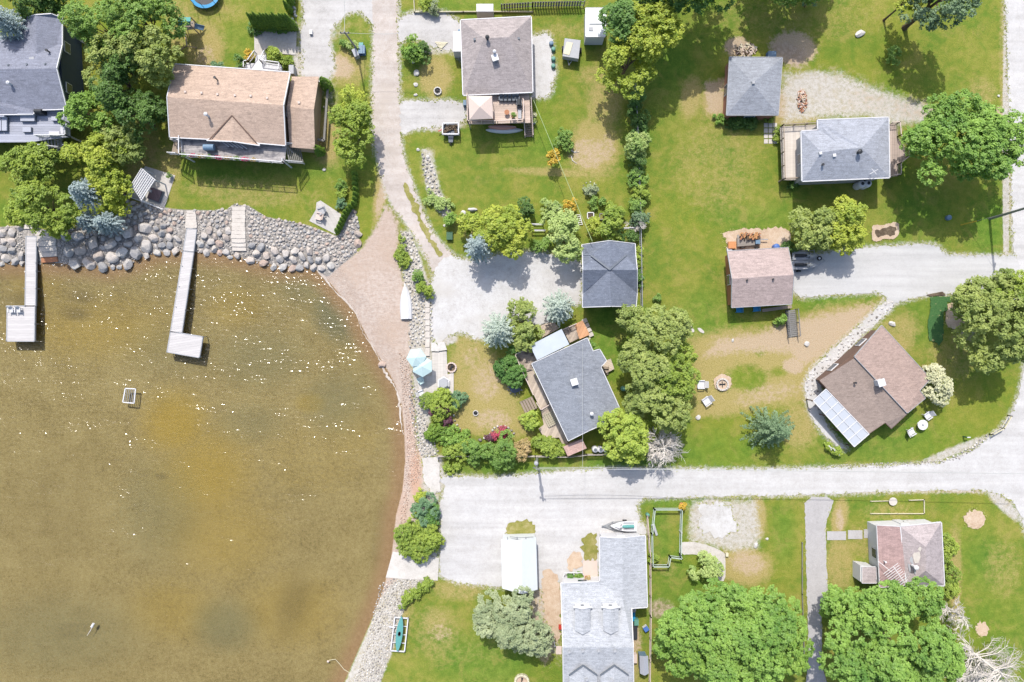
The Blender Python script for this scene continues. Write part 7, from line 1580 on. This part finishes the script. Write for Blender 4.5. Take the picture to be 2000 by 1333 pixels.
# fences
def fence(label, pts, h, mat, post_mat, kind='picket', name='fence', cat='fence', gap=.14, z=0, step=2.2):
    b = W(*pts[0]); root = thing(name, label, cat, (b.x, b.y, 0)); P = [W(x, y, 0) for x, y in pts]; 
    for a, c in zip(P[:-1], P[1:]):
        L = (c-a).length; n = max(1, int(L/step))
        for i in range(n+1): q = a.lerp(c, i/n); MB().box((q.x, q.y, -.05), (.11, .11, h+.1)).build('post', M[post_mat], root)
    m = MB()
    for a, c in zip(P[:-1], P[1:]):
        for t in (.25, .85): m.beam(a+Vector((0,0,h*t)), c+Vector((0,0,h*t)), .06, .08)
        L = (c-a).length; d = (c-a)/L; an = math.atan2(d.y, d.x)
        if kind == 'picket':
            for i in range(int(L/gap)): q = a+d*(i*gap); m.box((q.x, q.y, .06), (gap*.62, .04, h+.03*math.sin(i*7)), an)
        elif kind == 'board': m.box(((a.x+c.x)/2, (a.y+c.y)/2, .05), (L, .07, h), an)
        elif kind == 'rail': m.beam(a+Vector((0,0,h)), c+Vector((0,0,h)), .08, .06)
        elif kind == 'link':
            m.beam(a+Vector((0,0,h)), c+Vector((0,0,h)), .06, .06)
            for i in range(int(L/.3)): q = a+d*(i*.3); m.beam(q, q+d*.3+Vector((0,0,h)), .015, .015); m.beam(q+Vector((0,0,h)), q+d*.3, .015, .015)
    m.build('panel' if kind != 'link' else 'mesh_panel', M[mat], root); return root
fence('pale picket fence behind the lakeside garden, running to the road', [(855,890),(900,889),(960,890),(1045,890),(1110,891),(1145,887),(1198,886)], 1.1, 'stone', 'wood')
fence('old dark grey board fence along the top edge', [(980,19),(1040,15),(1140,13)], 1.4, 'greywood', 'greywood', 'picket', gap=.32)
fence('low cream timber edging behind the gravel pad', [(809,2),(810,26),(905,25),(1040,25)], .3, 'cream', 'wood', 'board', name='timber_edging')
fence('chain link fence running down through the vines', [(1238,170),(1244,300),(1248,430),(1251,600)], 1.4, 'metal', 'slate', 'link', step=3)
fence('white short fence panel left of the leafless shrub', [(1217,448),(1246,447)], 1.0, 'white', 'white', 'rail')
fence('white fence panels between the round trees above the parking yard', [(1036,440),(1060,440)], .9, 'white', 'white', 'rail'); fence('lower white fence panel beside the round pale green tree', [(1038,452),(1064,452)], .9, 'white', 'white', 'rail')
fence('white and pale green board fence around the small plot', [(1276,992),(1328,992),(1326,1080),(1328,1087),(1306,1084),(1303,1102),(1272,1102),(1271,1040),(1276,992)], 1.2, 'greenpaint', 'white', 'rail', gap=.3)
fence('grey side fence along the light grey house', [(1262,1005),(1268,1085),(1269,1200),(1267,1330)], 1.0, 'canvas', 'wood', 'rail')
fence('low white timber edging of the rectangular bed above the faded cottage', [(1700,979),(1742,978)], .15, 'cream', 'cream', 'board', name='timber_edging'); fence('L shaped white timber edging right of the round stone table', [(1775,977),(1804,976),(1804,1003),(1700,1003)], .15, 'cream', 'cream', 'board', name='timber_edging')
fence('dark timber edging between the asphalt driveway and the lawn', [(1566,1060),(1566,1160),(1570,1290)], .2, 'greywood', 'greywood', 'board', name='timber_edging')
fence('rope and post barrier at the road bend', [(1968,812),(1953,836),(1932,848)], .8, 'cream', 'dark', 'rail', name='rope_barrier', step=3)
def pads(label, lst, mat, name='paving_slabs', z=.06):
    b = W(*lst[0][:2]); root = thing(name, label, 'paving', (b.x, b.y, 0))
    for x0, y0, x1, y1 in lst: MB().prism([tuple(W(a, c)[:2]) for a, c in ((x0,y0),(x1,y0),(x1,y1),(x0,y1))], -.02, z).build('slab', M[mat], root)
    return root
pads('three concrete slabs leading from the asphalt to the faded cottage', [(1615,1038,1652,1055),(1656,1036,1684,1053),(1687,1034,1704,1051)], 'asphalt')
pads('grid of small square stepping pads between the garage and the grey house', [(1492+c*9, 241+r*10.5, 1499.5+c*9, 249.5+r*10.5) for r in range(4) for c in range(3)], 'stone')
def lawn_strip():
    t = NT('dark_green_turf'); n = t.noise(1.8, 4, .7); c = t.mix(t.mr(t.noise(7, 3), .3, .7), C(66,108,64), C(92,132,78)); c = t.mix(t.mr(n, .62, .68), c, C(176,166,120))
    t.pbr(c, .95, t.bump(n, .4, .05), spec=.1); return t.m
o = sheet('dark_turf', [(1816,580),(1852,580),(1895,582),(1895,589),(1850,590),(1848,608),(1842,609),(1841,664),(1832,676),(1826,668),(1813,666),(1811,635),(1815,612)], lawn_strip(), 'dark green artificial turf strip beside the square of sand', smooth=0, amp=.08)
sheet('rubber_mat', [(1808,576),(1840,570),(1846,577),(1815,579)], 'road_pink' if False else 'soil', 'dark mat at the driveway edge', smooth=0, amp=.02)
# raised beds
def bed(px, py, sx, sy, label, mat='white', fill='soil'):
    q = W(px, py); root = thing('raised_bed', label, 'garden bed', q); m = MB()
    for dx, dy, w, h in ((0, sy/2, sx, .1), (0, -sy/2, sx, .1), (sx/2, 0, .1, sy-.1), (-sx/2, 0, .1, sy-.1)): m.box((q.x+dx, q.y+dy, 0), (w, h, .3))
    m.build('frame', M[mat], root); MB().box((q.x, q.y, 0), (sx-.11, sy-.11, .2)).build('soil', M[fill], root); return root
bed(1153,422,.75,.7,'left square white framed bed with bare soil under the light green tree'); bed(1176,424,.65,.7,'right square pale framed bed with green growth under the light green tree','greywood','grass_strip')
root = thing('wooden_ladder', 'short white ladder lying beside the pale green round tree', 'ladder', W(1131,429)); m = MB(); a, b = W(1129,420,.12), W(1134,439,.12)
for s in (-.22, .22): m.beam(a+Vector((s,0,0)), b+Vector((s,0,0)), .07, .06)
m.build('side_rail', M['white'], root); m = MB()
for i in range(6): c = a.lerp(b, i/5); m.beam(c+Vector((-.22,0,0)), c+Vector((.22,0,0)), .06, .04)
m.build('rung', M['white'], root)
root = thing('garden_trellis', 'little white trellis on the lime green plant below the clear patio cover', 'trellis', W(1630,877)); m = MB()
for i in range(3): m.beam(W(1620+i*8, 870+i*5, .9), W(1624+i*8, 880+i*5, .9), .06, .05)
m.beam(W(1617,871,.92), W(1640,884,.92), .06, .05); m.build('frame', M['white'], root)
# wooden pallet shape on gravel, plank, garden spinner, seesaw, flagpole
root = thing('wooden_pallet', 'diamond shaped pale slatted pallet on the gravel beside the brown lawn', 'pallet', W(862,89)); m = MB()
for i in range(6): t = i/5; a = W(850+t*9, 84+t*12, .1); b = W(874-t*0, 84, .1); m.beam(W(850+t*10, 83+t*14, .1), W(863+t*0+t*0+ (1-t)*0, 97, .1) if t > .98 else W(862+ (1-t)*12*1.0, 84+ (t)*12, .1), .12, .06)
m.build('slat', M['cream'], root)
root = thing('loose_plank', 'white plank leaning inside the fence of the small plot', 'plank', W(1279,1036)); MB().beam(W(1276,1024,1.1), W(1283,1046,.2), .28, .06).build('board', M['white'], root); MB().tube([W(1272,1026,0), W(1273,1026,2.4)], .05, 6).build('post', M['metal'], root)
q = W(1881,853); root = thing('garden_pump', 'small dark green tap post on the lawn near the road bend', 'tap', q); MB().box((q.x, q.y, 0), (.14, .14, .8)).build('post', M['dkgreen'], root); MB().box((q.x+.2, q.y, .7), (.4, .12, .12)).build('spout', M['white'], root)
q = W(1627,626); 
q = W(1413,1054); 
root = thing('driftwood', 'pale fallen branch lying on the worn middle lawn', 'branch', W(1120,296)); m = MB(); m.tube([W(1112,292,.05), W(1122,298,.08), W(1131,297,.05)], [.05,.06,.02], 6); m.tube([W(1122,298,.08), W(1128,292,.1)], [.04,.01], 5); m.build('branch', M['palebark'], root)
root = thing('driftwood', 'curved pale branch on the bare patch of the middle lawn', 'branch', W(1120,312)); MB().tube([W(1116,305,.05), W(1118,314,.05), W(1127,320,.05)], [.06,.06,.02], 6).build('branch', M['palebark'], root)
root = thing('floating_stick', 'pale forked stick floating in the lake near the lower left', 'stick', W(181,1223,-.48)); m = MB(); m.tube([W(182,1221,-.45), W(176,1233,-.5), W(170,1242,-.5)], [.05,.04,.02], 6); m.build('stick', M['palebark'], root); MB().tube([W(179,1225,-.44), W(183,1218,-.44)], [.16,.14], 10).build('float', M['white'], root)
root = thing('mooring_line', 'thin pale line with a float in the shallow water beside the lower shore', 'rope', W(655,1290,-.5)); MB().tube([W(643,1290,-.48), W(655,1288,-.48), W(664,1298,-.48), W(672,1308,-.48), W(682,1314,-.48)], .03, 5).build('line', M['cream'], root); MB().lathe(W(641,1292,-.5), [(.1,0),(.15,.08),(.05,.16)], 10).build('float', M['canvas'], root)
q = W(1008,735); o = sheet('pond', [(994,755),(1003,753),(1012,756),(1018,760),(1014,766),(1003,768),(996,763)], m_plain('pond_liner', C(92,104,122), .25, .2), 'small dark pond at the foot of the hedge shrub', smooth=1, amp=.05)
rubble('pond_stones', [(W(x, y).x, W(x, y).y, r, 3.0) for x, y, r in ((993,756,.14),(1000,752,.13),(1008,753,.15),(1016,756,.14),(1019,762,.14),(1015,768,.14),(1006,770,.15),(997,768,.14),(992,762,.13))], 'pebbles', 'ring of small stones round the little pond', 31, .02)
rubble('edging_stones', [(W(x, y).x, W(x, y).y, r, 3.0) for x, y, r in ((962,841,.28),(966,836,.2),(972,833,.22),(979,832,.2),(986,833,.2),(993,836,.22),(999,841,.2),(1004,847,.22),(938,860,.3),(946,856,.26),(952,852,.24),(957,848,.2),(888,822,.2),(893,830,.2),(898,838,.2),(905,846,.2),(886,812,.2))], 'pebbles', 'stone edging around the lakeside flower bed', 32, .02)
rubble('edging_stones', [(W(1152+14*math.cos(a*.6), 368+12*math.sin(a*.6)).x, W(0, 368+12*math.sin(a*.6)).y, .12, 3.0) for a in range(10)], 'pebbles', 'ring of small stones round the lone lawn shrub', 33, .0)
rubble('edging_stones', [(W(x+rgk.uniform(-3, 3), y).x, W(0, y+rgk.uniform(-2, 2)).y, rgk.uniform(.14, .32), 3.0) for x, y in [(574, 0+i*6) for i in range(1, 10)]+[(577, 20), (578, 33), (576, 47)]], 'pebbles', 'pink and white rocks beside the short cedar row at the top edge', 34, .02)
fence('white front of the swing gate beside the light grey house', [(1068,1229),(1080,1242),(1083,1256)], .9, 'white', 'white', 'rail', name='garden_gate', cat='gate')
pads('orange toned plank walk beside the light grey house', [(1086,1262,1097,1278)], 'canvas', 'plank_walk')

verges()
